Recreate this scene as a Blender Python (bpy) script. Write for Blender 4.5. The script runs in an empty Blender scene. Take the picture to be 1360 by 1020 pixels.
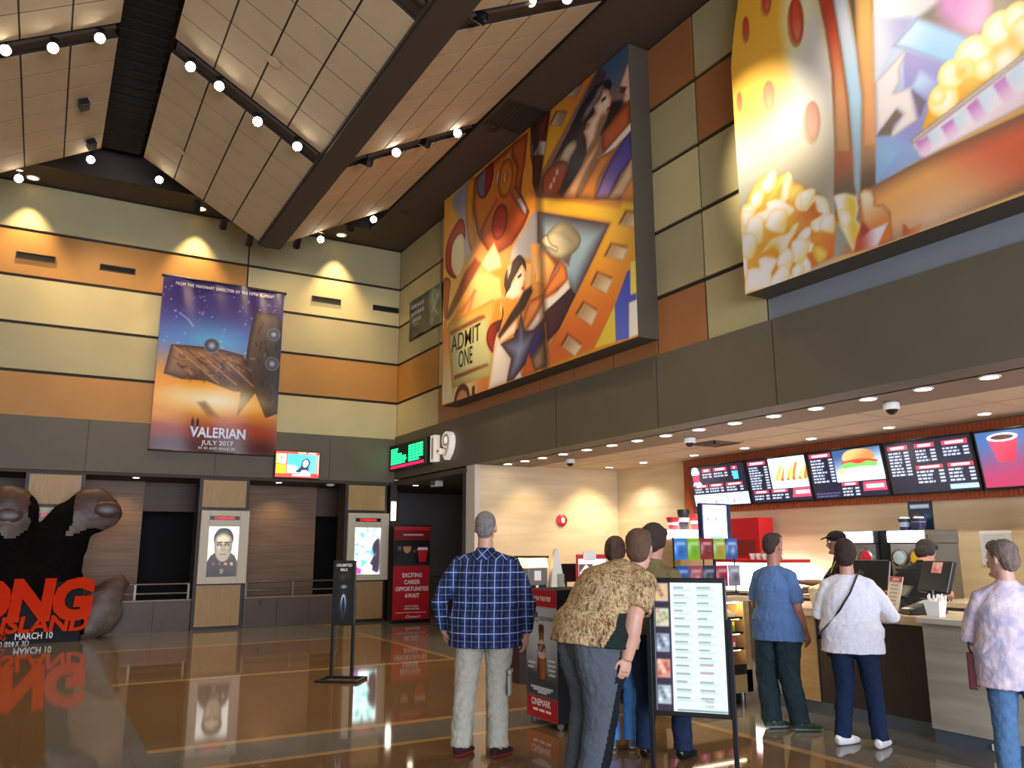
import bpy, math, random
import numpy as np
from mathutils import Vector, Matrix, noise
random.seed(7)
SC = bpy.context.scene
COL = SC.collection
PI = math.pi
R = math.radians


def s2l(c):
    return c / 12.92 if c <= 0.04045 else ((c + 0.055) / 1.055) ** 2.4


def rgb(h):
    if not isinstance(h, str):
        return tuple(h)
    return tuple(int(h[i:i + 2], 16) / 255 for i in (0, 2, 4))


def lin(h):
    return tuple(s2l(c) for c in rgb(h))


# ---------------------------------------------------------------- materials
def new_mat(name):
    m = bpy.data.materials.new(name)
    m.use_nodes = True
    return m, m.node_tree.nodes, m.node_tree.links, m.node_tree.nodes['Principled BSDF']


def mat(name, c, rough=.6, metal=0, n=None, bump=0, bscale=40, emit=0, ec=None, trans=0, alpha=1, spec=.5, coat=0):
    """n = (colour2, noise scale, (sx, sy, sz) stretch[, contrast])"""
    m, N, L, b = new_mat(name)
    b.inputs['Base Color'].default_value = (*lin(c), 1)
    b.inputs['Roughness'].default_value = rough
    b.inputs['Metallic'].default_value = metal
    b.inputs['Specular IOR Level'].default_value = spec
    b.inputs['Transmission Weight'].default_value = trans
    b.inputs['Alpha'].default_value = alpha
    b.inputs['Coat Weight'].default_value = coat
    if emit:
        b.inputs['Emission Color'].default_value = (*lin(ec or c), 1)
        b.inputs['Emission Strength'].default_value = emit
    if n or bump:
        tc = N.new('ShaderNodeTexCoord')
    if n:
        mp = N.new('ShaderNodeMapping')
        mp.inputs['Scale'].default_value = n[2] if len(n) > 2 else (1, 1, 1)
        L.new(tc.outputs['Object'], mp.inputs['Vector'])
        t = N.new('ShaderNodeTexNoise')
        t.inputs['Scale'].default_value = n[1]
        t.inputs['Detail'].default_value = 5
        L.new(mp.outputs[0], t.inputs['Vector'])
        r = N.new('ShaderNodeValToRGB')
        k = n[3] if len(n) > 3 else .25
        r.color_ramp.elements[0].position = .5 - k
        r.color_ramp.elements[1].position = .5 + k
        r.color_ramp.elements[0].color = (*lin(c), 1)
        r.color_ramp.elements[1].color = (*lin(n[0]), 1)
        L.new(t.outputs['Fac'], r.inputs['Fac'])
        L.new(r.outputs[0], b.inputs['Base Color'])
    if bump:
        t2 = N.new('ShaderNodeTexNoise')
        t2.inputs['Scale'].default_value = bscale
        t2.inputs['Detail'].default_value = 4
        L.new(tc.outputs['Object'], t2.inputs['Vector'])
        bp = N.new('ShaderNodeBump')
        bp.inputs['Strength'].default_value = bump
        bp.inputs['Distance'].default_value = .02
        L.new(t2.outputs['Fac'], bp.inputs['Height'])
        L.new(bp.outputs[0], b.inputs['Normal'])
    return m


def art_mat(name, rough=.5, emit=0.):
    """printed or lit artwork: the colours live on the mesh itself"""
    m, N, L, b = new_mat(name)
    a = N.new('ShaderNodeVertexColor')
    a.layer_name = 'Col'
    b.inputs['Roughness'].default_value = rough
    if emit:
        b.inputs['Base Color'].default_value = (.01, .01, .01, 1)
        L.new(a.outputs[0], b.inputs['Emission Color'])
        b.inputs['Emission Strength'].default_value = emit
    else:
        L.new(a.outputs[0], b.inputs['Base Color'])
    return m


# ---------------------------------------------------------------- objects
def thing(name, label, cat, loc=(0, 0, 0), rz=0, group=None):
    o = bpy.data.objects.new(name, None)
    COL.objects.link(o)
    o.empty_display_size = .1
    o.location = loc
    o.rotation_euler = (0, 0, rz)
    return tag(o, label, cat, group)


def tag(o, label, cat, group=None):
    o['label'] = label
    o['category'] = cat
    if group:
        o['group'] = group
    return o


def frame(o, u, v):
    """matrix whose local x, y, z are u, v and their cross product, at o"""
    u = Vector(u).normalized()
    v = Vector(v).normalized()
    w = u.cross(v)
    m = Matrix((u, v, w)).transposed().to_4x4()
    m.translation = Vector(o)
    return m


def FB(x, y, z):      # on a wall that faces -Y
    return frame((x, y, z), (1, 0, 0), (0, 0, 1))


def FR(x, y, z):      # on a wall that faces -X
    return frame((x, y, z), (0, -1, 0), (0, 0, 1))


_fonts = {}


def text_data(s, spacing=1, bold=0):
    k = (s, spacing, bold)
    if k not in _fonts:
        cu = bpy.data.curves.new('t', 'FONT')
        cu.body = s
        cu.size = 1
        cu.align_x = 'LEFT'
        cu.space_character = spacing
        cu.offset = bold
        cu.resolution_u = 3
        cu.fill_mode = 'FRONT'
        o = bpy.data.objects.new('t', cu)
        COL.objects.link(o)
        bpy.context.view_layer.update()
        me = bpy.data.meshes.new_from_object(o.evaluated_get(bpy.context.evaluated_depsgraph_get()))
        _fonts[k] = ([tuple(v.co) for v in me.vertices], [tuple(p.vertices) for p in me.polygons])
        bpy.data.objects.remove(o)
        bpy.data.curves.remove(cu)
        bpy.data.meshes.remove(me)
    return _fonts[k]


class MB:
    """collects shapes, then links them as ONE mesh object"""

    def __init__(s):
        s.v = []
        s.f = []
        s.m = []
        s.c = {}

    def add(s, vs, fs, m=0, T=None, c=None):
        b = len(s.v)
        for p in vs:
            p = Vector(p)
            s.v.append(T @ p if T is not None else p)
        for f in fs:
            s.f.append([i + b for i in f])
            s.m.append(m)
        if c is not None:
            for i in range(len(vs)):
                s.c[b + i] = c if isinstance(c[0], float) else c[i]
        return s

    def box(s, x0, x1, y0, y1, z0, z1, m=0, T=None, c=None):
        vs = [(x, y, z) for z in (z0, z1) for y in (y0, y1) for x in (x0, x1)]
        return s.add(vs, [(0, 2, 3, 1), (4, 5, 7, 6), (0, 1, 5, 4), (2, 6, 7, 3), (0, 4, 6, 2), (1, 3, 7, 5)], m, T, c)

    def prism(s, pts, z0, z1, m=0, T=None, c=None, m2=None):
        n = len(pts)
        a = sum(pts[i][0] * pts[(i + 1) % n][1] - pts[(i + 1) % n][0] * pts[i][1] for i in range(n))
        if a < 0:
            pts = pts[::-1]
        vs = [(p[0], p[1], z0) for p in pts] + [(p[0], p[1], z1) for p in pts]
        s.add(vs, [list(range(n))[::-1]] + [(i, (i + 1) % n, n + (i + 1) % n, n + i) for i in range(n)], m if m2 is None else m2, T, c)
        b = len(s.v) - 2 * n
        s.f.append([b + n + i for i in range(n)])
        s.m.append(m)
        return s

    def lathe(s, prof, n=24, m=0, T=None, c=None, sx=1, sy=1):
        vs = []
        fs = []
        k = len(prof)
        for j in range(n):
            a = 2 * PI * j / n
            for r, z in prof:
                vs.append((r * math.cos(a) * sx, r * math.sin(a) * sy, z))
        for j in range(n):
            j2 = (j + 1) % n
            for i in range(k - 1):
                fs.append((j * k + i, j2 * k + i, j2 * k + i + 1, j * k + i + 1))
        if prof[0][0] > 1e-6:
            fs.append([j * k for j in range(n)][::-1])
        if prof[-1][0] > 1e-6:
            fs.append([j * k + k - 1 for j in range(n)])
        return s.add(vs, fs, m, T, c)

    def cyl(s, p, q, r, r2=None, n=12, m=0, c=None):
        p = Vector(p)
        q = Vector(q)
        d = q - p
        T = Matrix.Translation(p) @ d.to_track_quat('Z', 'Y').to_matrix().to_4x4()
        return s.lathe([(r, 0), (r if r2 is None else r2, d.length)], n, m, T, c)

    def ball(s, p, r, n=14, m=0, T=None, c=None):
        r = r if isinstance(r, tuple) else (r, r, r)
        prof = [(math.sin(PI * i / (n // 2)), -math.cos(PI * i / (n // 2))) for i in range(n // 2 + 1)]
        prof[0] = (0, -1)
        prof[-1] = (0, 1)
        X = Matrix.Translation(p) @ Matrix.Diagonal((*r, 1))
        return s.lathe(prof, n, m, T @ X if T is not None else X, c)

    def tube(s, pts, rad, n=10, m=0, side=None, T=None, cap=True):
        """loft along pts; rad = numbers or (r_side, r_front) pairs"""
        pts = [Vector(p) for p in pts]
        k = len(pts)
        if not isinstance(rad, (list, tuple)):
            rad = [rad] * k
        vs = []
        fs = []
        ref = Vector(side) if side else None
        prev = None
        for i, p in enumerate(pts):
            t = (pts[min(i + 1, k - 1)] - pts[max(i - 1, 0)]).normalized()
            a = ref if ref else (prev if prev else t.orthogonal())
            a = (a - t * a.dot(t)).normalized()
            prev = a
            b = t.cross(a)
            r = rad[i]
            ra, rb = r if isinstance(r, (tuple, list)) else (r, r)
            for j in range(n):
                w = 2 * PI * j / n
                vs.append(p + a * (ra * math.cos(w)) + b * (rb * math.sin(w)))
        for i in range(k - 1):
            for j in range(n):
                j2 = (j + 1) % n
                fs.append((i * n + j, i * n + j2, (i + 1) * n + j2, (i + 1) * n + j))
        if cap:
            fs.append(list(range(n))[::-1])
            fs.append([(k - 1) * n + j for j in range(n)])
        return s.add(vs, fs, m, T)

    def text(s, t, x, y, size, T=None, m=0, h=.002, align='c', sx=1, spacing=1, bold=0, c=None, shear=0, z=0, depth=0):
        vs, fs = text_data(t, spacing, bold)
        if not vs:
            return s
        x0 = min(v[0] for v in vs)
        x1 = max(v[0] for v in vs)
        off = {'c': (x0 + x1) / 2, 'l': x0, 'r': x1}[align]
        P = [((v[0] - off + shear * v[1]) * size * sx + x, v[1] * size + y) for v in vs]
        fr = [(p[0], p[1], z + h) for p in P]
        if depth:
            n = len(P)
            cnt = {}
            for f in fs:
                for i in range(len(f)):
                    e = (f[i], f[(i + 1) % len(f)])
                    cnt[e] = 1
            sides = [(a, b, b + n, a + n) for a, b in cnt if (b, a) not in cnt]
            bk = [(p[0], p[1], z + h - depth) for p in P]
            return s.add(fr + bk, list(fs) + [q[::-1] for q in sides], m, T, c)
        return s.add(fr, fs, m, T, c)

    def build(s, name, mats, parent=None, smooth=False, bev=0, sharp=.7, world=False, at=None, segs=2):
        me = bpy.data.meshes.new(name)
        v = s.v
        o = bpy.data.objects.new(name, me)
        if parent is None:
            if at is None:
                xs = [p[0] for p in v]
                ys = [p[1] for p in v]
                zs = [p[2] for p in v]
                at = ((min(xs) + max(xs)) / 2, (min(ys) + max(ys)) / 2, min(zs))
            at = Vector(at)
            v = [p - at for p in v]
            o.location = at
        elif world:
            inv = wm(parent).inverted()
            v = [inv @ p for p in v]
        me.from_pydata([tuple(p) for p in v], [], s.f)
        for mm in (mats if isinstance(mats, (list, tuple)) else [mats]):
            me.materials.append(mm)
        me.polygons.foreach_set('material_index', s.m)
        if s.c:
            ca = me.color_attributes.new('Col', 'FLOAT_COLOR', 'POINT')
            arr = np.ones((len(v), 4), np.float32)
            for i, q in s.c.items():
                arr[i, :3] = q
            ca.data.foreach_set('color', arr.ravel())
        if smooth:
            me.polygons.foreach_set('use_smooth', [True] * len(s.f))
            me.set_sharp_from_angle(angle=sharp)
        COL.objects.link(o)
        if parent is not None:
            o.parent = parent
        if bev:
            b = o.modifiers.new('b', 'BEVEL')
            b.width = bev
            b.segments = segs
            b.limit_method = 'ANGLE'
        return o


def wm(o):
    m = Matrix.Translation(o.location) @ o.rotation_euler.to_matrix().to_4x4()
    return wm(o.parent) @ m if o.parent else m


def struct(o):
    o['kind'] = 'structure'
    return o


# ---------------------------------------------------------------- painting prints onto a fine grid of coloured vertices
def spline(pts, k=6):
    n = len(pts)
    out = []
    for i in range(n):
        p0, p1, p2, p3 = (np.array(pts[(i + j) % n], float) for j in (-1, 0, 1, 2))
        for t in np.arange(k) / k:
            out.append(tuple(.5 * (2 * p1 + (p2 - p0) * t + (2 * p0 - 5 * p1 + 4 * p2 - p3) * t * t + (3 * p1 - p0 - 3 * p2 + p3) * t ** 3)))
    return out


def ell(cx, cy, rx, ry, rot=0, n=28):
    c, s = math.cos(rot), math.sin(rot)
    return [(cx + rx * math.cos(a) * c - ry * math.sin(a) * s, cy + rx * math.cos(a) * s + ry * math.sin(a) * c) for a in (2 * PI * i / n for i in range(n))]


class Art:
    """a print: rectangle u0..u1 x v0..v1, painted in layers"""

    def __init__(s, u0, u1, v0, v1, step, base='ffffff'):
        nx = max(2, int(abs(u1 - u0) / step) + 1)
        ny = max(2, int(abs(v1 - v0) / step) + 1)
        s.nx, s.ny, s.step = nx, ny, step
        s.b = (u0, u1, v0, v1)
        s.U, s.V = np.meshgrid(np.linspace(u0, u1, nx), np.linspace(v0, v1, ny))
        s.C = np.empty((ny, nx, 3))
        s.C[:] = rgb(base)

    def sdf(s, pts, sl):
        U = s.U[sl]
        W = s.V[sl]
        d = np.full(U.shape, 1e9)
        ins = np.zeros(U.shape, bool)
        n = len(pts)
        for i in range(n):
            ax, ay = pts[i]
            bx, by = pts[(i + 1) % n]
            ex, ey = bx - ax, by - ay
            L2 = ex * ex + ey * ey + 1e-12
            t = np.clip(((U - ax) * ex + (W - ay) * ey) / L2, 0, 1)
            d = np.minimum(d, (U - ax - t * ex) ** 2 + (W - ay - t * ey) ** 2)
            if abs(ey) > 1e-12:
                ins ^= ((ay > W) != (by > W)) & (U < ex * (W - ay) / ey + ax)
        d = np.sqrt(d)
        return np.where(ins, -d, d)

    def sl(s, pts, pad):
        us = [p[0] for p in pts]
        vs = [p[1] for p in pts]
        m = (s.U >= min(us) - pad) & (s.U <= max(us) + pad) & (s.V >= min(vs) - pad) & (s.V <= max(vs) + pad)
        ys, xs = np.where(m)
        if not len(ys):
            return None
        return (slice(ys.min(), ys.max() + 1), slice(xs.min(), xs.max() + 1))

    def poly(s, pts, c, c2=None, g=None, soft=0, edge=None, ew=.15, eo=1., op=1., sm=0):
        """fill; c->c2 runs along g=(a, b); edge = airbrushed rim colour fading inwards over ew"""
        if sm:
            pts = spline(pts, sm)
        k = s.step * .6 + soft
        sl = s.sl(pts, k)
        if sl is None:
            return s
        d = s.sdf(pts, sl)
        a = np.clip(.5 - d / (2 * k), 0, 1)
        col = np.empty(d.shape + (3,))
        col[:] = rgb(c)
        if c2:
            (ax, ay), (bx, by) = g
            ex, ey = bx - ax, by - ay
            t = np.clip(((s.U[sl] - ax) * ex + (s.V[sl] - ay) * ey) / (ex * ex + ey * ey + 1e-12), 0, 1)
            t = t * t * (3 - 2 * t)
            col += t[..., None] * (np.array(rgb(c2)) - col)
        if edge:
            e = np.clip(1 + d / ew, 0, 1) ** 1.6 * eo
            col += e[..., None] * (np.array(rgb(edge)) - col)
        s.C[sl] += (a * op)[..., None] * (col - s.C[sl])
        return s

    def glow(s, u, v, ru, rv, c, op=1., p=1.5, rot=0):
        cs, sn = math.cos(rot), math.sin(rot)
        x = (s.U - u) * cs + (s.V - v) * sn
        y = -(s.U - u) * sn + (s.V - v) * cs
        t = np.clip(1 - np.sqrt((x / ru) ** 2 + (y / rv) ** 2), 0, 1) ** p * op
        s.C += t[..., None] * (np.array(rgb(c)) - s.C)
        return s

    def line(s, pts, w, c, op=1.):
        for (ax, ay), (bx, by) in zip(pts, pts[1:]):
            L = math.hypot(bx - ax, by - ay) + 1e-9
            nx, ny = -(by - ay) / L * w / 2, (bx - ax) / L * w / 2
            s.poly([(ax + nx, ay + ny), (bx + nx, by + ny), (bx - nx, by - ny), (ax - nx, ay - ny)], c, op=op)
        return s

    def grain(s, k, sc):
        for j in range(s.ny):
            for i in range(s.nx):
                s.C[j, i] *= 1 + k * noise.noise((s.U[j, i] * sc, s.V[j, i] * sc, 3.1))
        return s

    def put(s, mb, T, m=0, z=0, left=None, zf=None):
        """adds the print to mb; left(v) moves the left edge, zf(u, v) adds relief"""
        C = np.clip(s.C, 0, 1)
        Lc = np.where(C <= .04045, C / 12.92, ((C + .055) / 1.055) ** 2.4)
        b = len(mb.v)
        nx, ny = s.nx, s.ny
        for j in range(ny):
            for i in range(nx):
                u = s.U[j, i]
                v = s.V[j, i]
                mb.v.append(T @ Vector((u, v, z + (zf(u, v) if zf else 0))))
                mb.c[b + j * nx + i] = Lc[j, i]
        fl = s.b[1] < s.b[0]
        for j in range(ny - 1):
            for i in range(nx - 1):
                q = [b + j * nx + i, b + j * nx + i + 1, b + (j + 1) * nx + i + 1, b + (j + 1) * nx + i]
                mb.f.append(q[::-1] if fl else q)
                mb.m.append(m)
        return mb


def ordinal(i):
    return ['first', 'second', 'third', 'fourth', 'fifth', 'sixth', 'seventh', 'eighth', 'ninth', 'tenth', 'eleventh', 'twelfth', 'thirteenth', 'fourteenth', 'fifteenth'][i]


# ---------------------------------------------------------------- materials of the place
M = {}
M['cream'] = mat('cream_panel', 'c8ba86', .55, n=('bfaf7b', 1.2))
M['beige'] = mat('beige_panel', 'aea276', .55, n=('a4986d', 1.2))
M['orange'] = mat('orange_panel', 'b8823a', .55, n=('ac7832', 1.5))
M['rust'] = mat('rust_panel', 'a46a3c', .55, n=('9a6236', 1.5))
M['olive'] = mat('olive_fascia', '635a47', .6, n=('5d5442', 2))
M['greyblue'] = mat('slate_panel', '7b8084', .6, n=('757a7e', 2))
M['joint'] = mat('dark_joint', '2c2318', .7)
M['soffit'] = mat('dark_brown_soffit', '4a3a2a', .7)
M['void'] = mat('black_void', '0d0b09', .9)
M['beam'] = mat('brown_beam', '40342a', .6)
M['tile'] = mat('ceiling_tile', 'c6ae88', .8, n=('bda580', 3))
M['tilejoint'] = mat('tile_joint', '2a1d12', .8)
M['colwood'] = mat('ribbed_blond_wood', 'b6935c', .5, n=('9a7846', 14, (6, 6, .25)))
M['darktrim'] = mat('dark_trim', '2a2018', .5)
M['wallwood'] = mat('walnut_wall', '8a6a4a', .55, n=('6c5038', 2.2, (.5, 1, 9)))
M['wallwood2'] = mat('dark_walnut_wall', '5c442e', .55, n=('463322', 2.2, (.5, 1, 9)))
M['parapet'] = mat('brown_parapet', '5a4736', .5, n=('4d3c2e', 3))
M['stone'] = mat('cream_stone', 'dccbaa', .5, n=('c4ad85', .9, (.6, .6, 7), .3))
M['concceil'] = mat('light_ceiling', 'd0bda2', .8)
M['bulk'] = mat('soffit_brown', '8c7866', .7)
M['terra'] = mat('terracotta_board', 'a3512c', .6)
M['white'] = mat('white_plastic', 'e6e4de', .4)
M['black'] = mat('black_plastic', '0f0f10', .35)
M['blackmetal'] = mat('black_metal', '121214', .4, metal=.3)
M['steel'] = mat('steel', '9a9a9a', .3, metal=.9)
M['chrome'] = mat('chrome', 'c8c8c8', .15, metal=1)
M['greywall'] = mat('grey_corridor', '6a6560', .7)
M['endcap'] = mat('pale_endcap', 'c9c0b2', .5)
M['lampglass'] = mat('lit_lens', 'fff4d8', .4, emit=14, ec='fff0d0')
M['lampglass_w'] = mat('lit_lens_white', 'ffffff', .4, emit=28, ec='fff6e6')
M['lampdim'] = mat('dim_lens', 'e8c890', .4, emit=3, ec='ffd890')
M['glow_white'] = mat('lit_white_panel', 'ffffff', .4, emit=3.2, ec='f2f6ff')
M['print'] = art_mat('printed_art', .45)
M['vinyl'] = art_mat('printed_vinyl', .3)
M['screen'] = art_mat('lit_screen', .3, 1.35)
M['olive_d'] = mat('dark_olive_side', '4a4234', .6)
M['red'] = mat('red_plastic', 'c21a22', .4)

W, D = 6.99, 17.63

# ---------------------------------------------------------------- floor
fm, N, L, b = new_mat('polished_terrazzo')
tc = N.new('ShaderNodeTexCoord')
sp = N.new('ShaderNodeSeparateXYZ')
L.new(tc.outputs['Object'], sp.inputs[0])


def mth(op, a, b2=None, c=None):
    n = N.new('ShaderNodeMath')
    n.operation = op
    for i, q in enumerate((a, b2, c)):
        if q is None:
            continue
        if isinstance(q, (int, float)):
            n.inputs[i].default_value = q
        else:
            L.new(q, n.inputs[i])
    return n.outputs[0]


def band(v, lo, hi):
    return mth('MULTIPLY', mth('GREATER_THAN', v, lo), mth('LESS_THAN', v, hi))


def mx(f, a, c):
    n = N.new('ShaderNodeMix')
    n.data_type = 'RGBA'
    if isinstance(f, float):
        n.inputs[0].default_value = f
    else:
        L.new(f, n.inputs[0])
    for i, q in ((6, a), (7, c)):
        if isinstance(q, str):
            n.inputs[i].default_value = (*lin(q), 1)
        else:
            L.new(q, n.inputs[i])
    return n.outputs[2]


X, Y = sp.outputs[0], sp.outputs[1]
t = N.new('ShaderNodeTexNoise')
t.inputs['Scale'].default_value = 60
t.inputs['Detail'].default_value = 3
L.new(tc.outputs['Object'], t.inputs['Vector'])
t2 = N.new('ShaderNodeTexNoise')
t2.inputs['Scale'].default_value = .8
L.new(tc.outputs['Object'], t2.inputs['Vector'])
warm = mx(t.outputs[0], '6c5236', '7b6042')
grey = mx(t.outputs[0], '625d54', '78726a')
g1 = band(X, .2, .9)
g2 = band(Y, 6.75, 7.4)
g3 = mth('GREATER_THAN', Y, 14.85)
g4 = band(X, 5.45, 30.)
g5 = band(Y, -.6, .05)
gg = g1
for q in (g2, g3, g4, g5):
    gg = mth('MAXIMUM', gg, q)
c0 = mx(gg, warm, grey)
ln = band(Y, 14.68, 14.85)
for lo, hi in ((11.1, 11.24), (7.4, 7.52), (6.66, 6.75), (3.1, 3.2)):
    ln = mth('MAXIMUM', ln, band(Y, lo, hi))
ln = mth('MULTIPLY', ln, band(X, .9, 5.45))
ln = mth('MAXIMUM', ln, band(X, 5.37, 5.47))
c1 = mx(mth('MULTIPLY', ln, .75), c0, 'b08c5e')
gx = mth('LESS_THAN', mth('FRACT', mth('MULTIPLY', X, 1.3)), .008)
gy = mth('LESS_THAN', mth('FRACT', mth('MULTIPLY', Y, 1.3)), .008)
c2 = mx(mth('MULTIPLY', mth('MAXIMUM', gx, gy), .35), c1, '2f2214')
L.new(c2, b.inputs['Base Color'])
b.inputs['Roughness'].default_value = .055
b.inputs['Specular IOR Level'].default_value = .42
fl = MB().box(-9, 13, -9, 23, -.2, 0)
struct(fl.build('floor', fm, at=(0, 0, 0)))

# ---------------------------------------------------------------- back wall: framed panels in five rows
ROWS = [4.06, 4.91, 5.84, 6.765, 7.70, 8.68]
wb = MB()
wb.box(-9, W + .3, D + .02, D + .3, 4.0, 8.68, 0)
wb.box(-9, W + .3, D + .02, D + .3, 8.9, 10.6, 0)
PM = [M['joint'], M['cream'], M['beige'], M['orange'], M['rust'], M['olive'], M['greyblue']]


def panels(mb, T, u0, u1, cols, rows=ROWS):
    for i, k in enumerate(cols):
        mb.box(u0 + .018, u1 - .018, rows[i] + (.03 if i else 0), rows[i + 1] - .03, -.02, .012, k, T)


TB = FB(0, D, 0)
panels(wb, TB, -9, 3.40, [3, 2, 1, 3, 2])
panels(wb, TB, 3.40, W, [1, 3, 2, 1, 2])
struct(wb.build('wall_back', PM))

wr = MB()
wr.box(W + .02, W + .3, -9, D, 4.0, 8.68, 0)
wr.box(W + .02, W + .3, -9, D, 8.9, 10.6, 0)
TR = FR(W, 0, 0)
panels(wr, TR, -D, -15.31, [1, 3, 2, 1, 2])
for i in range(7):
    panels(wr, TR, -15.31 + i * 1.013, -15.31 + (i + 1) * 1.013, [4, 1, 2, 4, 2])
panels(wr, TR, -8.22, -7.27, [4, 2, 1, 2, 4])
panels(wr, TR, -7.27, -6.29, [2, 1, 2, 4, 2])
panels(wr, TR, -6.29, 9, [6, 6, 6, 6, 6])
struct(wr.build('wall_right', PM))

# fascias
f1 = MB().box(-9, W - .03, D - .03, D + .5, 3.06, 4.06)
for x in (-1.9, .6, 2.98, 5.4):
    f1.box(x, x + .008, D - .034, D, 3.06, 4.06, 1)
f1.box(-9, W - .03, D, 20, 3.0, 3.06, 2)
struct(f1.build('trim_1', [M['olive'], M['joint'], M['soffit']]))
f2 = MB().box(W - .05, W + .4, -9, D, 3.13, 4.1)
for y in (10.7, 8.22, 6.2, 2.2):
    f2.box(W - .054, W, y, y + .008, 3.13, 4.1, 1)
f2.box(W - .05, W + .02, -9, D, 4.1, 4.115, 0)
struct(f2.build('trim_2', [M['olive'], M['joint']]))
f3 = MB().box(W + .35, 8.2, -9, 13.6, 3.13, 3.3)
struct(f3.build('trim_3', M['bulk']))

# ---------------------------------------------------------------- perimeter soffit, deck and beams
so = MB()
so.box(5.83, W + .3, -9, D + .3, 8.68, 8.9, 0)
so.box(-9, 5.83, 16.62, D + .3, 8.68, 8.9, 0)
so.box(5.78, 5.83, -9, 16.62, 8.62, 9.2, 1)
so.box(-9, 5.83, 16.57, 16.62, 8.64, 9.2, 1)
struct(so.build('ceiling', [M['soffit'], M['beam']]))
dk = MB().box(-9, W + .3, -9, D + .3, 10.6, 10.8, 0)
for x in (-.4, .2, .62, 1.05):
    dk.box(x, x + .09, -9, 16.4, 9.7, 10.0, 1)
for y in (4, 7.4, 11.3, 14.2):
    dk.box(-9, 5.7, y, y + .12, 9.4, 9.75, 1)
struct(dk.build('ceiling.001', [M['void'], mat('duct', '241d16', .6)]))
dk2 = MB().box(.3, .95, -9, 16, 9.0, 9.35, 0)
for y in np.arange(-8, 16, .28):
    dk2.box(.28, .97, y, y + .04, 8.98, 9.37, 0)
tag(dk2.build('air_duct', mat('dark_duct', '16120e', .8)), 'long dark air duct running through the black gap between the tiled ceiling slopes', 'duct')

# folded tile slopes: slope rows between three cross tracks
SL = {'left': (-1.95, 7.34, .27, 8.60), 'middle': (.97, 8.60, 3.12, 7.38), 'right': (3.52, 7.40, 5.70, 8.60)}
RY = [(11.52, 15.2, 'beside the back wall'), (7.56, 11.14, 'in the middle of the hall'), (3.6, 7.18, 'above the front of the hall')]
for k, (xa, za, xb, zb) in SL.items():
    for ya, yb, wh in RY:
        if k == 'left' and ya < 7:
            continue
        o = thing('ceiling_panel', {'left': 'tan tiled ceiling slope at the far left, ' + wh,
                                    'middle': 'pale tiled ceiling slope left of the brown beam, ' + wh,
                                    'right': 'tan tiled ceiling slope right of the brown beam, ' + wh}[k], 'ceiling panel', ((xa + xb) / 2, (ya + yb) / 2, min(za, zb)), 0, 'sloped tile panels under the ceiling')
        T = frame((xa, ya, za), (xb - xa, 0, zb - za), (0, 1, 0))
        ln_ = math.hypot(xb - xa, zb - za)
        a = MB().box(0, ln_, 0, yb - ya, 0.0, .07, 0, T)
        a.build('backing', M['tilejoint'], o, world=True)
        g = MB()
        nu, nv = 4, 6
        for i in range(nu):
            for j in range(nv):
                g.box(i * ln_ / nu + (.013 if i else 0), (i + 1) * ln_ / nu - (.013 if i < nu - 1 else 0), j * (yb - ya) / nv + .011, (j + 1) * (yb - ya) / nv - .011, -.005, 0.01, 0, T)
        g.build('tile_face', M['tile'], o, world=True)
bm_ = MB().box(3.12, 3.52, -2, 15.25, 7.30, 7.75)
bm_.box(3.09, 3.13, -2, 15.25, 7.34, 7.5).box(3.51, 3.55, -2, 15.25, 7.34, 7.5)
tag(bm_.build('ceiling_beam', M['beam']), 'deep brown ceiling beam in the valley between two tiled slopes', 'beam')
# cross strips that carry the track lights
for y, wh in ((11.33, 'far'), (7.37, 'near')):
    for k, (xa, za, xb, zb) in SL.items():
        T = frame((xa, y, za), (xb - xa, 0, zb - za), (0, 1, 0))
        ln_ = math.hypot(xb - xa, zb - za)
        s_ = MB().box(.03, ln_ - .04, -.175, .175, .03, .09, 0, T)
        s_.box(.05, ln_ - .05, -.12, -.08, -.02, .03, 0, T)
        tag(s_.build('lighting_track', M['beam']), 'dark lighting track on the %s ceiling slope, %s of the two cross strips' % (k, 'the farther' if wh == 'far' else 'the nearer'), 'track', 'lighting tracks across the slopes')

# ---------------------------------------------------------------- recess behind the back fascia, corridor
rc = MB()
rc.box(-9, .62, 19.2, 19.4, 0, 3.0, 1)
rc.box(.62, 1.83, 19.05, 19.4, 0, 3.0, 0)
rc.box(1.83, 4.02, 19.2, 19.4, 2.38, 3.0, 1)
rc.box(4.02, 5.57, 19.05, 19.4, 0, 3.0, 0)
rc.box(5.57, 7.0, 19.2, 19.4, 2.33, 3.0, 1)
rc.box(1.83, 5.57, 19.2, 19.4, 0, .45, 1)
rc.box(-9, 7.0, 20.6, 20.7, 0, 3.0, 2)
rc.box(.60, .63, 19.0, 19.06, 0, 3.0, 3)
struct(rc.build('wall_recess', [M['wallwood'], M['wallwood2'], M['void'], M['darktrim']]))
cr = MB()
cr.box(7.0, 7.75, 19.3, 19.5, 0, 3.0, 1)
cr.box(7.75, 11.2, 20.0, 20.2, 0, 3.0, 0)
cr.box(11.2, 11.4, 13.5, 20.2, 0, 3.0, 0)
struct(cr.build('wall_corridor', [M['greywall'], M['wallwood2']]))
struct(MB().box(W - .05, 11.4, 13.9, 20.2, 3.0, 3.1).build('ceiling.002', M['soffit']))
pl = MB().box(W - .14, W + .02, D - .06, D + .25, 0, 3.06, 0)
struct(pl.build('trim_4', M['darktrim']))
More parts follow.
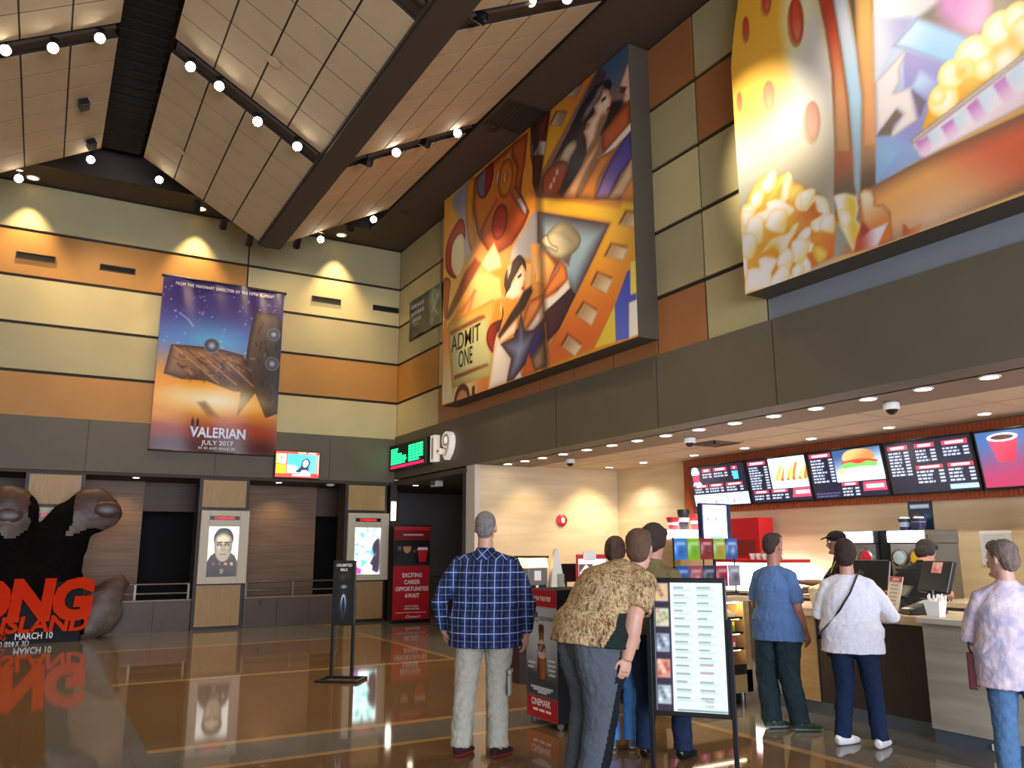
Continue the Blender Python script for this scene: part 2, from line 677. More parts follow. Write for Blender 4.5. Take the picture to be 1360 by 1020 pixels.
# concession shell
wg = MB().box(7.06, 10.4, 13.6, 13.9, 0, 3.15, 0)
wg.box(W - .03, 7.06, 13.57, 13.93, 0, 3.13, 1)
wg.box(W - .04, 7.05, 13.93, 14.06, 0, 3.1, 2)
struct(wg.build('wall_wing', [M['stone'], M['endcap'], M['darktrim']]))
struct(MB().box(10.3, 10.5, -9, 13.6, 0, 3.15).build('wall_concession', M['stone']))
cc = MB().box(8.2, 10.5, -9, 13.9, 3.15, 3.3, 0)
for y in np.arange(-8.4, 13, 1.22):
    cc.box(8.2, 10.3, y, y + .012, 3.147, 3.16, 1)
cc.box(9.0, 9.012, -9, 13.6, 3.147, 3.16, 1)
struct(cc.build('ceiling.003', [M['concceil'], mat('faint_joint', 'a8967c', .8)]))
tb = MB().box(10.2, 10.298, -6, 11.42, 2.18, 3.14)
for y in np.arange(-6, 11.42, .06):
    tb.box(10.19, 10.2, y, y + .03, 2.18, 3.14)
tag(tb.build('menu_backboard', M['terra']), 'long ribbed terracotta board behind the row of menu screens', 'wall board')
# pillars with blond wood faces
for i, x in enumerate((-.29, 2.79, 5.87)):
    p = MB().box(x - .06, x + .93, D + .01, D + .5, 0, 3.0, 0)
    p.box(x, x + .86, D - .03, D + .02, 2.42, 2.97, 1)
    p.box(x, x + .86, D - .03, D + .02, .06, .86, 1)
    p.box(x - .06, x + .93, D - .04, D + .02, 0, .05, 0)
    struct(p.build('pillar', [M['darktrim'], M['colwood']]))
    p = None
# parapet walls and their rails
for x0, x1, wh in ((.66, 2.72, 'between gorilla hand and bearded man poster'), (3.74, 5.79, 'between the two poster pillars')):
    q = MB().box(x0, x1, D + .05, D + .25, 0, .58, 0)
    q.box(x0, x1, D + .03, D + .27, .58, .6, 1)
    for k in range(1, 3):
        xx = x0 + (x1 - x0) * k / 3
        q.box(xx, xx + .008, D + .045, D + .06, .02, .58, 2)
    struct(q.build('wall_parapet', [M['parapet'], mat('pale_edge', '8a7a66', .4), M['joint']]))
    M['rail'] = mat('dark_rail_metal', '6a635a', .4, metal=.7)
    r = thing('hand_railing', 'grey double railing on the low wall ' + wh, 'railing', ((x0 + x1) / 2, D + .15, .6), 0, 'railings on the low walls')
    for z in (.9, .72):
        MB().cyl((x0 + .03, D + .15, z), (x1 - .03, D + .15, z), .02, n=10).build('rail', M['rail'], r, smooth=True, world=True)
    for xx in (x0 + .05, (x0 + x1) / 2, x1 - .05):
        MB().box(xx - .02, xx + .02, D + .13, D + .17, .6, .9).build('post', M['rail'], r, world=True)
q = MB().box(7.1, 9.5, 18.6, 18.8, 0, .6, 0)
struct(q.build('wall_parapet', M['parapet']))
r = thing('hand_railing', 'grey metal hand railing behind the tall red banner', 'railing', (8, 18.7, .6), 0, 'railings on the low walls')
for z in (.9, .74):
    MB().cyl((7.12, 18.7, z), (9.45, 18.7, z), .02, n=10).build('rail', M['rail'], r, smooth=True, world=True)
for xx in (7.15, 8.3, 9.4):
    MB().box(xx - .02, xx + .02, 18.68, 18.72, .6, .9).build('post', M['rail'], r, world=True)
o = MB().box(4.05, 4.11, D + .03, D + .052, .42, .55)
tag(o.build('wall_outlet', M['black']), 'small black outlet on the low brown wall', 'outlet')


# ---------------------------------------------------------------- the two painted wall murals
MF = 6.62


def airbrush_mural_one():
    a = Art(-14.36, -8.19, 4.33, 8.66, .02, 'd88a2c')
    P = a.poly
    # left half: reel, film and light beam
    P([(-14.54, 8.17), (-14.37, 8.78), (-12.68, 8.69), (-12.92, 7.59), (-12.67, 6.83), (-13.94, 5.91), (-14.46, 5.88)], 'e0a238', 'f0c860', ((-14, 8.47), (-14.12, 6.11)))
    P([(-13.98, 8.51), (-13.28, 8.63), (-13.34, 7.97), (-13.16, 7.49), (-13.09, 7.12), (-13.32, 7.01), (-13.61, 7.94)], '8c8894', 'c9c4c4', ((-13.56, 8.58), (-13.26, 7.18)), soft=.05, sm=4)
    P([(-13.32, 8.58), (-12.98, 8.6), (-13.06, 8.15), (-12.97, 7.58), (-12.9, 7.31), (-13.13, 7.16), (-13.34, 7.78)], 'cf8e22', edge='a05a14', ew=.1, sm=3)
    P([(-12.98, 8.6), (-12.26, 8.62), (-11.49, 8.63), (-10.97, 8.61), (-11.13, 8.03), (-11.22, 7.58), (-10.94, 7.13), (-11.15, 6.93), (-11.57, 6.74), (-12.02, 6.74), (-12.43, 6.91), (-12.87, 7.39), (-13.06, 7.99)], 'd07a22', 'b8501c', ((-12.63, 8.14), (-11.63, 6.93)), edge='6a2408', ew=.22)
    P([(-11.51, 8.64), (-10.97, 8.61), (-11.08, 8.06), (-11.3, 7.61), (-11.46, 7.79), (-11.37, 8.1), (-11.56, 8.42)], 'b4541c', edge='6e2a0c', ew=.15)
    P([(-12.82, 8.57), (-12.44, 8.61), (-12.26, 8.59), (-12.21, 8.37), (-12.35, 8.12), (-12.56, 8.02), (-12.78, 8.11), (-12.89, 8.34)], '6f6a70', edge='3c2024', ew=.08, sm=3)
    P([(-12.52, 8.6), (-12.25, 8.59), (-12.22, 8.35), (-12.35, 8.12), (-12.59, 8.03)], '9c221c', edge='5a1010', ew=.08)
    P([(-12.14, 8.31), (-11.79, 8.46), (-11.51, 8.62), (-11.62, 8.42), (-12.14, 8.01)], 'd8b088', edge='a0502a', ew=.08)
    P(ell(*(-11.76, 8.08), .29, .37), 'c87828', edge='7a300c', ew=.14)
    P(ell(*(-11.77, 8.1), .11, .13), 'e0a050', edge='8a4414', ew=.07)
    P(ell(*(-11.73, 8.09), .04, .07), 'a05a28')
    P([(-11.59, 7.71), (-11.46, 7.82), (-11.04, 7.28), (-11.07, 7.12), (-11.2, 7.2)], 'a8603c', edge='5a2410', ew=.06)
    P([(-11.35, 7.51), (-11.24, 7.49), (-11.05, 7.23), (-11.08, 7.13)], 'b8b4bc')
    P(ell(*(-11.99, 7.33), .30, .33, .0), 'a8241a', 'c83a28', ((-11.99, 7.65), (-12.02, 7.06)), edge='5c100c', ew=.12)
    P([(-12.81, 7.37), (-12.62, 7.55), (-12.11, 7.84), (-12.05, 7.79), (-12.56, 7.43), (-12.68, 7.23)], '9a3a16', op=.8)
    P([(-14.25, 7.17), (-14.25, 7.57), (-14.04, 7.83), (-13.62, 7.99), (-13.4, 7.8), (-13.37, 7.47), (-13.5, 7.61), (-13.75, 7.66), (-13.96, 7.5), (-13.98, 7.09), (-13.73, 6.8), (-14.01, 6.9)], 'b8361e', edge='50100a', ew=.09, sm=3)
    P([(-13.98, 7.09), (-13.96, 7.5), (-13.75, 7.66), (-13.5, 7.63), (-13.4, 7.35), (-13.39, 7.03), (-13.66, 6.78)], 'f4e6b4', edge='e0c070', ew=.1, sm=3)
    P([(-11.52, 6.69), (-10.89, 7.05), (-10.69, 7.09), (-10.64, 6.05), (-10.76, 6.19), (-11.15, 6.37), (-11.36, 6.44), (-11.63, 6.47)], 'b9b4bc', '8f8a94', ((-11.47, 6.59), (-10.69, 6.87)), soft=.03)
    P([(-13.32, 6.95), (-12.87, 7.36), (-12.49, 6.92), (-12.02, 6.72), (-11.63, 6.73), (-11.63, 6.47), (-11.91, 6.44), (-12.86, 6.37), (-13.59, 6.58)], 'e0904c', 'f0c080', ((-12.62, 7.09), (-13.12, 6.57)), soft=.04)
    P([(-12.74, 6.76), (-12.2, 7.03), (-11.96, 6.66), (-11.91, 6.44), (-12.43, 6.49)], 'ecd0a0', edge='d09860', ew=.1)
    P([(-14.26, 6.03), (-14.13, 6.2), (-13.38, 6.8), (-12.95, 6.96), (-12.7, 6.77), (-13.31, 6.42), (-14.02, 6.05)], '8a3c24', '5a2418', ((-13.13, 6.81), (-14.16, 6.05)), soft=.03, op=.85)
    P([(-14.05, 5.96), (-13.19, 6.42), (-12.88, 6.56), (-12.53, 6.54), (-11.97, 6.26), (-11.91, 5.89), (-12.19, 5.91), (-12.21, 5.7)], 'f2c27a', 'e08a40', ((-12.53, 6.43), (-13.82, 5.96)), soft=.03)
    P([(-13.62, 6.07), (-12.94, 6.35), (-12.85, 6.29), (-13.49, 6)], 'b0663c', op=.6).poly([(-13.27, 5.97), (-13, 6.37), (-12.93, 6.26), (-13.12, 5.96)], 'a8603a', op=.5)
    P([(-14.36, 6.91), (-14.18, 6.94), (-14.01, 6.81), (-14.07, 6.58), (-14.13, 6.2), (-14.23, 6.07), (-14.34, 6.34)], 'c0602c', edge='7a2c14', ew=.1, sm=3)
    # ticket
    P([(-14.31, 6.03), (-14.19, 6.08), (-13.83, 4.34), (-14.31, 4.36), (-14.33, 4.52)], 'ee8a38', 'e6dca4', ((-14.29, 5.96), (-14.08, 4.48)))
    P([(-14.12, 5.96), (-12.21, 5.95), (-12.24, 5.53), (-12.44, 5.48), (-12.46, 5.21), (-12.32, 4.99), (-12.21, 4.97), (-12.29, 4.53), (-13.84, 4.61)], 'd0a648', 'b8b478', ((-13.12, 6.02), (-13.11, 5.27)), edge='c08a34', ew=.12)
    P([(-14, 5.71), (-12.58, 5.68), (-12.41, 5.5), (-12.49, 5.25), (-12.29, 4.96), (-12.52, 4.79), (-13.8, 4.81)], 'c4c48c', soft=.08)
    P([(-14.01, 5.76), (-12.75, 5.77), (-12.58, 5.74), (-12.52, 5.68), (-13.98, 5.69)], '8a4424', soft=.02).poly([(-13.8, 4.83), (-12.98, 4.83), (-12.46, 4.81), (-12.4, 4.77), (-13.79, 4.76)], '7a3a1c', soft=.02)
    P([(-13.84, 4.6), (-12.86, 4.58), (-12.43, 4.56), (-12.4, 4.35), (-13.83, 4.35)], 'e6d2a4', 'd07a34', ((-13.4, 4.51), (-12.46, 4.46)))
    P(ell(*(-13.46, 4.32), .33, .3), '5a2414').poly(ell(*(-13.46, 4.28), .24, .22), 'd08a5a')
    P([(-13.04, 4.48), (-12.93, 4.5), (-12.93, 4.32), (-13.03, 4.32)], '3a1810')
    P([(-13.83, 4.34), (-13.84, 4.34), (-12.4, 4.34), (-12.35, 4.33), (-12.35, 4.04), (-14.31, 4.34)], 'd8c08a', op=.0)
    P([(-11.94, 5.5), (-12.29, 5.5), (-12.46, 5.38), (-12.46, 5.19), (-12.29, 4.99), (-12.21, 5), (-12.13, 5.22), (-11.89, 5.43)], '9a241c', '5a1a2c', ((-12.35, 5.33), (-11.97, 5.4)), edge='4a0c10', ew=.08, sm=3)
    # woman and man, lower cell
    P([(-10.7, 7.05), (-8.73, 6.12), (-9.65, 5.25), (-9.84, 5.42), (-10.7, 5.66)], '8fb2c8', '9ab8c8', ((-10.45, 6.84), (-9.29, 5.72)), edge='40303c', ew=.35)
    P([(-11.1, 6.26), (-10.54, 6.09), (-10.48, 5.7), (-10.55, 5.44), (-10.92, 5.59), (-11.1, 5.82)], 'd09040', 'e8b878', ((-10.63, 5.96), (-10.91, 5.95)))
    P([(-10.91, 6.55), (-10.62, 6.46), (-10.47, 5.59), (-10.54, 5.24), (-11.42, 5.21), (-11.29, 5.7), (-10.93, 5.79)], 'e0a050', 'c87a34', ((-10.69, 6.16), (-10.99, 5.46)))
    P([(-10.62, 6.39), (-10.29, 6.12), (-10.01, 5.98), (-10.11, 5.89), (-10.36, 5.73), (-10.53, 5.59), (-10.55, 5.71), (-10.82, 5.84), (-10.79, 5.97), (-10.87, 6.09), (-10.69, 6.25)], 'f0b868', 'e08a40', ((-10.57, 6.03), (-10.31, 5.67)), edge='c06a28', ew=.08)
    P([(-10.86, 6.31), (-10.67, 6.24), (-10.69, 6.06), (-10.87, 5.93), (-10.78, 5.84), (-10.92, 5.91), (-10.85, 6.05)], 'd8a878', soft=.02)
    P([(-10.62, 6.49), (-10.54, 6.55), (-10.42, 6.54), (-10.34, 6.58), (-10.01, 6.61), (-9.71, 6.44), (-9.47, 6.19), (-9.5, 6.04), (-9.72, 5.97), (-10.03, 5.99), (-10.29, 6.12), (-10.51, 6.35)], 'd0c4a4', '9a9078', ((-10.19, 6.21), (-9.76, 6.37)), edge='6a604c', ew=.14, sm=3)
    P([(-10.59, 6.49), (-10.42, 6.54), (-10.29, 6.34), (-10.1, 6.22), (-10.13, 6.15), (-10.29, 6.25), (-10.48, 6.36)], 'efe0c0', edge='5a4630', ew=.05, sm=3)
    P([(-10.31, 6.55), (-9.91, 6.44), (-9.62, 6.12), (-10.02, 6.4)], '807868', soft=.04, op=.6)
    P([(-10.51, 6.34), (-10.29, 6.12), (-10.01, 5.98), (-9.72, 5.97), (-9.8, 5.82), (-10.01, 5.96), (-10.36, 5.75), (-10.19, 5.94)], '5a2418', soft=.02, op=.7)
    P([(-10.01, 5.96), (-9.86, 5.81), (-9.82, 5.59), (-10.2, 5.52), (-10.53, 5.45), (-10.54, 5.61), (-10.11, 5.86)], 'e08438', edge='903c14', ew=.1)
    P([(-10.53, 5.49), (-10.2, 5.49), (-9.81, 5.62), (-9.76, 5.45), (-10.1, 5.31), (-10.51, 5.26)], 'efe6da', edge='b0886c', ew=.06)
    P([(-11.54, 5.18), (-10.51, 5.26), (-9.76, 5.45), (-9.63, 5.3), (-10.06, 4.89), (-10.44, 4.76), (-10.48, 5.11), (-11.3, 4.87)], '4c2434', '3a2030', ((-10.37, 5.2), (-9.84, 5.3)), edge='281018', ew=.1)
    P([(-10.44, 4.77), (-10.22, 4.84), (-10.06, 4.89), (-10.38, 4.61), (-10.46, 4.38)], 'd88a54', edge='8a4020', ew=.06)
    P([(-11.11, 5.11), (-10.73, 5.32), (-10.53, 5.46), (-10.51, 5.17), (-10.93, 5.02)], 'e4d8cc', edge='a07050', ew=.1)
    P([(-11.23, 5.19), (-11.11, 5.42), (-10.96, 5.58), (-10.55, 5.58), (-10.53, 5.47), (-10.83, 5.24), (-11.11, 5.08)], 'e08c48', edge='8a3c18', ew=.12)
    P([(-11.6, 6.03), (-11.37, 6.19), (-11.2, 6.29), (-11.1, 6.11), (-11.1, 5.98), (-11.2, 5.86), (-11.15, 5.76), (-11.32, 5.72), (-11.55, 5.75), (-11.76, 5.85), (-11.89, 5.83), (-11.91, 5.71), (-11.89, 5.43), (-12.02, 5.28), (-12.05, 5.2), (-11.71, 5.28), (-11.38, 5.38), (-11.4, 5.26), (-11.45, 5.14), (-11.92, 5.07), (-12.02, 5.14), (-12.24, 4.98), (-12.13, 5.22), (-11.91, 5.44), (-11.97, 5.72), (-11.86, 5.91)], 'f2e4cc', edge='d8a878', ew=.1)
    P([(-11.89, 5.83), (-11.76, 5.96), (-11.83, 6.09), (-11.75, 6.33), (-11.49, 6.44), (-11.29, 6.48), (-11.1, 6.31), (-11.07, 6.12), (-11.2, 6.29), (-11.37, 6.19), (-11.55, 6.08), (-11.6, 5.99), (-11.7, 5.94)], '3a2a28', edge='181012', ew=.06, sm=2)
    P([(-11.7, 6.4), (-11.54, 6.43), (-11.6, 6.26), (-11.7, 6.18)], 'c8b8a0', soft=.02)
    P([(-11.15, 5.79), (-10.91, 5.82), (-10.87, 5.71), (-11.11, 5.49), (-11.4, 5.39), (-11.71, 5.28), (-11.99, 5.16), (-12.05, 5.23), (-11.6, 5.52), (-11.3, 5.67)], '2c1c1c', soft=.02)
    P([(-11.89, 5.72), (-11.84, 5.6), (-11.91, 5.44), (-12.02, 5.28), (-12.08, 5.37), (-11.91, 5.52)], '3a1c20', sm=2)
    a.line([(-11.35, 6.09), (-11.22, 6.11)], .05, '2a1a14').line([(-11.22, 5.87), (-11.14, 5.83)], .04, 'a03020')
    P([(-12.05, 5.2), (-11.58, 4.72), (-11.74, 4.34), (-12.4, 4.34), (-12.21, 4.97)], 'f0e4da', edge='d0b8a0', ew=.12)
    P([(-11.11, 5.08), (-10.74, 5.05), (-10.52, 5.12), (-10.48, 4.84), (-10.93, 4.59), (-11.26, 4.47), (-11.41, 4.7)], '40348a', '2a2048', ((-10.93, 4.95), (-10.47, 4.91)))
    P([(-10.5, 4.83), (-10.45, 4.38), (-10.84, 4.35), (-10.93, 4.58)], 'a48468', edge='4c3020', ew=.12)
    P([(-11, 4.71), (-10.87, 4.35), (-11.24, 4.34)], 'e4662c', edge='c05020', ew=.06)
    P([(-11.31, 4.48), (-11.24, 4.34), (-11.51, 4.35), (-11.61, 4.38)], 'dfe2ea')
    P([(-11.96, 5.06), (-11.4, 5.08), (-11.24, 5.46), (-11.11, 5.07), (-10.73, 5.05), (-10.99, 4.71), (-11.24, 4.48), (-11.51, 4.34), (-11.75, 4.35), (-11.58, 4.72)], '93a0c4', edge='3a2638', ew=.3)
    # film frame, sprocket holes
    fr = [(-10.72, 7.32), (-8.5, 6.3), (-8.32, 6.52), (-8.16, 6.45), (-8.13, 5.53), (-8.19, 5.26), (-9.18, 4.38), (-10.45, 4.36), (-10.45, 4.56), (-8.71, 6.12), (-10.7, 7.05)]
    P(fr, 'ecbc30', 'dc6a2c', ((-9.4, 6.57), (-9.72, 4.41)), edge='c8882a', ew=.08)
    for q in ([(-8.5, 6.01), (-8.34, 6.14), (-8.16, 6.06), (-8.18, 5.85)], [(-8.86, 5.65), (-8.7, 5.79), (-8.33, 5.61), (-8.46, 5.47)], [(-9.21, 5.32), (-9.05, 5.47), (-8.7, 5.27), (-8.86, 5.1)], [(-9.61, 4.98), (-9.41, 5.12), (-9.07, 4.9), (-9.24, 4.72)], [(-10.02, 4.59), (-9.84, 4.73), (-9.48, 4.48), (-9.68, 4.36)]):
        P([(x - .03, y + .035) for x, y in q], '6a3418', soft=.02)
        P(q, 'ead8b4', 'b08a5c', (q[3], q[1]), edge='c8a070', ew=.06)
    P([(-9.18, 4.38), (-8.18, 5.39), (-8.18, 4.36)], 'e6cc40')
    P([(-8.68, 4.88), (-8.37, 5.29), (-8.3, 5.3), (-8.32, 4.94), (-8.2, 4.93), (-8.19, 4.84), (-8.36, 4.84), (-8.38, 4.35), (-8.68, 4.37)], '3c4cb8', '5a6ac8', ((-8.31, 5.25), (-8.51, 4.41)))
    P([(-8.35, 4.83), (-8.17, 4.84), (-8.18, 4.36), (-8.38, 4.35)], 'ece8dc')
    P([(-8.3, 5.4), (-8.18, 5.39), (-8.2, 4.95), (-8.32, 4.95)], 'e6d460')
    # upper cell
    P([(-10.89, 8.69), (-10.24, 8.71), (-9.45, 8.72), (-8.86, 8.7), (-8.19, 8.71), (-8.01, 8.6), (-8.21, 6.27), (-10.69, 7.29), (-10.9, 8.13)], '42586e', '8a6a54', ((-8.49, 8.45), (-8.61, 7.8)), edge='2a2024', ew=.1)
    P([(-10.89, 8.69), (-10.24, 8.7), (-10.35, 8.31), (-10.58, 7.59), (-10.72, 7.3), (-10.85, 7.61), (-10.81, 8.28)], '70301c', edge='38160e', ew=.2)
    P([(-10.79, 8.1), (-10.59, 8.26), (-10.38, 8.15), (-10.44, 7.94)], 'c4b8b4')
    P([(-10.24, 8.68), (-9.45, 8.7), (-8.88, 8.69), (-10.58, 7.62)], 'cc7426', 'e0a828', ((-9.08, 8.66), (-10.47, 7.76)), edge='a05a1c', ew=.08)
    for q in ([(-9.79, 8.66), (-9.57, 8.69), (-9.3, 8.63), (-9.46, 8.49)], [(-10.25, 8.38), (-10.06, 8.52), (-9.75, 8.36), (-9.92, 8.21)]):
        P([(x - .03, y + .03) for x, y in q], '55250f', soft=.02)
        P(q, 'c8a884', '8a6a50', (q[0], q[2]))
    P([(-10.45, 7.54), (-8.86, 8.67), (-8.7, 8.48), (-8.84, 8.33), (-9.46, 8.23), (-9.62, 7.84), (-9.98, 7.02), (-10.69, 7.29)], '4a3438', '6a4c48', ((-9, 8.51), (-10.17, 7.33)))
    P([(-8.41, 8.1), (-8.19, 8.38), (-8.12, 7.95), (-8.17, 7.71), (-8.36, 7.84), (-8.3, 7.9)], 'dcb090', edge='a06848', ew=.05)
    P([(-8.4, 8.1), (-8.24, 8), (-8.31, 7.94), (-8.4, 7.99)], '4a2c24')
    P([(-8.87, 7.6), (-8.59, 7.68), (-8.16, 7.79), (-8.19, 7.36), (-8.84, 7.22), (-8.88, 7.39)], 'b85a28', edge='6a2410', ew=.14)
    P([(-8.84, 7.24), (-8.18, 7.42), (-8.19, 7.3), (-8.55, 7.21), (-8.97, 7.24)], 'e6dac8')
    P([(-8.92, 7.24), (-8.63, 7.18), (-8.39, 7.27), (-8.98, 6.89), (-9.1, 6.62), (-9.51, 6.81), (-9.19, 7.06)], 'd8862c', edge='904a18', ew=.1)
    P([(-8.19, 7.3), (-8.16, 6.88), (-8.46, 6.75), (-8.75, 6.5), (-9.1, 6.62), (-8.9, 6.86), (-8.64, 7.09), (-8.35, 7.25)], '4a3c90', '9070b4', ((-8.4, 7.07), (-8.87, 6.63)), edge='2c2048', ew=.1)
    P([(-8.16, 6.91), (-8.16, 6.6), (-8.43, 6.4), (-8.67, 6.45), (-8.76, 6.51), (-8.5, 6.69)], 'd8b488', edge='8a5a38', ew=.1)
    P([(-8.2, 6.57), (-8.12, 6.56), (-8.14, 6.22), (-8.49, 6.37)], 'e08838')
    P([(-9.46, 8.23), (-9.01, 8.42), (-8.66, 8.36), (-8.58, 8.24), (-8.63, 8.16), (-8.79, 8.29), (-8.93, 8.13), (-9.07, 7.98), (-9.27, 7.92), (-9.3, 7.81), (-9.25, 7.64), (-9.26, 7.46), (-9.5, 7.2), (-9.98, 7.01), (-10.05, 7.09), (-9.77, 7.46), (-9.51, 7.74), (-9.62, 7.84), (-10.21, 7.7), (-9.71, 8.03)], '2a2024', edge='120c10', ew=.06)
    P([(-9.03, 8.24), (-8.92, 8.34), (-8.79, 8.34), (-8.84, 8.22), (-9.02, 8.12), (-9.2, 8.04), (-9.38, 8.02), (-9.24, 8.17)], '76706e', soft=.02)
    P([(-9.55, 7.81), (-9.27, 7.99), (-9.35, 7.72), (-9.39, 7.57)], '54443c', soft=.03, op=.6)
    P([(-8.8, 8.26), (-8.67, 8.18), (-8.59, 8.01), (-8.63, 7.9), (-8.66, 7.81), (-8.86, 7.84), (-8.95, 7.75), (-9.04, 7.57), (-9.26, 7.45), (-9.28, 7.69), (-9.34, 7.83), (-9.19, 7.88), (-9.24, 7.95), (-9.02, 7.98), (-9.05, 8.11), (-8.88, 8.16)], 'ecd0b4', edge='b06c44', ew=.12)
    a.line([(-8.85, 8.09), (-8.74, 8.1)], .05, '2a1814').line([(-8.73, 7.89), (-8.64, 7.88)], .05, '902418')
    P([(-8.6, 7.96), (-8.36, 7.86), (-8.33, 7.77), (-8.7, 7.63), (-8.91, 7.57), (-8.73, 7.75)], '221518', soft=.02)
    P([(-8.87, 7.52), (-9.05, 7.3), (-9.37, 7.06), (-9.61, 6.84), (-9.91, 6.97), (-9.68, 7.13), (-9.27, 7.37), (-8.91, 7.51)], 'e8b484', edge='a8602c', ew=.1)
    P([(-10.01, 7.67), (-9.81, 7.82), (-9.55, 7.79), (-9.52, 7.66), (-9.67, 7.57), (-9.8, 7.51), (-9.96, 7.61)], 'c8b88c', edge='6a5a40', ew=.1, sm=3)
    P([(-10.51, 7.29), (-10.54, 7.54), (-10.32, 7.66), (-10.01, 7.64), (-9.77, 7.5), (-9.83, 7.33), (-10.08, 7.09), (-10.38, 7.2)], 'a44a26', edge='54180c', ew=.1, sm=3)
    for x, y in ((178, 835), (160, 880), (142, 915)):
        P(ell(*a_pt(x, y), .07, .08), 'e0a48c', edge='8a3a24', ew=.05)
    P([(-10.91, 7.51), (-8.14, 6.28), (-8.14, 6.21), (-10.91, 7.38)], '7a4a24', soft=.04, op=.5)
    # the soft dark seam between the two halves
    x0 = [(-10.73, 8.48), (-10.51, 4.34)]
    P([(x0[0][0] - .04, x0[0][1] + .3), (x0[0][0] + .1, x0[0][1] + .3), (x0[1][0] + .07, x0[1][1] - .1), (x0[1][0] - .05, x0[1][1] - .1)], '2c1c1c', soft=.1, op=.75)
    return a


def a_pt(x, y):
    # knuckles of the painted hand: a small local grid on the print
    p = [(-10.47, 7.76), (-9.97, 7.54), (-10.48, 7.46)]
    return (p[0][0] + (p[1][0] - p[0][0]) * (x - 100) / 100 + (p[2][0] - p[0][0]) * (y - 800) / 100,
            p[0][1] + (p[1][1] - p[0][1]) * (x - 100) / 100 + (p[2][1] - p[0][1]) * (y - 800) / 100)


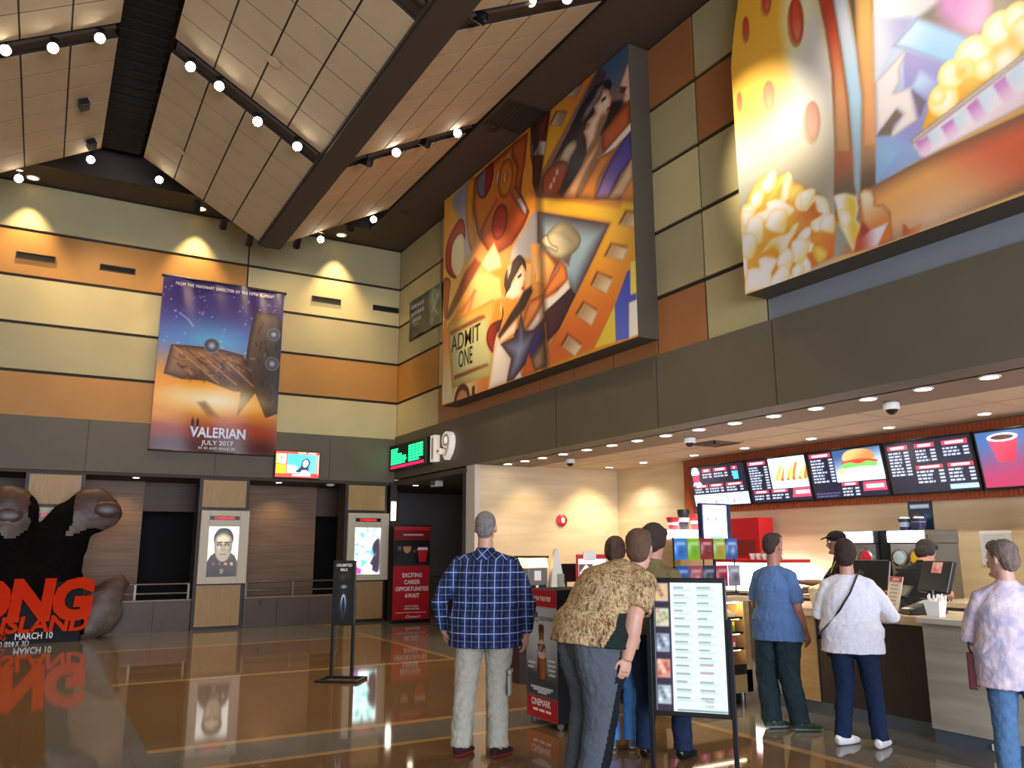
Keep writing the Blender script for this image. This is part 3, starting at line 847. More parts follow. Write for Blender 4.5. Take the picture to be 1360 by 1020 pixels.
def airbrush_mural_two():
    a = Art(-6.27, -2.2, 4.37, 8.66, .018, 'e0a85c')
    for j in range(a.ny):
        v = a.V[j, 0]
        s = max(0, v - 7.2)
        ul = -6.27 + .145 * s + .11 * s * s
        a.U[j] = np.linspace(ul, -2.2, a.nx)
    P = a.poly
    # reel with red holes
    P([(-6.44, 8.85), (-4.95, 7.79), (-5, 7.29), (-4.91, 6.37), (-4.97, 5.41), (-5.05, 4.49), (-6.66, 4.47), (-6.42, 7.01)], 'd8a02c', 'd2ccc0', ((-5.67, 6.93), (-5, 6.32)))
    P([(-5.35, 8.07), (-4.92, 7.76), (-5, 7.29), (-4.92, 6.38), (-4.96, 5.73), (-5.33, 6.25), (-5.46, 6.89), (-5.48, 7.32)], 'dccf9c', 'c8c4b8', ((-5.42, 7.1), (-5.04, 6.87)), soft=.08)
    P([(-6.71, 6.52), (-4.95, 5.69), (-5.02, 4.76), (-5.17, 4.4), (-6.39, 4.36), (-6.84, 4.67)], 'e6dfc8', 'b8c0b8', ((-5.82, 5.92), (-6.15, 5.62)), soft=.28)
    for (x, y), rx, ry, e in (((-6.01, 7.54), .055, .17, 1), ((-5.68, 7.69), .075, .16, 1), ((-5.3, 7.21), .11, .30, 1), ((-6.18, 6.69), .045, .13, .7), ((-5.75, 6.54), .1, .19, .6), ((-5.2, 5.96), .115, .24, .7)):
        P(ell(x, y, rx, ry), 'd08a48', edge='9a5424', ew=.05, op=e)
        P(ell(x + .012, y + .02, rx * .8, ry * .92), 'c4402c', 'd88054', ((x, y + ry * .5), (x, y - ry)), edge='8a2818', ew=.06, op=e)
    P([(-5.02, 7.51), (-4.81, 7.3), (-4.76, 6.54), (-4.74, 6.03), (-4.75, 5.47), (-4.78, 5.01), (-4.75, 4.75), (-5.02, 4.79), (-4.95, 5.57), (-4.91, 6.37), (-4.94, 6.9)], 'b83c24', 'd89a64', ((-4.87, 7.1), (-4.83, 6)), edge='7a4a34', ew=.06)
    P([(-4.96, 5.53), (-4.75, 5.44), (-4.75, 5.21), (-4.74, 4.98), (-4.88, 5.02), (-5.01, 5.07)], 'c86444', '75604c', ((-4.87, 5.4), (-4.86, 5.04)))
    P([(-4.82, 7.34), (-4.67, 7.24), (-4.6, 6.45), (-4.59, 5.95), (-4.65, 5.43), (-4.7, 5.06), (-4.74, 4.86), (-4.77, 5.09), (-4.75, 5.47), (-4.74, 6.03), (-4.77, 6.62)], 'c8ccd0', 'a6cade', ((-4.7, 6.92), (-4.67, 5.91)), edge='8aa4b0', ew=.04)
    P([(-4.65, 7.26), (-4.55, 7.2), (-4.59, 6.52), (-4.59, 6.2), (-4.59, 6.44)], '5c5040')
    P([(-4.55, 7.16), (-4.36, 7.04), (-4.46, 5.34), (-4.65, 5.42), (-4.59, 5.95), (-4.6, 6.48)], 'cfa45c', 'd89868', ((-4.49, 6.79), (-4.57, 5.54)), edge='a07448', ew=.06)
    P([(-4.65, 5.43), (-4.49, 5.35), (-4.53, 5), (-4.08, 5.02), (-3.71, 5.02), (-3.34, 4.93), (-3.39, 4.48), (-4.46, 4.44), (-4.85, 4.41), (-4.71, 4.96)], 'a88060', '665242', ((-4.56, 5.35), (-4.59, 5.03)))
    # dark ground of the lower band with its orange glow
    P([(-4.53, 5), (-4.05, 5.04), (-3.15, 5.05), (-2.77, 5.03), (-2.87, 4.25), (-3.24, 4.4), (-4.43, 4.38), (-4.8, 4.4), (-4.82, 4.83), (-4.64, 4.99)], 'e06a44', 'e8a458', ((-3.43, 4.93), (-3.89, 4.58)), edge='7a5a44', ew=.2)
    a.glow(*(-4.01, 4.48), 1.0, .5, 'e8bc94', .9)
    # boxed cell: blue ground, pale folded paper, lilac
    P([(-4.31, 7.36), (-2.41, 6.55), (-2.6, 5.17), (-3.75, 5.17), (-4.02, 5.05), (-4.53, 4.99)], '8ea6cc', 'b4c0d4', ((-4.27, 5.34), (-4.25, 6.3)))
    P([(-4.34, 7.03), (-3.7, 6.6), (-3.73, 6.45), (-3.94, 6.45), (-4.22, 6.58), (-4.38, 6.71)], 'd6d4d0', 'b9b6b4', ((-4.21, 6.67), (-3.8, 6.51)))
    P([(-3.95, 6.41), (-3.72, 6.45), (-3.14, 6.37), (-3.2, 5.9), (-3.39, 5.88), (-3.47, 5.89)], '6a6050', soft=.03)
    P([(-3.71, 6.54), (-3.27, 6.39), (-3.27, 6.1), (-3.33, 5.94), (-3.46, 5.92), (-3.64, 6.12), (-3.74, 6.34)], 'b070a8', 'd894b8', ((-3.65, 6.21), (-3.39, 6.09)), soft=.06)
    P([(-3.26, 6.3), (-2.93, 6.08), (-3.04, 5.98), (-3.16, 5.96), (-3.28, 6)], '8a7c60')
    P([(-4.38, 6.69), (-4.17, 6.55), (-3.99, 6.45), (-3.95, 6.41), (-4.24, 6.24), (-4.43, 6.03)], 'c2c8d0', '9a9cbe', ((-4.36, 6.44), (-4.07, 6.47)), soft=.02)
    P([(-3.94, 6.41), (-3.46, 5.89), (-3.56, 5.81), (-3.62, 5.76), (-3.73, 5.82), (-4.09, 6.17), (-4.22, 6.28)], '8cb8da', 'b8ccd8', ((-3.76, 6.07), (-4.14, 6.28)), edge='7a90a8', ew=.05)
    P([(-4.12, 6.18), (-3.68, 5.78), (-3.82, 5.58), (-3.99, 5.36), (-4.15, 5.75)], '9890c0', '7f88bc', ((-4.06, 6.12), (-3.91, 5.56)))
    P([(-3.98, 5.88), (-3.79, 5.65), (-3.9, 5.53), (-4.07, 5.77)], 'a9c4dc', '8890c0', ((-3.98, 5.82), (-3.86, 5.54)), soft=.02)
    P([(-4.07, 5.74), (-3.94, 5.55), (-3.89, 5.46), (-4.05, 5.23), (-4.29, 5.19), (-4.53, 5.01), (-4.48, 5.47)], '8a86bc', '8ab4d8', ((-4.1, 5.47), (-4.36, 5.14)))
    P([(-4.43, 6.02), (-4.11, 6.17), (-4.09, 6.13), (-4.17, 6.02), (-4.18, 5.89), (-4.25, 5.81), (-4.08, 5.78), (-4.05, 5.43), (-4.32, 5.37), (-4.33, 5.43), (-4.19, 5.55), (-4.24, 5.63), (-4.48, 5.47)], 'd8d0cc', edge='a8a0a0', ew=.05)
    P([(-4.48, 5.47), (-4.25, 5.63), (-4.19, 5.55), (-4.29, 5.5), (-4.33, 5.41), (-4.46, 5.46)], '716250')
    P([(-4.08, 5.75), (-3.95, 5.57), (-4.03, 5.44)], '6c5f70')
    # popcorn tub
    P([(-4.02, 5.33), (-3.91, 5.55), (-3.77, 5.68), (-3.68, 5.78), (-3.62, 5.77), (-3.56, 5.81), (-3.44, 5.85), (-3.34, 5.94), (-3.22, 5.98), (-3.16, 5.96), (-3.04, 6), (-2.82, 6.01), (-2.75, 5.68), (-3.09, 5.56), (-4, 5.28)], 'f2dc6c', 'e2a428', ((-3.48, 5.77), (-3.61, 5.41)), edge='c89a30', ew=.08)
    for x, y, r in ((505, 640, .22), (560, 480, .2), (700, 360, .26), (860, 190, .24), (650, 440, .14), (960, 110, .2), (880, 380, .2), (1000, 200, .2), (470, 620, .12), (770, 440, .15)):
        u, v = a_pt2(x, y)
        r *= .62
        P(ell(u, v, r, r * 1.2, .4), 'f8ecd0', edge='ecd060', ew=.1)
    for x, y, r in ((630, 460, .13), (930, 260, .13), (840, 330, .1)):
        a.glow(*a_pt2(x, y), r, r, 'e0a820', .8)
    P([(-4.14, 5.27), (-3.09, 5.56), (-2.52, 5.72), (-2.53, 5.65), (-3.09, 5.51), (-4.13, 5.22)], 'e2d6cc', edge='8a7868', ew=.05)
    tub = [(-4.13, 5.22), (-3.09, 5.51), (-2.53, 5.65), (-2.6, 5.15), (-4.02, 5.04), (-4.07, 5.07)]
    P(tub, 'ece4e4', 'f0d8d8', ((-3.84, 5.13), (-3.27, 5.29)), edge='b8a8a8', ew=.04)
    for q in ([(-4.1, 5.22), (-3.97, 5.24), (-3.94, 5.11), (-4.02, 5.05), (-4.06, 5.08)], [(-3.85, 5.26), (-3.73, 5.29), (-3.69, 5.14), (-3.79, 5.09), (-3.81, 5.12)], [(-3.61, 5.33), (-3.5, 5.37), (-3.44, 5.17), (-3.54, 5.14)], [(-3.37, 5.41), (-3.26, 5.44), (-3.2, 5.22), (-3.3, 5.21)]):
        P(q, 'b878b8', 'ecc8dc', (q[0], q[-1]))
    for q in ([(-3.97, 5.24), (-3.85, 5.26), (-3.81, 5.12), (-3.94, 5.11)], [(-3.73, 5.29), (-3.61, 5.33), (-3.56, 5.15), (-3.69, 5.14)], [(-3.5, 5.37), (-3.37, 5.41), (-3.31, 5.22), (-3.44, 5.17)], [(-3.25, 5.43), (-3.12, 5.49), (-3.09, 5.25), (-3.19, 5.23)]):
        P(q, 'bcd4e4', 'eee4e4', (q[0], q[2]))
    # popcorn heap bottom left
    heap = [(-6.26, 5.36), (-6.19, 5.43), (-6.14, 5.52), (-6, 5.57), (-5.93, 5.63), (-5.78, 5.62), (-5.69, 5.55), (-5.6, 5.56), (-5.52, 5.51), (-5.49, 5.42), (-5.38, 5.33), (-5.29, 5.22), (-5.17, 5.14), (-5.08, 4.99), (-5.06, 4.85), (-5.01, 4.82), (-5.07, 4.44), (-5.35, 4.4), (-6.28, 4.33), (-6.48, 4.39), (-6.32, 5.23)]
    a.glow(*(-5.6, 5.26), 1.25, 1.0, '77684e', .9, 1.0)
    P(heap, 'e8a838', 'd8722c', ((-5.88, 5.24), (-5.14, 4.65)), edge='b0743a', ew=.05)
    W_ = 'f4ece6'
    for q in ([(-6.14, 5.45), (-6.07, 5.55), (-5.93, 5.64), (-5.78, 5.61), (-5.7, 5.55), (-5.75, 5.47), (-5.86, 5.43), (-5.93, 5.33), (-6.04, 5.36)], [(-5.87, 5.36), (-5.75, 5.46), (-5.68, 5.55), (-5.58, 5.55), (-5.51, 5.49), (-5.49, 5.38), (-5.43, 5.36), (-5.37, 5.28), (-5.51, 5.2), (-5.58, 5.25), (-5.65, 5.43), (-5.76, 5.34)]):
        P(q, 'f0d070', edge='e0b030', ew=.1, sm=3)
    P([(-5.68, 5.29), (-5.58, 5.55), (-5.51, 5.49), (-5.54, 5.39), (-5.58, 5.25)], W_, edge='ecd890', ew=.1, sm=3)
    P([(-6.26, 5.36), (-6.19, 5.43), (-6.05, 5.39), (-6.02, 5.3), (-6.07, 5.2), (-6.05, 5.03), (-6.13, 4.9), (-6.18, 4.76), (-6.22, 4.72), (-6.28, 4.86), (-6.31, 5.12)], W_, 'ecc860', ((-6.22, 5.37), (-6.15, 4.82)), edge='e8b850', ew=.08, sm=3)
    P([(-6.07, 5.14), (-6.04, 5.25), (-5.89, 5.25), (-5.87, 5.33), (-5.7, 5.3), (-5.59, 5.2), (-5.5, 5.1), (-5.6, 5.05), (-5.69, 4.99), (-5.83, 4.97), (-5.91, 5.13), (-6, 5.04)], W_, edge='f0dcb0', ew=.08, sm=3)
    P([(-5.5, 5.18), (-5.44, 5.26), (-5.35, 5.26), (-5.28, 5.18), (-5.19, 5.14), (-5.1, 5.06), (-5.07, 4.91), (-5.13, 4.74), (-5.28, 4.77), (-5.32, 4.89), (-5.21, 4.92), (-5.22, 4.96), (-5.25, 5.09), (-5.35, 5.03), (-5.46, 5.07)], W_, edge='f2d890', ew=.08, sm=2)
    P([(-5.98, 4.78), (-5.84, 4.89), (-5.62, 4.88), (-5.55, 4.94), (-5.46, 4.94), (-5.52, 4.84), (-5.63, 4.73), (-5.63, 4.51), (-5.73, 4.48), (-5.78, 4.6), (-5.75, 4.71), (-5.85, 4.79)], W_, edge='f0d47c', ew=.08, sm=3)
    P([(-5.56, 4.66), (-5.49, 4.8), (-5.38, 4.86), (-5.31, 4.82), (-5.34, 4.71), (-5.29, 4.63), (-5.33, 4.57), (-5.41, 4.58), (-5.35, 4.43), (-5.46, 4.4), (-5.53, 4.52)], W_, edge='f0dcb0', ew=.07, sm=3)
    P([(-5.33, 4.6), (-5.25, 4.62), (-5.17, 4.58), (-5.13, 4.49), (-5.18, 4.44), (-5.27, 4.43)], 'eccc58', edge='d8a030', ew=.08, sm=3)
    P([(-6.28, 4.33), (-6.22, 4.65), (-6.04, 4.62), (-6.05, 4.71), (-5.92, 4.72), (-5.78, 4.63), (-5.88, 4.51), (-5.84, 4.38), (-5.68, 4.38), (-5.5, 4.47), (-5.35, 4.41), (-5.43, 4.37), (-5.85, 4.35), (-6.23, 4.39)], W_, edge='f0dcb0', ew=.07, sm=2)
    P([(-6.28, 4.89), (-6.21, 4.84), (-6.22, 4.66), (-6.26, 4.55)], 'f4ecec')
    P([(-5.46, 5.07), (-5.35, 5.02), (-5.24, 5.09), (-5.24, 4.99), (-5.15, 4.92), (-5.3, 4.9), (-5.38, 4.86), (-5.52, 4.84), (-5.45, 4.95)], 'd47038', 'e0983c', ((-5.25, 5.04), (-5.48, 4.89)))
    P([(-5.38, 4.73), (-5.24, 4.75), (-5, 4.82), (-5.07, 4.44), (-5.14, 4.43), (-5.14, 4.52), (-5.24, 4.62)], 'e09a34', 'dc7038', ((-5.32, 4.71), (-5.09, 4.47)), soft=.02)
    hp_ = [(-6.23, 5.81), (-4.96, 5.28), (-6.34, 4.35), (-5.08, 4)]
    for s_, t_, r_ in ((.08, .36, .085), (.2, .2, .09), (.34, .06, .08), (.47, .05, .075), (.6, .16, .075), (.72, .2, .07), (.84, .26, .075), (.93, .4, .07), (.3, .3, .1), (.42, .38, .09), (.18, .45, .09), (.1, .58, .09), (.55, .55, .08), (.64, .62, .09), (.5, .7, .1), (.36, .62, .09), (.25, .75, .09), (.14, .85, .09), (.45, .85, .08), (.62, .8, .08), (.76, .66, .075), (.84, .5, .08), (.3, .9, .08)):
        u = hp_[0][0] * (1 - s_) * (1 - t_) + hp_[1][0] * s_ * (1 - t_) + hp_[2][0] * (1 - s_) * t_ + hp_[3][0] * s_ * t_
        v = hp_[0][1] * (1 - s_) * (1 - t_) + hp_[1][1] * s_ * (1 - t_) + hp_[2][1] * (1 - s_) * t_ + hp_[3][1] * s_ * t_
        if (s_ * 37) % 1 < .4:
            continue
        r_ *= 1.0 + (s_ * 53) % .8
        P(spline([(u + r_ * (1 + .25 * math.cos(3 * q + s_ * 9)) * math.cos(q), v + r_ * (1.1 + .25 * math.sin(2 * q + t_ * 7)) * math.sin(q)) for q in (.3, 1.2, 2.2, 3.1, 4.1, 5.2)]), 'f4ece4', 'ecd078', ((u - r_ * .3, v + r_ * .4), (u + r_, v - r_)), edge='e6b94c', ew=.05, eo=.6)
    a.glow(*(-5.83, 4.77), .2, .17, 'd8a020', .8)
    a.glow(*(-5.59, 5), .2, .2, 'e8c030', .5)
    # loose popcorn beyond the reel edge
    P([(-5.01, 5.06), (-4.96, 5.06), (-4.88, 5.04), (-4.76, 4.96), (-4.74, 4.84), (-4.78, 4.73), (-4.73, 4.62), (-4.75, 4.54), (-4.84, 4.4), (-4.96, 4.71)], W_, 'e6c040', ((-4.96, 4.87), (-4.81, 4.87)), edge='e8dcc0', ew=.05)
    P([(-4.97, 4.9), (-4.88, 4.86), (-4.83, 4.75), (-4.89, 4.68), (-4.96, 4.72)], W_, edge='ecd080', ew=.07, sm=3)
    P([(-4.73, 4.98), (-4.66, 5), (-4.58, 4.96), (-4.55, 4.86), (-4.56, 4.8), (-4.47, 4.76), (-4.41, 4.66), (-4.42, 4.38), (-4.58, 4.39), (-4.72, 4.68)], 'e8d8b0', 'd87c38', ((-4.63, 4.94), (-4.55, 4.5)), edge='b06a34', ew=.05)
    P([(-4.8, 4.53), (-4.72, 4.68), (-4.64, 4.56), (-4.45, 4.57), (-4.58, 4.39), (-4.84, 4.4)], 'e8dce0', 'c05038', ((-4.55, 4.49), (-4.78, 4.49)))
    P([(-4.72, 4.68), (-4.64, 4.56), (-4.72, 4.53), (-4.76, 4.53)], 'a84430')
    P([(-5.06, 4.43), (-4.84, 4.4), (-4.96, 4.69), (-5.01, 4.76)], '8c9a90', 'b4744c', ((-5, 4.52), (-4.88, 4.42)), op=.8)
    P([(-4.3, 4.51), (-4.24, 4.43), (-4.12, 4.45), (-4.16, 4.36), (-4.32, 4.39)], 'c05434', 'd88858', ((-4.29, 4.47), (-4.15, 4.42)))
    return a


def a_pt2(x, y):
    p = [(-3.86, 6.22), (-3.33, 5.9), (-3.93, 5.63), (-3.4, 5.36)]
    s, t = (x - 400) / 400, (y - 200) / 400
    return tuple(p[0][i] * (1 - s) * (1 - t) + p[1][i] * s * (1 - t) + p[2][i] * (1 - s) * t + p[3][i] * s * t for i in (0, 1))


def mural(name, label, art, u0, u1, v0, v1, extra=None, outline=None):
    o = thing(name, label, 'mural', (MF + .18, -(u0 + u1) / 2, v0), 0)
    T = FR(MF, 0, 0)
    mb = MB()
    art.put(mb, T)
    if extra:
        extra(mb, T)
    mb.build('painted_face', [M['print']], o, world=True)
    b = MB()
    b.prism(outline or [(u0, v0), (u1, v0), (u1, v1), (u0, v1)], -.36, -.004, 0, T)
    b.build('box_frame', M['olive_d'], o, world=True)
    return o





def ticket_text(mb, T):
    p0, p1 = [(-13.94, 5.32), (-12.66, 5.31)]
    ang = math.atan2(p1[1] - p0[1], p1[0] - p0[0])
    for s, (x, y), w in (('ADMIT', p0, math.hypot(p1[0] - p0[0], p1[1] - p0[1]) * .96), ('ONE', (-13.6, 4.95), .58)):
        TT = T @ Matrix.Translation((x, y, 0)) @ Matrix.Rotation(ang, 4, 'Z')
        vs, _ = text_data(s, 1, .006)
        ww = max(v[0] for v in vs) - min(v[0] for v in vs)
        mb.text(s, 0, 0, .47, TT, 0, .006, 'l', sx=w / ww / .47, bold=.006, c=lin('3a2416'))


mural('wall_mural', 'big film strip mural with two embracing couples and an admit one ticket', airbrush_mural_one(), -14.36, -8.19, 4.33, 8.66, ticket_text)
ol = [(-6.27, 4.37), (-2.2, 4.37), (-2.2, 8.66)] + [(-6.27 + .145 * max(0, v - 7.2) + .11 * max(0, v - 7.2) ** 2, v) for v in (8.66, 8.4, 8.1, 7.8, 7.5, 7.2)]
mural('wall_mural', 'big painted mural of a film reel, popcorn heap and striped popcorn tub', airbrush_mural_two(), -6.27, -2.2, 4.37, 8.66, None, ol)


# ---------------------------------------------------------------- hanging film banner: a plain desert sunset with a nondescript craft
def sunset_print(u0, u1, v0, v1):
    a = Art(u0, u1, v0, v1, .016, '3a2a78')
    w, h = u1 - u0, v1 - v0

    def Q(*p):
        return [(u0 + x * w, v0 + y * h) for x, y in p]
    P = a.poly
    P(Q((0, .5), (1, .5), (1, 1), (0, 1)), '352468', '5a78c0', (Q((0, .9))[0], Q((0, .6))[0]))
    P(Q((0, 0), (1, 0), (1, .62), (0, .62)), 'f09a28', '6a78b4', (Q((0, .38))[0], Q((0, .64))[0]))
    a.glow(*Q((.42, .64))[0], w * .5, h * .17, '58b8e0', .75)
    P(Q((0, 0), (1, 0), (1, .36), (0, .36)), 'f0a03a', '8a2c14', (Q((0, .3))[0], Q((0, .06))[0]))
    rnd = random.Random(4)
    for i in range(150):
        u, v = u0 + rnd.random() * w, v0 + h * (.55 + .4 * rnd.random())
        a.glow(u, v, .03, .03, 'e8f0ff', rnd.random() ** 2)
    a.line(Q((.14, .79), (.22, .755), (.26, .72)), .025, 'd8ecff', .5)
    # craft: a long wedge hull with a round port and a tower behind it
    P(Q((.66, .22), (.72, .7), (.76, .86), (.95, .86), (1, .8), (1, .25), (.9, .22), (.8, .36)), '6a5a50', '3c3638', (Q((.7, .7))[0], Q((1, .6))[0]), edge='2a2426', ew=.12)
    P(Q((.06, .43), (.1, .6), (.45, .61), (.68, .58), (.76, .46), (.8, .36), (.62, .36), (.4, .41), (.2, .405)), '9a7050', '5c4438', (Q((.4, .6))[0], Q((.5, .38))[0]), edge='3a2820', ew=.14)
    for k in range(5):
        a.line(Q((.12 + .1 * k, .59 - .01 * k), (.5 + .07 * k, .40)), .03, '4a3428' if k % 2 else 'd8a878', .6)
    r_ = random.Random(8)
    for k in range(90):
        x, y = r_.uniform(.1, .74), r_.uniform(.42, .58)
        a.line(Q((x, y), (x + r_.uniform(.01, .06), y - r_.uniform(-.004, .03))), r_.uniform(.012, .04), r_.choice(['3a2a22', '6a4c3a', 'c09a74', '8a684c', '2c2224']), .55)
    for k in range(40):
        x, y = r_.uniform(.76, .97), r_.uniform(.3, .82)
        a.line(Q((x, y), (x + r_.uniform(-.02, .02), y - r_.uniform(.01, .05))), r_.uniform(.012, .04), r_.choice(['2c2428', '8a7a70', '544a48', '1e1a1e']), .55)
    for x, y, r in ((.42, .62, .13), (.93, .73, .11), (.93, .55, .12)):
        P(ell(*Q((x, y))[0], r * 1.25, r * 1.25), '3a3a44', edge='8a8a94', ew=.05)
        a.glow(*Q((x, y))[0], r, r, 'c8e0ff', .9)
    a.glow(*Q((.45, .30))[0], w * .75, h * .15, 'ffc848', .9).glow(*Q((.45, .30))[0], w * .5, h * .10, 'fff6dc', 1, 1.0)
    a.glow(*Q((.05, .2))[0], w * .5, h * .12, 'f8b030', .6)
    P(Q((.34, .28), (.4, .29), (.52, .2), (.42, .21)), '8a6038', soft=.03, op=.7)
    P(Q((0, 0), (1, 0), (1, .13), (.7, .17), (.4, .12), (0, .15)), 'a83c18', '4a1810', (Q((0, .14))[0], Q((0, .02))[0]), soft=.06)
    for x in (.31, .35):
        P(Q((x - .008, .13), (x + .01, .13), (x + .012, .175), (x, .195), (x - .01, .175)), '2a1410')
    return a


bo = thing('film_banner', 'large hanging vinyl banner with a purple to orange sunset sky and film title', 'banner', (2.94, 17.5, 3.53), 0)
T = FB(0, 17.52, 0)
mb = MB()
zf = lambda u, v: .012 * math.sin(u * 9 + v * 1.3) * max(0, v - 5.6) + .02 * math.sin(u * 5.1 + .6 * v)
sunset_print(1.70, 4.19, 3.53, 7.17).put(mb, T, zf=zf)
wc = lin('f0ece4')
mb.text('FROM THE VISIONARY DIRECTOR OF THE FIFTH ELEMENT', 2.95, 6.98, .095, T, 0, .07, sx=.72, spacing=1.15, c=wc)
mb.text('VALERIAN', 2.98, 3.83, .30, T, 0, .05, sx=.82, bold=.03, c=lin('9ab0d8'))
mb.text('VALERIAN', 2.98, 3.84, .29, T, 0, .055, sx=.82, bold=.008, c=lin('eceff4'))
mb.text('JULY 2017', 2.98, 3.68, .13, T, 0, .05, sx=1.1, bold=.01, c=wc)
mb.text('IN 3D AND REALD 3D', 2.98, 3.585, .075, T, 0, .05, sx=1.0, c=wc)
mb.build('vinyl_sheet', M['vinyl'], bo, world=True, smooth=True)
MB().cyl((1.66, 17.52, 7.17), (4.24, 17.52, 7.15), .03, n=10).build('top_rail', M['blackmetal'], bo, smooth=True, world=True)
MB().cyl((1.68, 17.53, 3.53), (4.2, 17.53, 3.53), .02, n=8).build('bottom_hem', M['darktrim'], bo, smooth=True, world=True)

# ---------------------------------------------------------------- slot vents in the upper wall
for x0, x1, wh in ((-.92, -.29, 'nearest the big gorilla hand side'), (.53, 1.15, 'just left of the sunset banner'), (4.86, 5.5, 'just right of the sunset banner'), (6.32, 6.93, 'tucked beside the corner')):
    o = thing('wall_vent', 'dark slot vent in the upper wall, ' + wh, 'vent', ((x0 + x1) / 2, D - .02, 7.12), 0, 'slot vents in the upper back wall')
    MB().box(x0, x1, D - .03, D, 7.12, 7.22).build('slot', M['void'], o, world=True)
    f = MB().box(x0 - .02, x1 + .02, D - .035, D, 7.22, 7.235).box(x0 - .02, x1 + .02, D - .035, D, 7.105, 7.12)
    f.box(x0 - .02, x0, D - .035, D, 7.12, 7.22).box(x1, x1 + .02, D - .035, D, 7.12, 7.22)
    f.build('vent_frame', M['darktrim'], o, world=True)

# ---------------------------------------------------------------- small green poster on the right wall
a = Art(-16.88, -15.09, 6.27, 7.17, .02, '2a2c2c')
for i in range(26):
    r_ = random.Random(i)
    u, v = -15.75 + r_.random() * .65, 6.3 + r_.random() * .85
    a.glow(u, v, .2, .16, ['5a8a80', '9ab8a8', '2c4a48', '7aa898'][i % 4], .7)
a.line([(-15.7, 6.4), (-15.5, 6.8), (-15.6, 7.05)], .03, 'c8dccc', .7).line([(-15.3, 6.5), (-15.5, 6.7), (-15.2, 7.0)], .025, 'b0ccc0', .7)
a.glow(-16.3, 6.42, .1, .08, 'b04050', .7)
for j, (w_, x_) in enumerate(((.7, -16.78), (.72, -16.78), (.45, -16.66))):
    a.poly([(x_, 6.96 - j * .17), (x_ + w_, 6.96 - j * .17), (x_ + w_, 7.05 - j * .17), (x_, 7.05 - j * .17)], 'a8b4b0')
    for q in range(1, 6):
        a.line([(x_ + w_ * q / 6, 6.95 - j * .17), (x_ + w_ * q / 6, 7.06 - j * .17)], .025, '2a2c2c')
a.line([(-16.62, 6.55), (-16.3, 6.55)], .02, '8a9490')
mb = MB()
T = FR(6.93, 0, 0)
a.put(mb, T, zf=lambda u, v: .012 * math.sin(u * 8 + v * 3))
mb.box(-16.9, -15.07, 6.25, 7.19, -.05, -.02, 1, T)
tag(mb.build('wall_poster', [M['vinyl'], M['black']], smooth=True), 'small dark and sea green vinyl poster hung near the corner beside the film strip mural', 'poster')

# ---------------------------------------------------------------- television under the banner
o = thing('television', 'small wall television showing a smiling woman on blue with a red border', 'television', (4.66, 17.52, 3.08), 0)
hs = MB().box(4.17, 5.15, 17.46, 17.56, 3.06, 3.65).build('housing', M['black'], o, world=True, bev=.01)
MB().box(4.5, 4.8, 17.55, 17.61, 3.25, 3.5).build('mount', M['blackmetal'], o, world=True)
a = Art(4.19, 5.13, 3.08, 3.63, .01, 'd83a2c')
a.poly([(4.2, 3.16), (4.41, 3.16), (4.41, 3.35), (4.2, 3.35)], 'f0b41c').poly([(4.2, 3.37), (4.41, 3.37), (4.41, 3.58), (4.2, 3.58)], 'f0ece4')
a.poly([(4.2, 3.37), (4.25, 3.37), (4.25, 3.58), (4.2, 3.58)], 'f0b848')
a.glow(4.31, 3.5, .06, .08, '3a3438', .9).glow(4.33, 3.44, .05, .04, 'd89088', .8)
a.poly([(4.44, 3.18), (5.07, 3.18), (5.07, 3.58), (4.44, 3.58)], '3aa8d8', '58c8d8', ((4.5, 3.6), (5.0, 3.2)))
a.poly([(4.44, 3.18), (4.75, 3.18), (4.62, 3.32), (4.44, 3.34)], 'd0e4ec', soft=.03)
a.poly(spline([(4.62, 3.2), (4.72, 3.3), (4.76, 3.44), (4.86, 3.5), (4.93, 3.42), (4.9, 3.3), (4.88, 3.2)]), '1c2c44')
a.poly(ell(4.83, 3.385, .06, .085, -.3), 'd8c8d0').poly([(4.7, 3.16), (4.76, 3.24), (4.86, 3.24), (4.95, 3.16)], 'ece4ec')
for x in (4.42, 4.64, 4.86):
    a.poly([(x + .02, 3.6), (x + .2, 3.6), (x + .2, 3.625), (x + .02, 3.625)], ['e8503c', 'f0d0a0', 'f0d0a0'][int((x - 4.4) / .2) % 3])
a.poly([(5.09, 3.15), (5.12, 3.15), (5.12, 3.58), (5.09, 3.58)], 'f0c0a0')
a.poly([(4.55, 3.11), (4.95, 3.11), (4.95, 3.15), (4.55, 3.15)], 'f4d0cc')
mb = MB()
a.put(mb, FB(0, 17.455, 0))
mb.build('display', M['screen'], hs, world=True)

# ---------------------------------------------------------------- showtimes board and the 1-9 sign
M['led_green'] = mat('green_leds', '18e070', .4, emit=1.3, ec='20ff80')
M['led_red'] = mat('red_leds', 'e01040', .4, emit=1.3, ec='ff1848')
o = thing('showtimes_board', 'black electronic board with lit green showtime rows beside the hall number sign', 'sign', (6.86, 16.55, 3.33), 0)
MB().box(6.80, 6.95, 15.5, 17.57, 3.30, 3.88).build('case', M['black'], o, world=True, bev=.01)
mb = MB()
T = FR(6.795, 0, 0)
rr_ = random.Random(2)
for j in range(6):
    v = 3.79 - j * .062
    n_ = [.28, .38, .62, .74, .86, .7][j]
    u = -17.45
    while u < -17.45 + n_:
        w_ = .06 + rr_.random() * .13
        mb.box(u, u + w_, v - .045, v, 0, .004, 0, T)
        u += w_ + .025
    for q in range(4):
        u = -16.42 + q * .2
        if j > 4 and q == 3:
            continue
        mb.box(u, u + .15, v - .045, v, 0, .004, 0, T)
        mb.box(u + .155, u + .175, v - .045, v - .02, 0, .004, 0, T)
u = -17.45
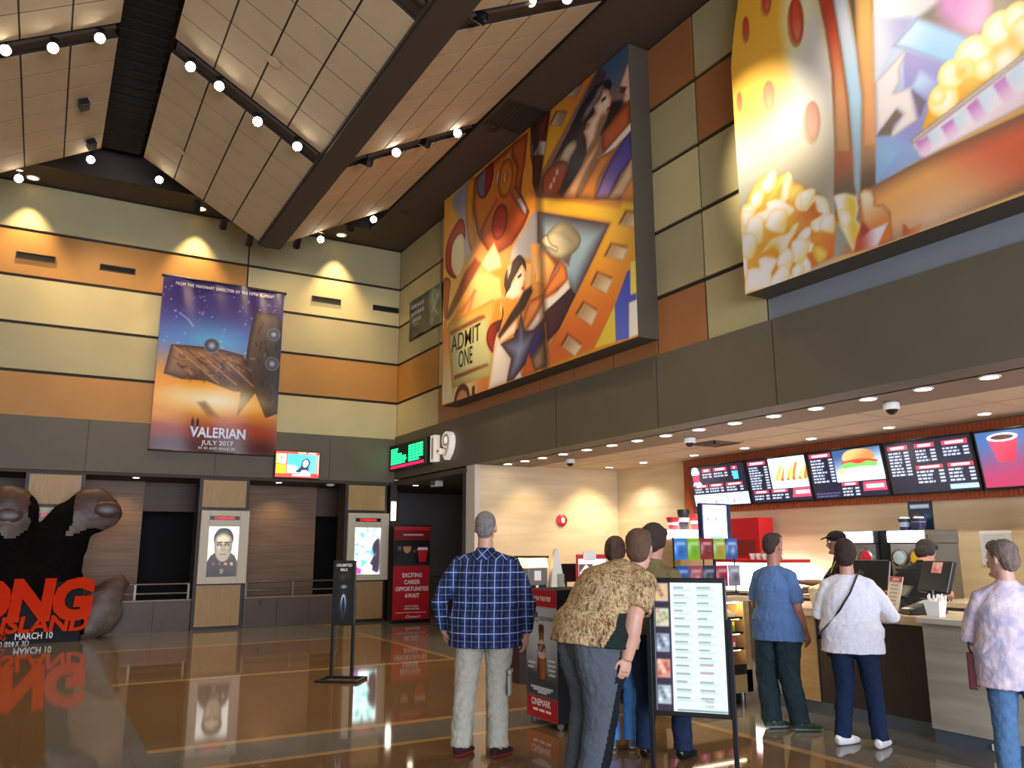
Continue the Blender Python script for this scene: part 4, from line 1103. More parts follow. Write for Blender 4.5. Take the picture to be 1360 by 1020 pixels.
while u < -15.7:
    w_ = .05 + rr_.random() * .1
    mb.box(u, u + w_, 3.345, 3.40, 0, .004, 1, T)
    u += w_ + .018
mb.build('led_rows', [M['led_green'], M['led_red']], o, world=True)
M['letter'] = mat('cream_letter_face', 'f0e8d8', .4, emit=.15, ec='fff0d8')
M['letter_in'] = mat('grey_letter_inset', '9a938a', .5)
o = thing('hall_number_sign', 'raised cream channel letters reading 1-9 on the dark fascia', 'sign', (6.9, 14.85, 3.33), 0)
T = FR(6.94, 0, 0)
x = -15.30
for ch, w_ in (('1', .21), ('-', .16), ('9', .40)):
    mb = MB()
    vs, _ = text_data(ch, 1, .03)
    ww = max(v[0] for v in vs) - min(v[0] for v in vs)
    mb.text(ch, x + w_ / 2, 3.34, .73, T, 0, .13, sx=w_ / ww / .73, bold=.03, depth=.12)
    mb.text(ch, x + w_ / 2, 3.355, .69, T, 1, .133, sx=w_ / ww / .73 * .98, bold=-.022)
    mb.build('letter', [M['letter'], M['letter_in']], o, world=True)
    x += w_ + .09

# small white speaker box hanging in the corridor mouth, wall sconce, downlights of the recess
o = thing('hanging_speaker', 'small white box speaker hanging from the dark soffit under the hall number sign', 'speaker', (7.3, 16.03, 2.95), 0)
MB().box(7.22, 7.38, 15.88, 16.18, 2.88, 3.0).build('cabinet', M['white'], o, world=True, bev=.01)
MB().box(7.2, 7.22, 15.92, 16.14, 2.9, 2.98).build('grille', M['steel'], o, world=True)
o = thing('wall_sconce', 'tall glowing white wall sconce beside the right hand poster pillar', 'lamp', (6.93, 17.55, 2.2), 0)
MB().box(6.87, 6.97, D - .12, D - .08, 2.2, 2.62).build('diffuser', mat('lit_sconce', 'fff8ea', .4, emit=4, ec='fff4de'), o, world=True, bev=.01)
MB().box(6.86, 6.98, D - .08, D - .06, 2.18, 2.64).build('back_plate', M['steel'], o, world=True)


# ---------------------------------------------------------------- poster cases on the pillars
def bearded_portrait(a, u0, v0, w, h):
    def Q(*p):
        return [(u0 + x * w, v0 + y * h) for x, y in p]
    a.poly(Q((0, 0), (1, 0), (1, 1), (0, 1)), 'e4e0d4', 'b8b0a0', (Q((.5, .8))[0], Q((0, .2))[0]))
    a.poly(Q((0, 0), (0, .28), (.12, .42), (.3, .5), (.72, .5), (.9, .42), (1, .3), (1, 0)), '1a1612', '3a332a', (Q((.2, .1))[0], Q((.8, .4))[0]), sm=0)
    a.poly(spline(Q((.22, .66), (.19, .8), (.32, .94), (.5, .97), (.7, .94), (.83, .8), (.79, .66), (.73, .8), (.5, .87), (.28, .8))), '1a1613')
    a.poly(spline(Q((.22, .62), (.26, .8), (.5, .87), (.75, .8), (.8, .62), (.74, .42), (.6, .33), (.42, .33), (.28, .42))), 'c0b090', '7c6c54', (Q((.4, .8))[0], Q((.8, .4))[0]), edge='5a4c3c', ew=.08)
    a.poly(spline(Q((.28, .5), (.4, .47), (.5, .49), (.62, .47), (.74, .5), (.7, .38), (.58, .31), (.44, .31), (.32, .38))), '8a8070', soft=.01)
    for x in (.38, .63):
        a.poly(ell(*Q((x, .635))[0], w * .09, h * .024), '17120d').line(Q((x - .1, .68), (x + .1, .685)), h * .026, '17120d')
        a.poly(ell(*Q((x, .63))[0], w * .03, h * .012), 'b0a898')
    a.poly(Q((.46, .64), (.54, .64), (.57, .53), (.5, .51), (.43, .53)), '9a8868', edge='5c4c3a', ew=.03)
    a.line(Q((.42, .445), (.6, .445)), h * .014, '3a2c26')
    for k in range(5):
        a.line(Q((.3, .86 + .01 * k), (.7, .87 + .012 * k)), h * .004, '8a8680', .5)


def icy_picture(a, u0, v0, w, h):
    def Q(*p):
        return [(u0 + x * w, v0 + y * h) for x, y in p]
    a.poly(Q((0, 0), (1, 0), (1, 1), (0, 1)), 'd8f4f0', 'a8e0dc', (Q((.3, .9))[0], Q((.9, .2))[0]))
    r_ = random.Random(11)
    for i in range(22):
        x, y = r_.random() * .75, .12 + r_.random() * .85
        a.poly(spline([(u0 + (x + r_.uniform(-.14, .14)) * w, v0 + (y + r_.uniform(-.09, .09)) * h) for _ in range(5)]), ['2c9c94', '6cc8c0', 'ffffff', '186a70'][i % 4], op=.8, soft=.008)
    a.poly(spline(Q((.7, .6), (.85, .75), (1, .72), (1, .1), (.8, .05), (.62, .2), (.75, .4))), '2a2230', soft=.02)
    a.poly(Q((0, 0), (.5, 0), (.3, .12), (0, .2)), 'b8306a', '5038a0', (Q((0, .1))[0], Q((.4, 0))[0]), soft=.02)
    a.poly(spline(Q((.3, .02), (.45, .2), (.72, .18), (.6, .02))), 'f0f0f4', soft=.01)
    a.glow(*Q((.8, .42))[0], w * .12, h * .06, '6a5a8a', .8)


M['caseframe'] = mat('cream_frame', 'cfc4a8', .5)
for i, (x, lab) in enumerate(((-.29, 'lit cream poster case half hidden behind the giant gorilla fingers'), (2.79, 'cream poster case showing a black and white portrait of a bearded man'), (5.87, 'cream poster case with a bright icy turquoise picture'))):
    o = thing('poster_case', lab, 'poster case', (x + .46, 17.56, .88), 0, 'poster cases on the pillars')
    x0, x1, z0, z1 = x - .01, x + .94, .89, 2.35
    px0, px1, pz0, pz1 = x + .155, x + .755, 1.02, 2.03
    f = MB()
    yb, yf = D - .03, D - .12
    f.box(x0, px0, yf, yb, z0, z1).box(px1, x1, yf, yb, z0, z1).box(px0, px1, yf, yb, z0, pz0).box(px0, px1, yf, yb, pz1, z1)
    f.build('case_frame', M['caseframe'], o, world=True, bev=.008)
    a = Art(px0, px1, pz0, pz1, .01, 'e8e4dc')
    if i == 1:
        bearded_portrait(a, px0, pz0, px1 - px0, pz1 - pz0)
    elif i == 2:
        icy_picture(a, px0, pz0, px1 - px0, pz1 - pz0)
    else:
        a.glow((px0 + px1) / 2, 1.4, .5, .5, '9ab0c0', .8)
    mb = MB()
    T = FB(0, D - .06, 0)
    a.put(mb, T)
    if i == 1:
        for k, (s_, c_) in enumerate((('K', 'c83020'), ('I', 'd06030'), ('N', 'e0a070'), ('G', 'e8d0b0'))):
            mb.text(s_, px0 + .14 + k * .115, pz0 + .235, .075, T, 0, .004, c=lin(c_), bold=.01)
        for k in range(3):
            mb.text(['MAY', 'IN 3D', '2017'][k], px0 + .3, pz0 + .14 - k * .035, .03, T, 0, .004, c=lin('c8c0b0'))
    mb.build('poster', art_mat('backlit_poster', .3, [.5, .85, 1.7][i]), o, world=True)
    h = MB().box(x + .155, x + .74, D - .125, D - .119, 2.16, 2.24)
    hs = h.build('header_strip', M['black'], o, world=True)
    h = MB().text('CINEMARK', x + .45, 2.175, .075, FB(0, D - .125, 0), 0, .004, sx=1.0, spacing=1.1, bold=.008)
    h.build('header_lettering', mat('red_lit_letters', 'e02030', .4, emit=.9, ec='ff2030'), hs, world=True)

# ---------------------------------------------------------------- red roll up banner
o = thing('rollup_banner', 'tall red roll up banner about career opportunities in the dark corridor mouth', 'banner', (7.12, 16.92, 0), R(-3))
a = Art(-.42, .42, .06, 2.05, .012, 'b81822')
a.poly([(-.42, 1.72), (.42, 1.72), (.42, 1.98), (-.42, 1.98)], '7a0c14').poly([(-.42, 1.97), (.42, 1.97), (.42, 2.05), (-.42, 2.05)], 'c02028')
a.poly([(-.42, 1.22), (.42, 1.22), (.42, 1.75), (-.42, 1.75)], '140c0c')
a.poly(spline([(-.36, 1.22), (-.34, 1.4), (-.22, 1.5), (0, 1.48), (.08, 1.38), (.06, 1.22)]), '26262a')
a.poly(spline([(-.17, 1.5), (-.2, 1.6), (-.12, 1.68), (-.02, 1.64), (-.03, 1.53), (-.1, 1.47)]), 'c08a68').poly([(-.21, 1.62), (-.15, 1.7), (-.04, 1.7), (-.01, 1.62)], '1a1414')
a.glow(-.28, 1.58, .1, .1, 'e0b070', .7).glow(.06, 1.52, .1, .07, 'c87850', .8)
a.poly([(.17, 1.28), (.33, 1.28), (.37, 1.54), (.13, 1.54)], 'c82028').poly([(.12, 1.54), (.38, 1.54), (.36, 1.6), (.14, 1.6)], 'ece4e0')
a.poly([(-.42, 1.2), (.42, 1.2), (.42, 1.24), (-.42, 1.24)], '3a2c24')
a.poly([(-.2, 1.855), (.26, 1.855), (.26, 1.885), (-.2, 1.885)], 'd8c8c4')
mb = MB()
T = FB(0, -.03, 0)
a.put(mb, T)
for k, s_ in enumerate(('EXCITING', 'CAREER', 'OPPORTUNITIES', 'AWAIT')):
    mb.text(s_, 0.02, .96 - k * .145, .125, T, 0, .004, sx=.82, bold=.018, c=lin('f4ece8'))
mb.text('NOW TODAY', 0.02, .33, .05, T, 0, .004, bold=.01, c=wc).text('CINEMARK.COM/CAREERS', 0.02, .275, .05, T, 0, .004, sx=.6, bold=.01, c=wc)
for k in range(14):
    mb.box(-.34 + k * .05, -.34 + k * .05 + .04, .205, .22, .002, .004, 0, T, c=lin('e8d0cc'))
mb.text('Cinemark', .05, .10, .085, T, 0, .004, c=wc, bold=.005, shear=.25)
mb.build('printed_sheet', M['vinyl'], o)
MB().box(-.44, .44, -.08, .08, 0, .07).build('base', M['blackmetal'], o, bev=.01)
MB().cyl((0, .02, .06), (0, .02, 2.05), .014, n=8).build('pole', M['blackmetal'], o, smooth=True)
MB().box(-.43, .43, -.04, .0, 2.05, 2.08).build('top_bar', M['blackmetal'], o)

# ---------------------------------------------------------------- slim black floor sign
o = thing('sign_stand', 'slim black double post floor sign with a dark poster in front of the poster pillar', 'sign', (3.36, 10.1, 0), R(-38))
fr = MB()
fr.box(-.27, .27, -.20, -.16, 0, .03).box(-.27, .27, .16, .20, 0, .03).box(-.27, -.23, -.16, .16, 0, .03).box(.23, .27, -.16, .16, 0, .03)
fr.build('base', M['blackmetal'], o, bev=.004)
for sx in (-1, 1):
    MB().box(sx * .13 - .02, sx * .13 + .02, -.02, .02, .03, 1.12).build('post', M['blackmetal'], o, bev=.004)
sb_ = MB().box(-.145, .145, -.03, .01, .66, 1.44).build('sign_board', M['black'], o, bev=.004)
a = Art(-.13, .13, .68, 1.42, .008, '0e1016')
a.glow(0, .92, .1, .22, '2c4a6c', .9).glow(.0, .9, .04, .2, 'a8c8e0', .8).glow(0, 1.12, .07, .04, 'e0e8ec', .9).glow(-.02, 1.24, .08, .08, '6a3a2c', .8).glow(.05, 1.26, .06, .08, '5c3428', .7)
a.poly(ell(0, .9, .035, .13), 'b8d0e4', '203448', ((0, 1.0), (0, .78))).poly(ell(0, .9, .018, .1), '101a24')
mb = MB()
T = FB(0, -.031, 0)
a.put(mb, T)
mb.text('UNLIMITED', 0, 1.365, .05, T, 0, .003, sx=.8, bold=.01, c=wc).text('MILK', 0, 1.31, .05, T, 0, .003, sx=.9, bold=.01, c=wc)
mb.build('poster', M['vinyl'], sb_)

# ---------------------------------------------------------------- giant gorilla hand display
def remesh(mb, vox, smooth=6, disp=None):
    """one continuous skin around overlapping volumes"""
    me = bpy.data.meshes.new('r')
    me.from_pydata([tuple(p) for p in mb.v], [], mb.f)
    ob = bpy.data.objects.new('r', me)
    COL.objects.link(ob)
    m = ob.modifiers.new('r', 'REMESH')
    m.mode = 'VOXEL'
    m.voxel_size = vox
    if smooth:
        q = ob.modifiers.new('s', 'SMOOTH')
        q.factor = .5
        q.iterations = smooth
    if disp:
        for st, sc, kind in disp:
            tx = bpy.data.textures.new('fold', 'CLOUDS')
            tx.noise_scale = sc
            tx.noise_depth = 2
            dm = ob.modifiers.new('d', 'DISPLACE')
            dm.texture = tx
            dm.texture_coords = 'LOCAL'
            dm.strength = st
            dm.mid_level = .5
    bpy.context.view_layer.update()
    out = bpy.data.meshes.new_from_object(ob.evaluated_get(bpy.context.evaluated_depsgraph_get()))
    bpy.data.objects.remove(ob)
    bpy.data.meshes.remove(me)
    return out


def skin_obj(name, me, mats, parent, pick=None):
    me.name = name
    me.materials.clear()
    for mm in (mats if isinstance(mats, (list, tuple)) else [mats]):
        me.materials.append(mm)
    me.polygons.foreach_set('use_smooth', [True] * len(me.polygons))
    if pick:
        me.polygons.foreach_set('material_index', [pick(p.center) for p in me.polygons])
    me.update()
    o = bpy.data.objects.new(name, me)
    COL.objects.link(o)
    o.parent = parent
    return o


M['apefur'] = mat('black_ape_fur', '050404', .9, n=('0e0b09', 20), bump=.5, bscale=30, spec=.1)
M['apeskin'] = mat('brown_ape_skin', '5a3a2e', .5, n=('3c2c28', 3), bump=.6, bscale=9)
M['apegrey'] = mat('grey_ape_skin', '4c423c', .5, n=('6a5a4e', 5), bump=.6, bscale=9)
M['apenail'] = mat('ape_nail', '4c3028', .4)
KX, KY = .25, 17.12
ko = thing('film_standee', 'giant sculpted gorilla hand gripping a black board with huge red film title letters', 'display', (-.4, KY, 0), 0)


def ksk(px, dy=0):
    return [(x, KY + dy, z) for x, z in px]


hand = MB()
hand.tube(ksk([(0.14, 1.05), (0.26, 1.65), (0.5, 2.1), (0.78, 2.29), (0.98, 2.27)]), [.55, .5, .42, .42, .36], 18)
hand.ball(ksk([(0.78, 2.29)])[0], (.44, .42, .44), 20).ball(ksk([(1.01, 2.23)])[0], (.30, .33, .28), 18)
hand.tube(ksk([(-0.54, 0.94), (-0.66, 1.58), (-0.64, 2.08), (-0.54, 2.27)]), [.6, .52, .45, .42], 18)
hand.ball(ksk([(-0.58, 2.21)])[0], (.52, .46, .52), 20)
hand.tube(ksk([(-1.19, 0.83), (-0.31, 0.93), (0.26, 0.98), (0.52, 0.78)]), [.6, .62, .6, .42], 18)
hand.tube(ksk([(-1.49, 0.72), (-1.55, 1.71), (-1.49, 2.1)]), [.6, .5, .42], 18)
hand.tube(ksk([(0.69, 0.18), (0.95, 0.36), (1.14, 0.69), (1.31, 0.92), (1.47, 1.05)]), [.36, .38, .31, .21, .13], 18)
hand.ball(ksk([(1.04, 0.43)])[0], (.42, .4, .42), 18)
hand.ball(ksk([(0.82, 0.17)])[0], (.4, .4, .22), 18)
for p_ in hand.v:
    p_.y = KY + (p_.y - KY) * .58
me = remesh(hand, .045, 5, [(.05, .25, 0), (.025, .08, 0)])
zt = [(-0.64, 1.91)][0][1]
xt = [(0.87, 0.63)][0][0]


def pick_k(c):
    x, z = c[0], c[2]
    f = noise.noise((x * 3, c[1] * 3, z * 3)) * .15
    if x > xt - .1 + f and z < 1.6:
        return 2 if z < .75 + f else 1
    x1 = [(0.42, 2.12)][0][0]
    x2 = [(-0.25, 2.11)][0][0]
    if z > 1.9 + f and (x > x1 + f or x < x2 + f):
        return 1 if z > 2.2 + f else 2
    return 0


h = skin_obj('hand', me, [M['apefur'], M['apeskin'], M['apegrey']], ko, pick_k)
h.matrix_parent_inverse = wm(ko).inverted()
for pts, nm in (([(0.8, 2.25), (0.99, 2.44), (1.15, 2.33), (1.14, 2.21)], 0), ([(-0.73, 2.11), (-0.57, 2.35), (-0.4, 2.22), (-0.49, 2.03)], 0)):
    nl = MB()
    c_ = (sum(p[0] for p in pts) / 4, sum(p[1] for p in pts) / 4)
    nl.ball((c_[0], KY - .22, c_[1]), (.24, .05, .15), 14)
    nl.build('fingernail', M['apenail'], ko, smooth=True, world=True)
kb = MB()
bx = [(0.8, 1.1), (0.94, -0.03)]
kb.box(-3.2, bx[0][0] - .04, 16.78, 16.86, 0, .35)
kb.box(-3.2, bx[0][0] - .05, 16.8, 16.86, .35, [(0.61, 1.02)][0][1])
kb.build('board', mat('matte_black_card', '080808', .8), ko, world=True)
kt = MB()
T = FB(0, 16.78, 0)
kz = [(0.66, 0.41), (0.6, 1.08), (0.74, 0.19), (0.72, 0.46), (0.34, 0.07), (0.34, 0.18), (0.24, 0.01)]
M['kongred'] = mat('red_title_letters', 'b41a08', .8, n=('c03c14', .5, (.3, 1, 1)), emit=.05, ec='c82008', spec=.08)
u1 = [(0.89, 0.65), (0.86, 0.65), (0.34, 0.16)]
vs, _ = text_data('KONG', .95, .055)
ww = max(v[0] for v in vs) - min(v[0] for v in vs)
szk = (kz[1][1] - kz[0][1]) / .73
kt.text('KONG', u1[0][0], kz[0][1], szk, T, 0, .1, 'r', sx=2.5 / ww / szk, spacing=.95, bold=.055, depth=.1, shear=.08)
szi = (kz[3][1] - kz[2][1]) / .73
vs, _ = text_data('SKULL ISLAND', .95, .03)
ww = max(v[0] for v in vs) - min(v[0] for v in vs)
kt.text('SKULL ISLAND', u1[1][0], kz[2][1], szi, T, 0, .09, 'r', sx=2.55 / ww / szi, spacing=.95, bold=.03, depth=.08, shear=.1)
kt.build('title_lettering', M['kongred'], ko, world=True)
ks, ks2 = MB(), MB()
szm = (kz[5][1] - kz[4][1]) / .73
TS = FB(0, 16.775, 0)
ks.text('ALL HAIL THE KING', u1[2][0] - .70, kz[4][1], szm, TS, 0, .004, 'r', sx=.8, bold=.015)
ks2.text('MARCH 10', u1[2][0], kz[4][1], szm, TS, 0, .004, 'r', sx=.8, bold=.015)
ks2.text('IN REALD 3D AND IMAX 3D', u1[2][0] - .35, kz[6][1] - .03, szm * .62, TS, 0, .004, 'r', sx=1.0)
ks.build('tagline_lettering', M['kongred'], ko, world=True)
ks2.build('date_lettering', M['white'], ko, world=True)


# ---------------------------------------------------------------- track spotlights
def spotlamp(p, aim, label, lit, group, drop=.14, r=.075):
    o = thing('track_spotlight', label, 'spotlight', (p[0], p[1], p[2] + drop), 0, group)
    d = (Vector(aim) - Vector(p)).normalized()
    p = Vector((0, 0, -drop))
    T = Matrix.Translation(p) @ d.to_track_quat('Z', 'Y').to_matrix().to_4x4()
    h = MB().lathe([(.03, -.17), (r * .8, -.15), (r * .92, -.02), (r, .0), (r, .06), (r * .88, .06), (r * .86, .035), (0, .034)], 18, 0, T)
    h = h.build('lamp_housing', M['black'], o, smooth=True)
    MB().lathe([(0, .04), (r * .86, .041), (0, .045)], 18, 0, T).build('lens', M['lampglass_w'] if lit else M['black_lens'], h)
    s_ = MB().cyl((0, 0, 0), (0, 0, -drop + .03), .012, n=8)
    s_.box(-.05, .05, -.02, .02, -.015, .012)
    s_.build('stem', M['black'], o)
    return o


M['black_lens'] = mat('unlit_lens', '303030', .2)
FAR = [((-.91, 15.32, 7.79), 1, 'lit spotlight on the far edge of the left tile slope, lower of the pair'),
       ((.13, 15.32, 8.40), 1, 'lit spotlight at the ridge end of the left tile slope'),
       ((1.27, 15.32, 8.28), 1, 'lit spotlight at the ridge end of the middle tile slope'),
       ((1.95, 15.32, 7.86), 0, 'unlit black spotlight near the ridge under the middle tile slope edge'),
       ((2.45, 15.32, 7.62), 0, 'unlit black spotlight halfway along the middle tile slope edge'),
       ((2.95, 15.32, 7.38), 0, 'unlit black spotlight beside the beam under the middle tile slope edge'),
       ((3.86, 15.32, 7.50), 0, 'black spotlight just right of the beam end near the back wall'),
       ((4.33, 15.32, 7.70), 1, 'glaring lit spotlight on the far edge of the right tile slope'),
       ((4.95, 15.32, 8.08), 0, 'unlit spotlight on the right tile slope edge between two lit ones'),
       ((5.43, 15.32, 8.36), 1, 'lit spotlight at the high corner of the right tile slope')]
for p, lit, lab in FAR:
    aim = (p[0] * .4, 2, 2.0) if lit else (p[0], 17.6, 6)
    spotlamp(p, aim, lab, lit, 'spotlights along the far edge')
MID = [((-.98, 11.2, 7.80), 1, 'brightest lit spotlight at the lower end of the left track'),
       ((-.47, 11.2, 8.0), 1, 'lit spotlight in the middle of the left track'),
       ((.05, 11.2, 8.32), 1, 'lit spotlight at the upper end of the left track'),
       ((1.20, 11.2, 8.26), 1, 'lit spotlight at the upper end of the middle track'),
       ((1.60, 11.2, 8.08), 1, 'lit spotlight second down the middle track'),
       ((2.16, 11.2, 7.68), 1, 'lit spotlight third down the middle track, turned to the tiles'),
       ((2.75, 11.2, 7.44), 1, 'lit spotlight at the beam end of the middle track'),
       ((3.84, 11.2, 7.46), 0, 'black spotlight at the beam end of the right track'),
       ((4.31, 11.2, 7.74), 1, 'lit spotlight second up the right track'),
       ((4.81, 11.2, 8.03), 0, 'dark spotlight third up the right track'),
       ((5.38, 11.2, 8.36), 1, 'spotlight at the top of the right track beside the soffit')]
for p, lit, lab in MID:
    spotlamp(p, (p[0] * .3, 1, 2.5) if lit else (p[0] + 1.5, 9, 6.5), lab, lit, 'spotlights on the cross tracks')
for p, lit, lab in [((3.78, 7.28, 7.5), 0, 'dark spotlight on the near right track beside the beam'), ((4.43, 7.28, 7.95), 1, 'lit spotlight in the middle of the near right track'), ((4.95, 7.28, 8.18), 1, 'lit spotlight near the top of the near right track')]:
    spotlamp(p, (p[0] - 2, 0, 2.5) if lit else (6.5, 6, 6), lab, lit, 'spotlights on the cross tracks')


# ---------------------------------------------------------------- recessed downlights
def downlight(x, y, z, label, group, m, r=.095):
    o = thing('recessed_downlight', label, 'downlight', (x, y, z), 0, group)
    MB().lathe([(r * .8, 0), (r * .8, -.012), (r, -.012), (r * 1.05, 0)], 24).build('trim_ring', M['white'], o, smooth=True)
    MB().lathe([(0, -.006), (r * .8, -.006), (r * .8, 0)], 24).build('lens', m, o)


FY = [13.22, 12.6, 12.0, 11.34, 10.65, 9.98, 9.36, 8.72, 8.05, 7.4, 6.76, 6.14, 5.46, 4.83, 4.17]
for i, y in enumerate(FY):
    downlight(7.48, y, 3.13, 'round downlight in the brown soffit strip, %s counting from the far stone wall' % ordinal(i), 'downlights in the soffit strip', M['lampglass'])
for i, y in enumerate([13.02, 11.95, 10.57, 9.39, 8.07, 6.79, 5.51]):
    downlight(9.68, y, 3.15, 'round downlight in the pale ceiling above the menu screens, %s from the far stone wall' % ordinal(i), 'downlights above the menu screens', M['lampglass'], .085)
for i, (x, y) in enumerate(((-.8, 17.34), (2.29, 17.29), (5.36, 17.27))):
    downlight(x, y, 8.68, ['warm downlight high in the dark soffit above the left end of the back wall', 'warm downlight in the dark soffit above the sunset banner', 'warm downlight in the dark soffit above the corner vents'][i], 'downlights in the high soffit', M['lampdim'], .12)
for i, (x, y) in enumerate(((1.55, 17.95), (4.4, 17.95), (7.35, 17.3))):
    downlight(x, y, 3.0, ['small downlight under the back fascia left of the bearded man poster', 'small downlight under the back fascia below the television', 'small downlight in the corridor soffit beside the sconce'][i], 'downlights under the fascia', M['lampglass'], .08)
o = thing('smoke_detector', 'round pale smoke detector under the back fascia', 'smoke detector', (5.55, 17.95, 3.0))
MB().lathe([(0, -.05), (.07, -.045), (.1, -.01), (.1, 0)], 20).build('body', M['white'], o, smooth=True)
MB().lathe([(.03, -.056), (.05, -.05), (.03, -.04)], 16).build('sensor', M['steel'], o, smooth=True)

# ---------------------------------------------------------------- dome cameras, diffuser, soffit grilles, speakers
for x, y, lab in ((7.98, 11.88, 'white dome camera under the soffit nearest the far stone wall'), (7.9, 8.7, 'white dome camera under the soffit left of the menu screens'), (7.86, 5.46, 'white dome camera under the soffit above the cashier counter')):
    o = thing('dome_camera', lab, 'camera', (x, y, 3.13), 0, 'dome cameras under the soffit')
    MB().lathe([(.075, -.09), (.085, -.075), (.085, -.02), (.06, 0)], 22).build('housing', M['white'], o, smooth=True)
    MB().lathe([(0, -.145), (.03, -.14), (.055, -.115), (.065, -.088), (0, -.088)], 20).build('dome', M['black'], o, smooth=True)
o = thing('ceiling_diffuser', 'square dark ceiling air diffuser above the candy counter', 'vent', (8.86, 9.2, 3.15))
g = MB()
for k in range(3):
    s_ = .26 - k * .08
    g.box(-s_, s_, -s_, -s_ + .03, -.02, -.004).box(-s_, s_, s_ - .03, s_, -.02, -.004).box(-s_, -s_ + .03, -s_, s_, -.02, -.004).box(s_ - .03, s_, -s_, s_, -.02, -.004)
g.box(-.3, .3, -.3, .3, -.004, 0)
g.build('louvre', mat('brown_diffuser', '6a5a48', .6), o)
MB().box(-.08, .08, -.08, .08, -.024, -.004).build('centre_plate', M['darktrim'], o)
o = thing('soffit_grille', 'dark square return grille in the high soffit above the film strip mural', 'vent', (6.22, 10.75, 8.68))
g = MB()
for k in range(9):
    g.box(-.36 + k * .085, -.30 + k * .085, -.36, .36, -.012, -.002)
g.build('louvre', M['joint'], o)
MB().box(-.42, .42, -.42, -.37, -.02, 0).box(-.42, .42, .37, .42, -.02, 0).box(-.42, -.37, -.37, .37, -.02, 0).box(.37, .42, -.37, .37, -.02, 0).build('grille_frame', M['darktrim'], o)
for x, y, lab in ((6.1, 11.3, 'round dark sprinkler plate in the soffit beside the square grille'), (6.14, 15.36, 'round dark sprinkler plate in the soffit near the corner')):
    tag(MB().lathe([(.04, 8.655), (.09, 8.665), (.1, 8.68)], 18, 0, Matrix.Translation((x, y, 0))).build('ceiling_rosette', M['darktrim'], smooth=True), lab, 'sprinkler', 'plates in the high soffit')
for (u, y), lab in (((1.25, 13.2), 'small dark box speaker mounted in the middle of the left tile slope'), ((1.86, 14.75), 'small dark box speaker at the far edge of the left tile slope')):
    xa, za, xb, zb = SL['left']
    L_ = math.hypot(xb - xa, zb - za)
    dx, dz = (xb - xa) / L_, (zb - za) / L_
    u = L_ - (L_ - u) * .32
    c_ = Vector((xa + dx * u, y, za + dz * u))
    o = thing('slope_speaker', lab, 'speaker', c_, 0, 'speakers on the tile slope')
    T = frame(c_, (dx, 0, dz), (0, 1, 0))
    MB().box(-.07, .07, -.12, .12, -.13, -.02, 0, T).build('cabinet', M['black'], o, world=True, bev=.01)
    MB().box(-.05, .05, -.13, -.12, -.11, -.04, 0, T).build('grille', M['blackmetal'], o, world=True)
for (u, y), lab in ((( .55, 14.0), 'round white flush speaker in the far part of the middle tile slope'), ((1.3, 10.0), 'round white flush speaker in the middle part of the middle tile slope')):
    xa, za, xb, zb = SL['middle']
    L_ = math.hypot(xb - xa, zb - za)
    dx, dz = (xb - xa) / L_, (zb - za) / L_
    c_ = Vector((xa + dx * u, y, za + dz * u))
    T = frame(c_, (dx, 0, dz), (0, 1, 0))
    tag(MB().lathe([(0, -.034), (.08, -.033), (.1, -.025)], 20, 0, T).build('flush_speaker', M['tile'], smooth=True), lab, 'speaker', 'flush speakers in the slope')
# alarm on the stone wall
o = thing('fire_alarm', 'round red fire alarm on the lit cream stone wall', 'fire alarm', (8.9, 13.6, 2.0))
T = FB(8.9, 13.6, 2.11)
MB().lathe([(0, .05), (.08, .05), (.12, .03), (.12, 0)], 24, 0, T).build('body', M['red'], o, smooth=True, world=True)
MB().box(-.04, .04, -.05, .05, .05, .07, 0, T).build('strobe', M['white'], o, world=True, bev=.01)


# ---------------------------------------------------------------- menu screens
def rows(a, u0, u1, v, n, dv, c, r_, w=.5, price=True):
    """rows of small unreadable menu print"""
    for k in range(n):
        x = u0
        end = u0 + (u1 - u0) * (w + .2 * r_.random())
        while x < end:
            q = .03 + .05 * r_.random()
            a.poly([(x, v - k * dv), (min(x + q, end), v - k * dv), (min(x + q, end), v - k * dv + dv * .5), (x, v - k * dv + dv * .5)], c)
            x += q + .014
        if price:
            a.poly([(u1 - .07, v - k * dv), (u1, v - k * dv), (u1, v - k * dv + dv * .5), (u1 - .07, v - k * dv + dv * .5)], c)


def head(a, u0, u1, v, h=.06):
    a.poly([(u0, v), (u1, v), (u1, v + h), (u0, v + h)], 'b03040')
    a.poly([(u0 + .05, v + h * .25), (u1 - .05, v + h * .25), (u1 - .05, v + h * .75), (u0 + .05, v + h * .75)], 'e0d8e4')


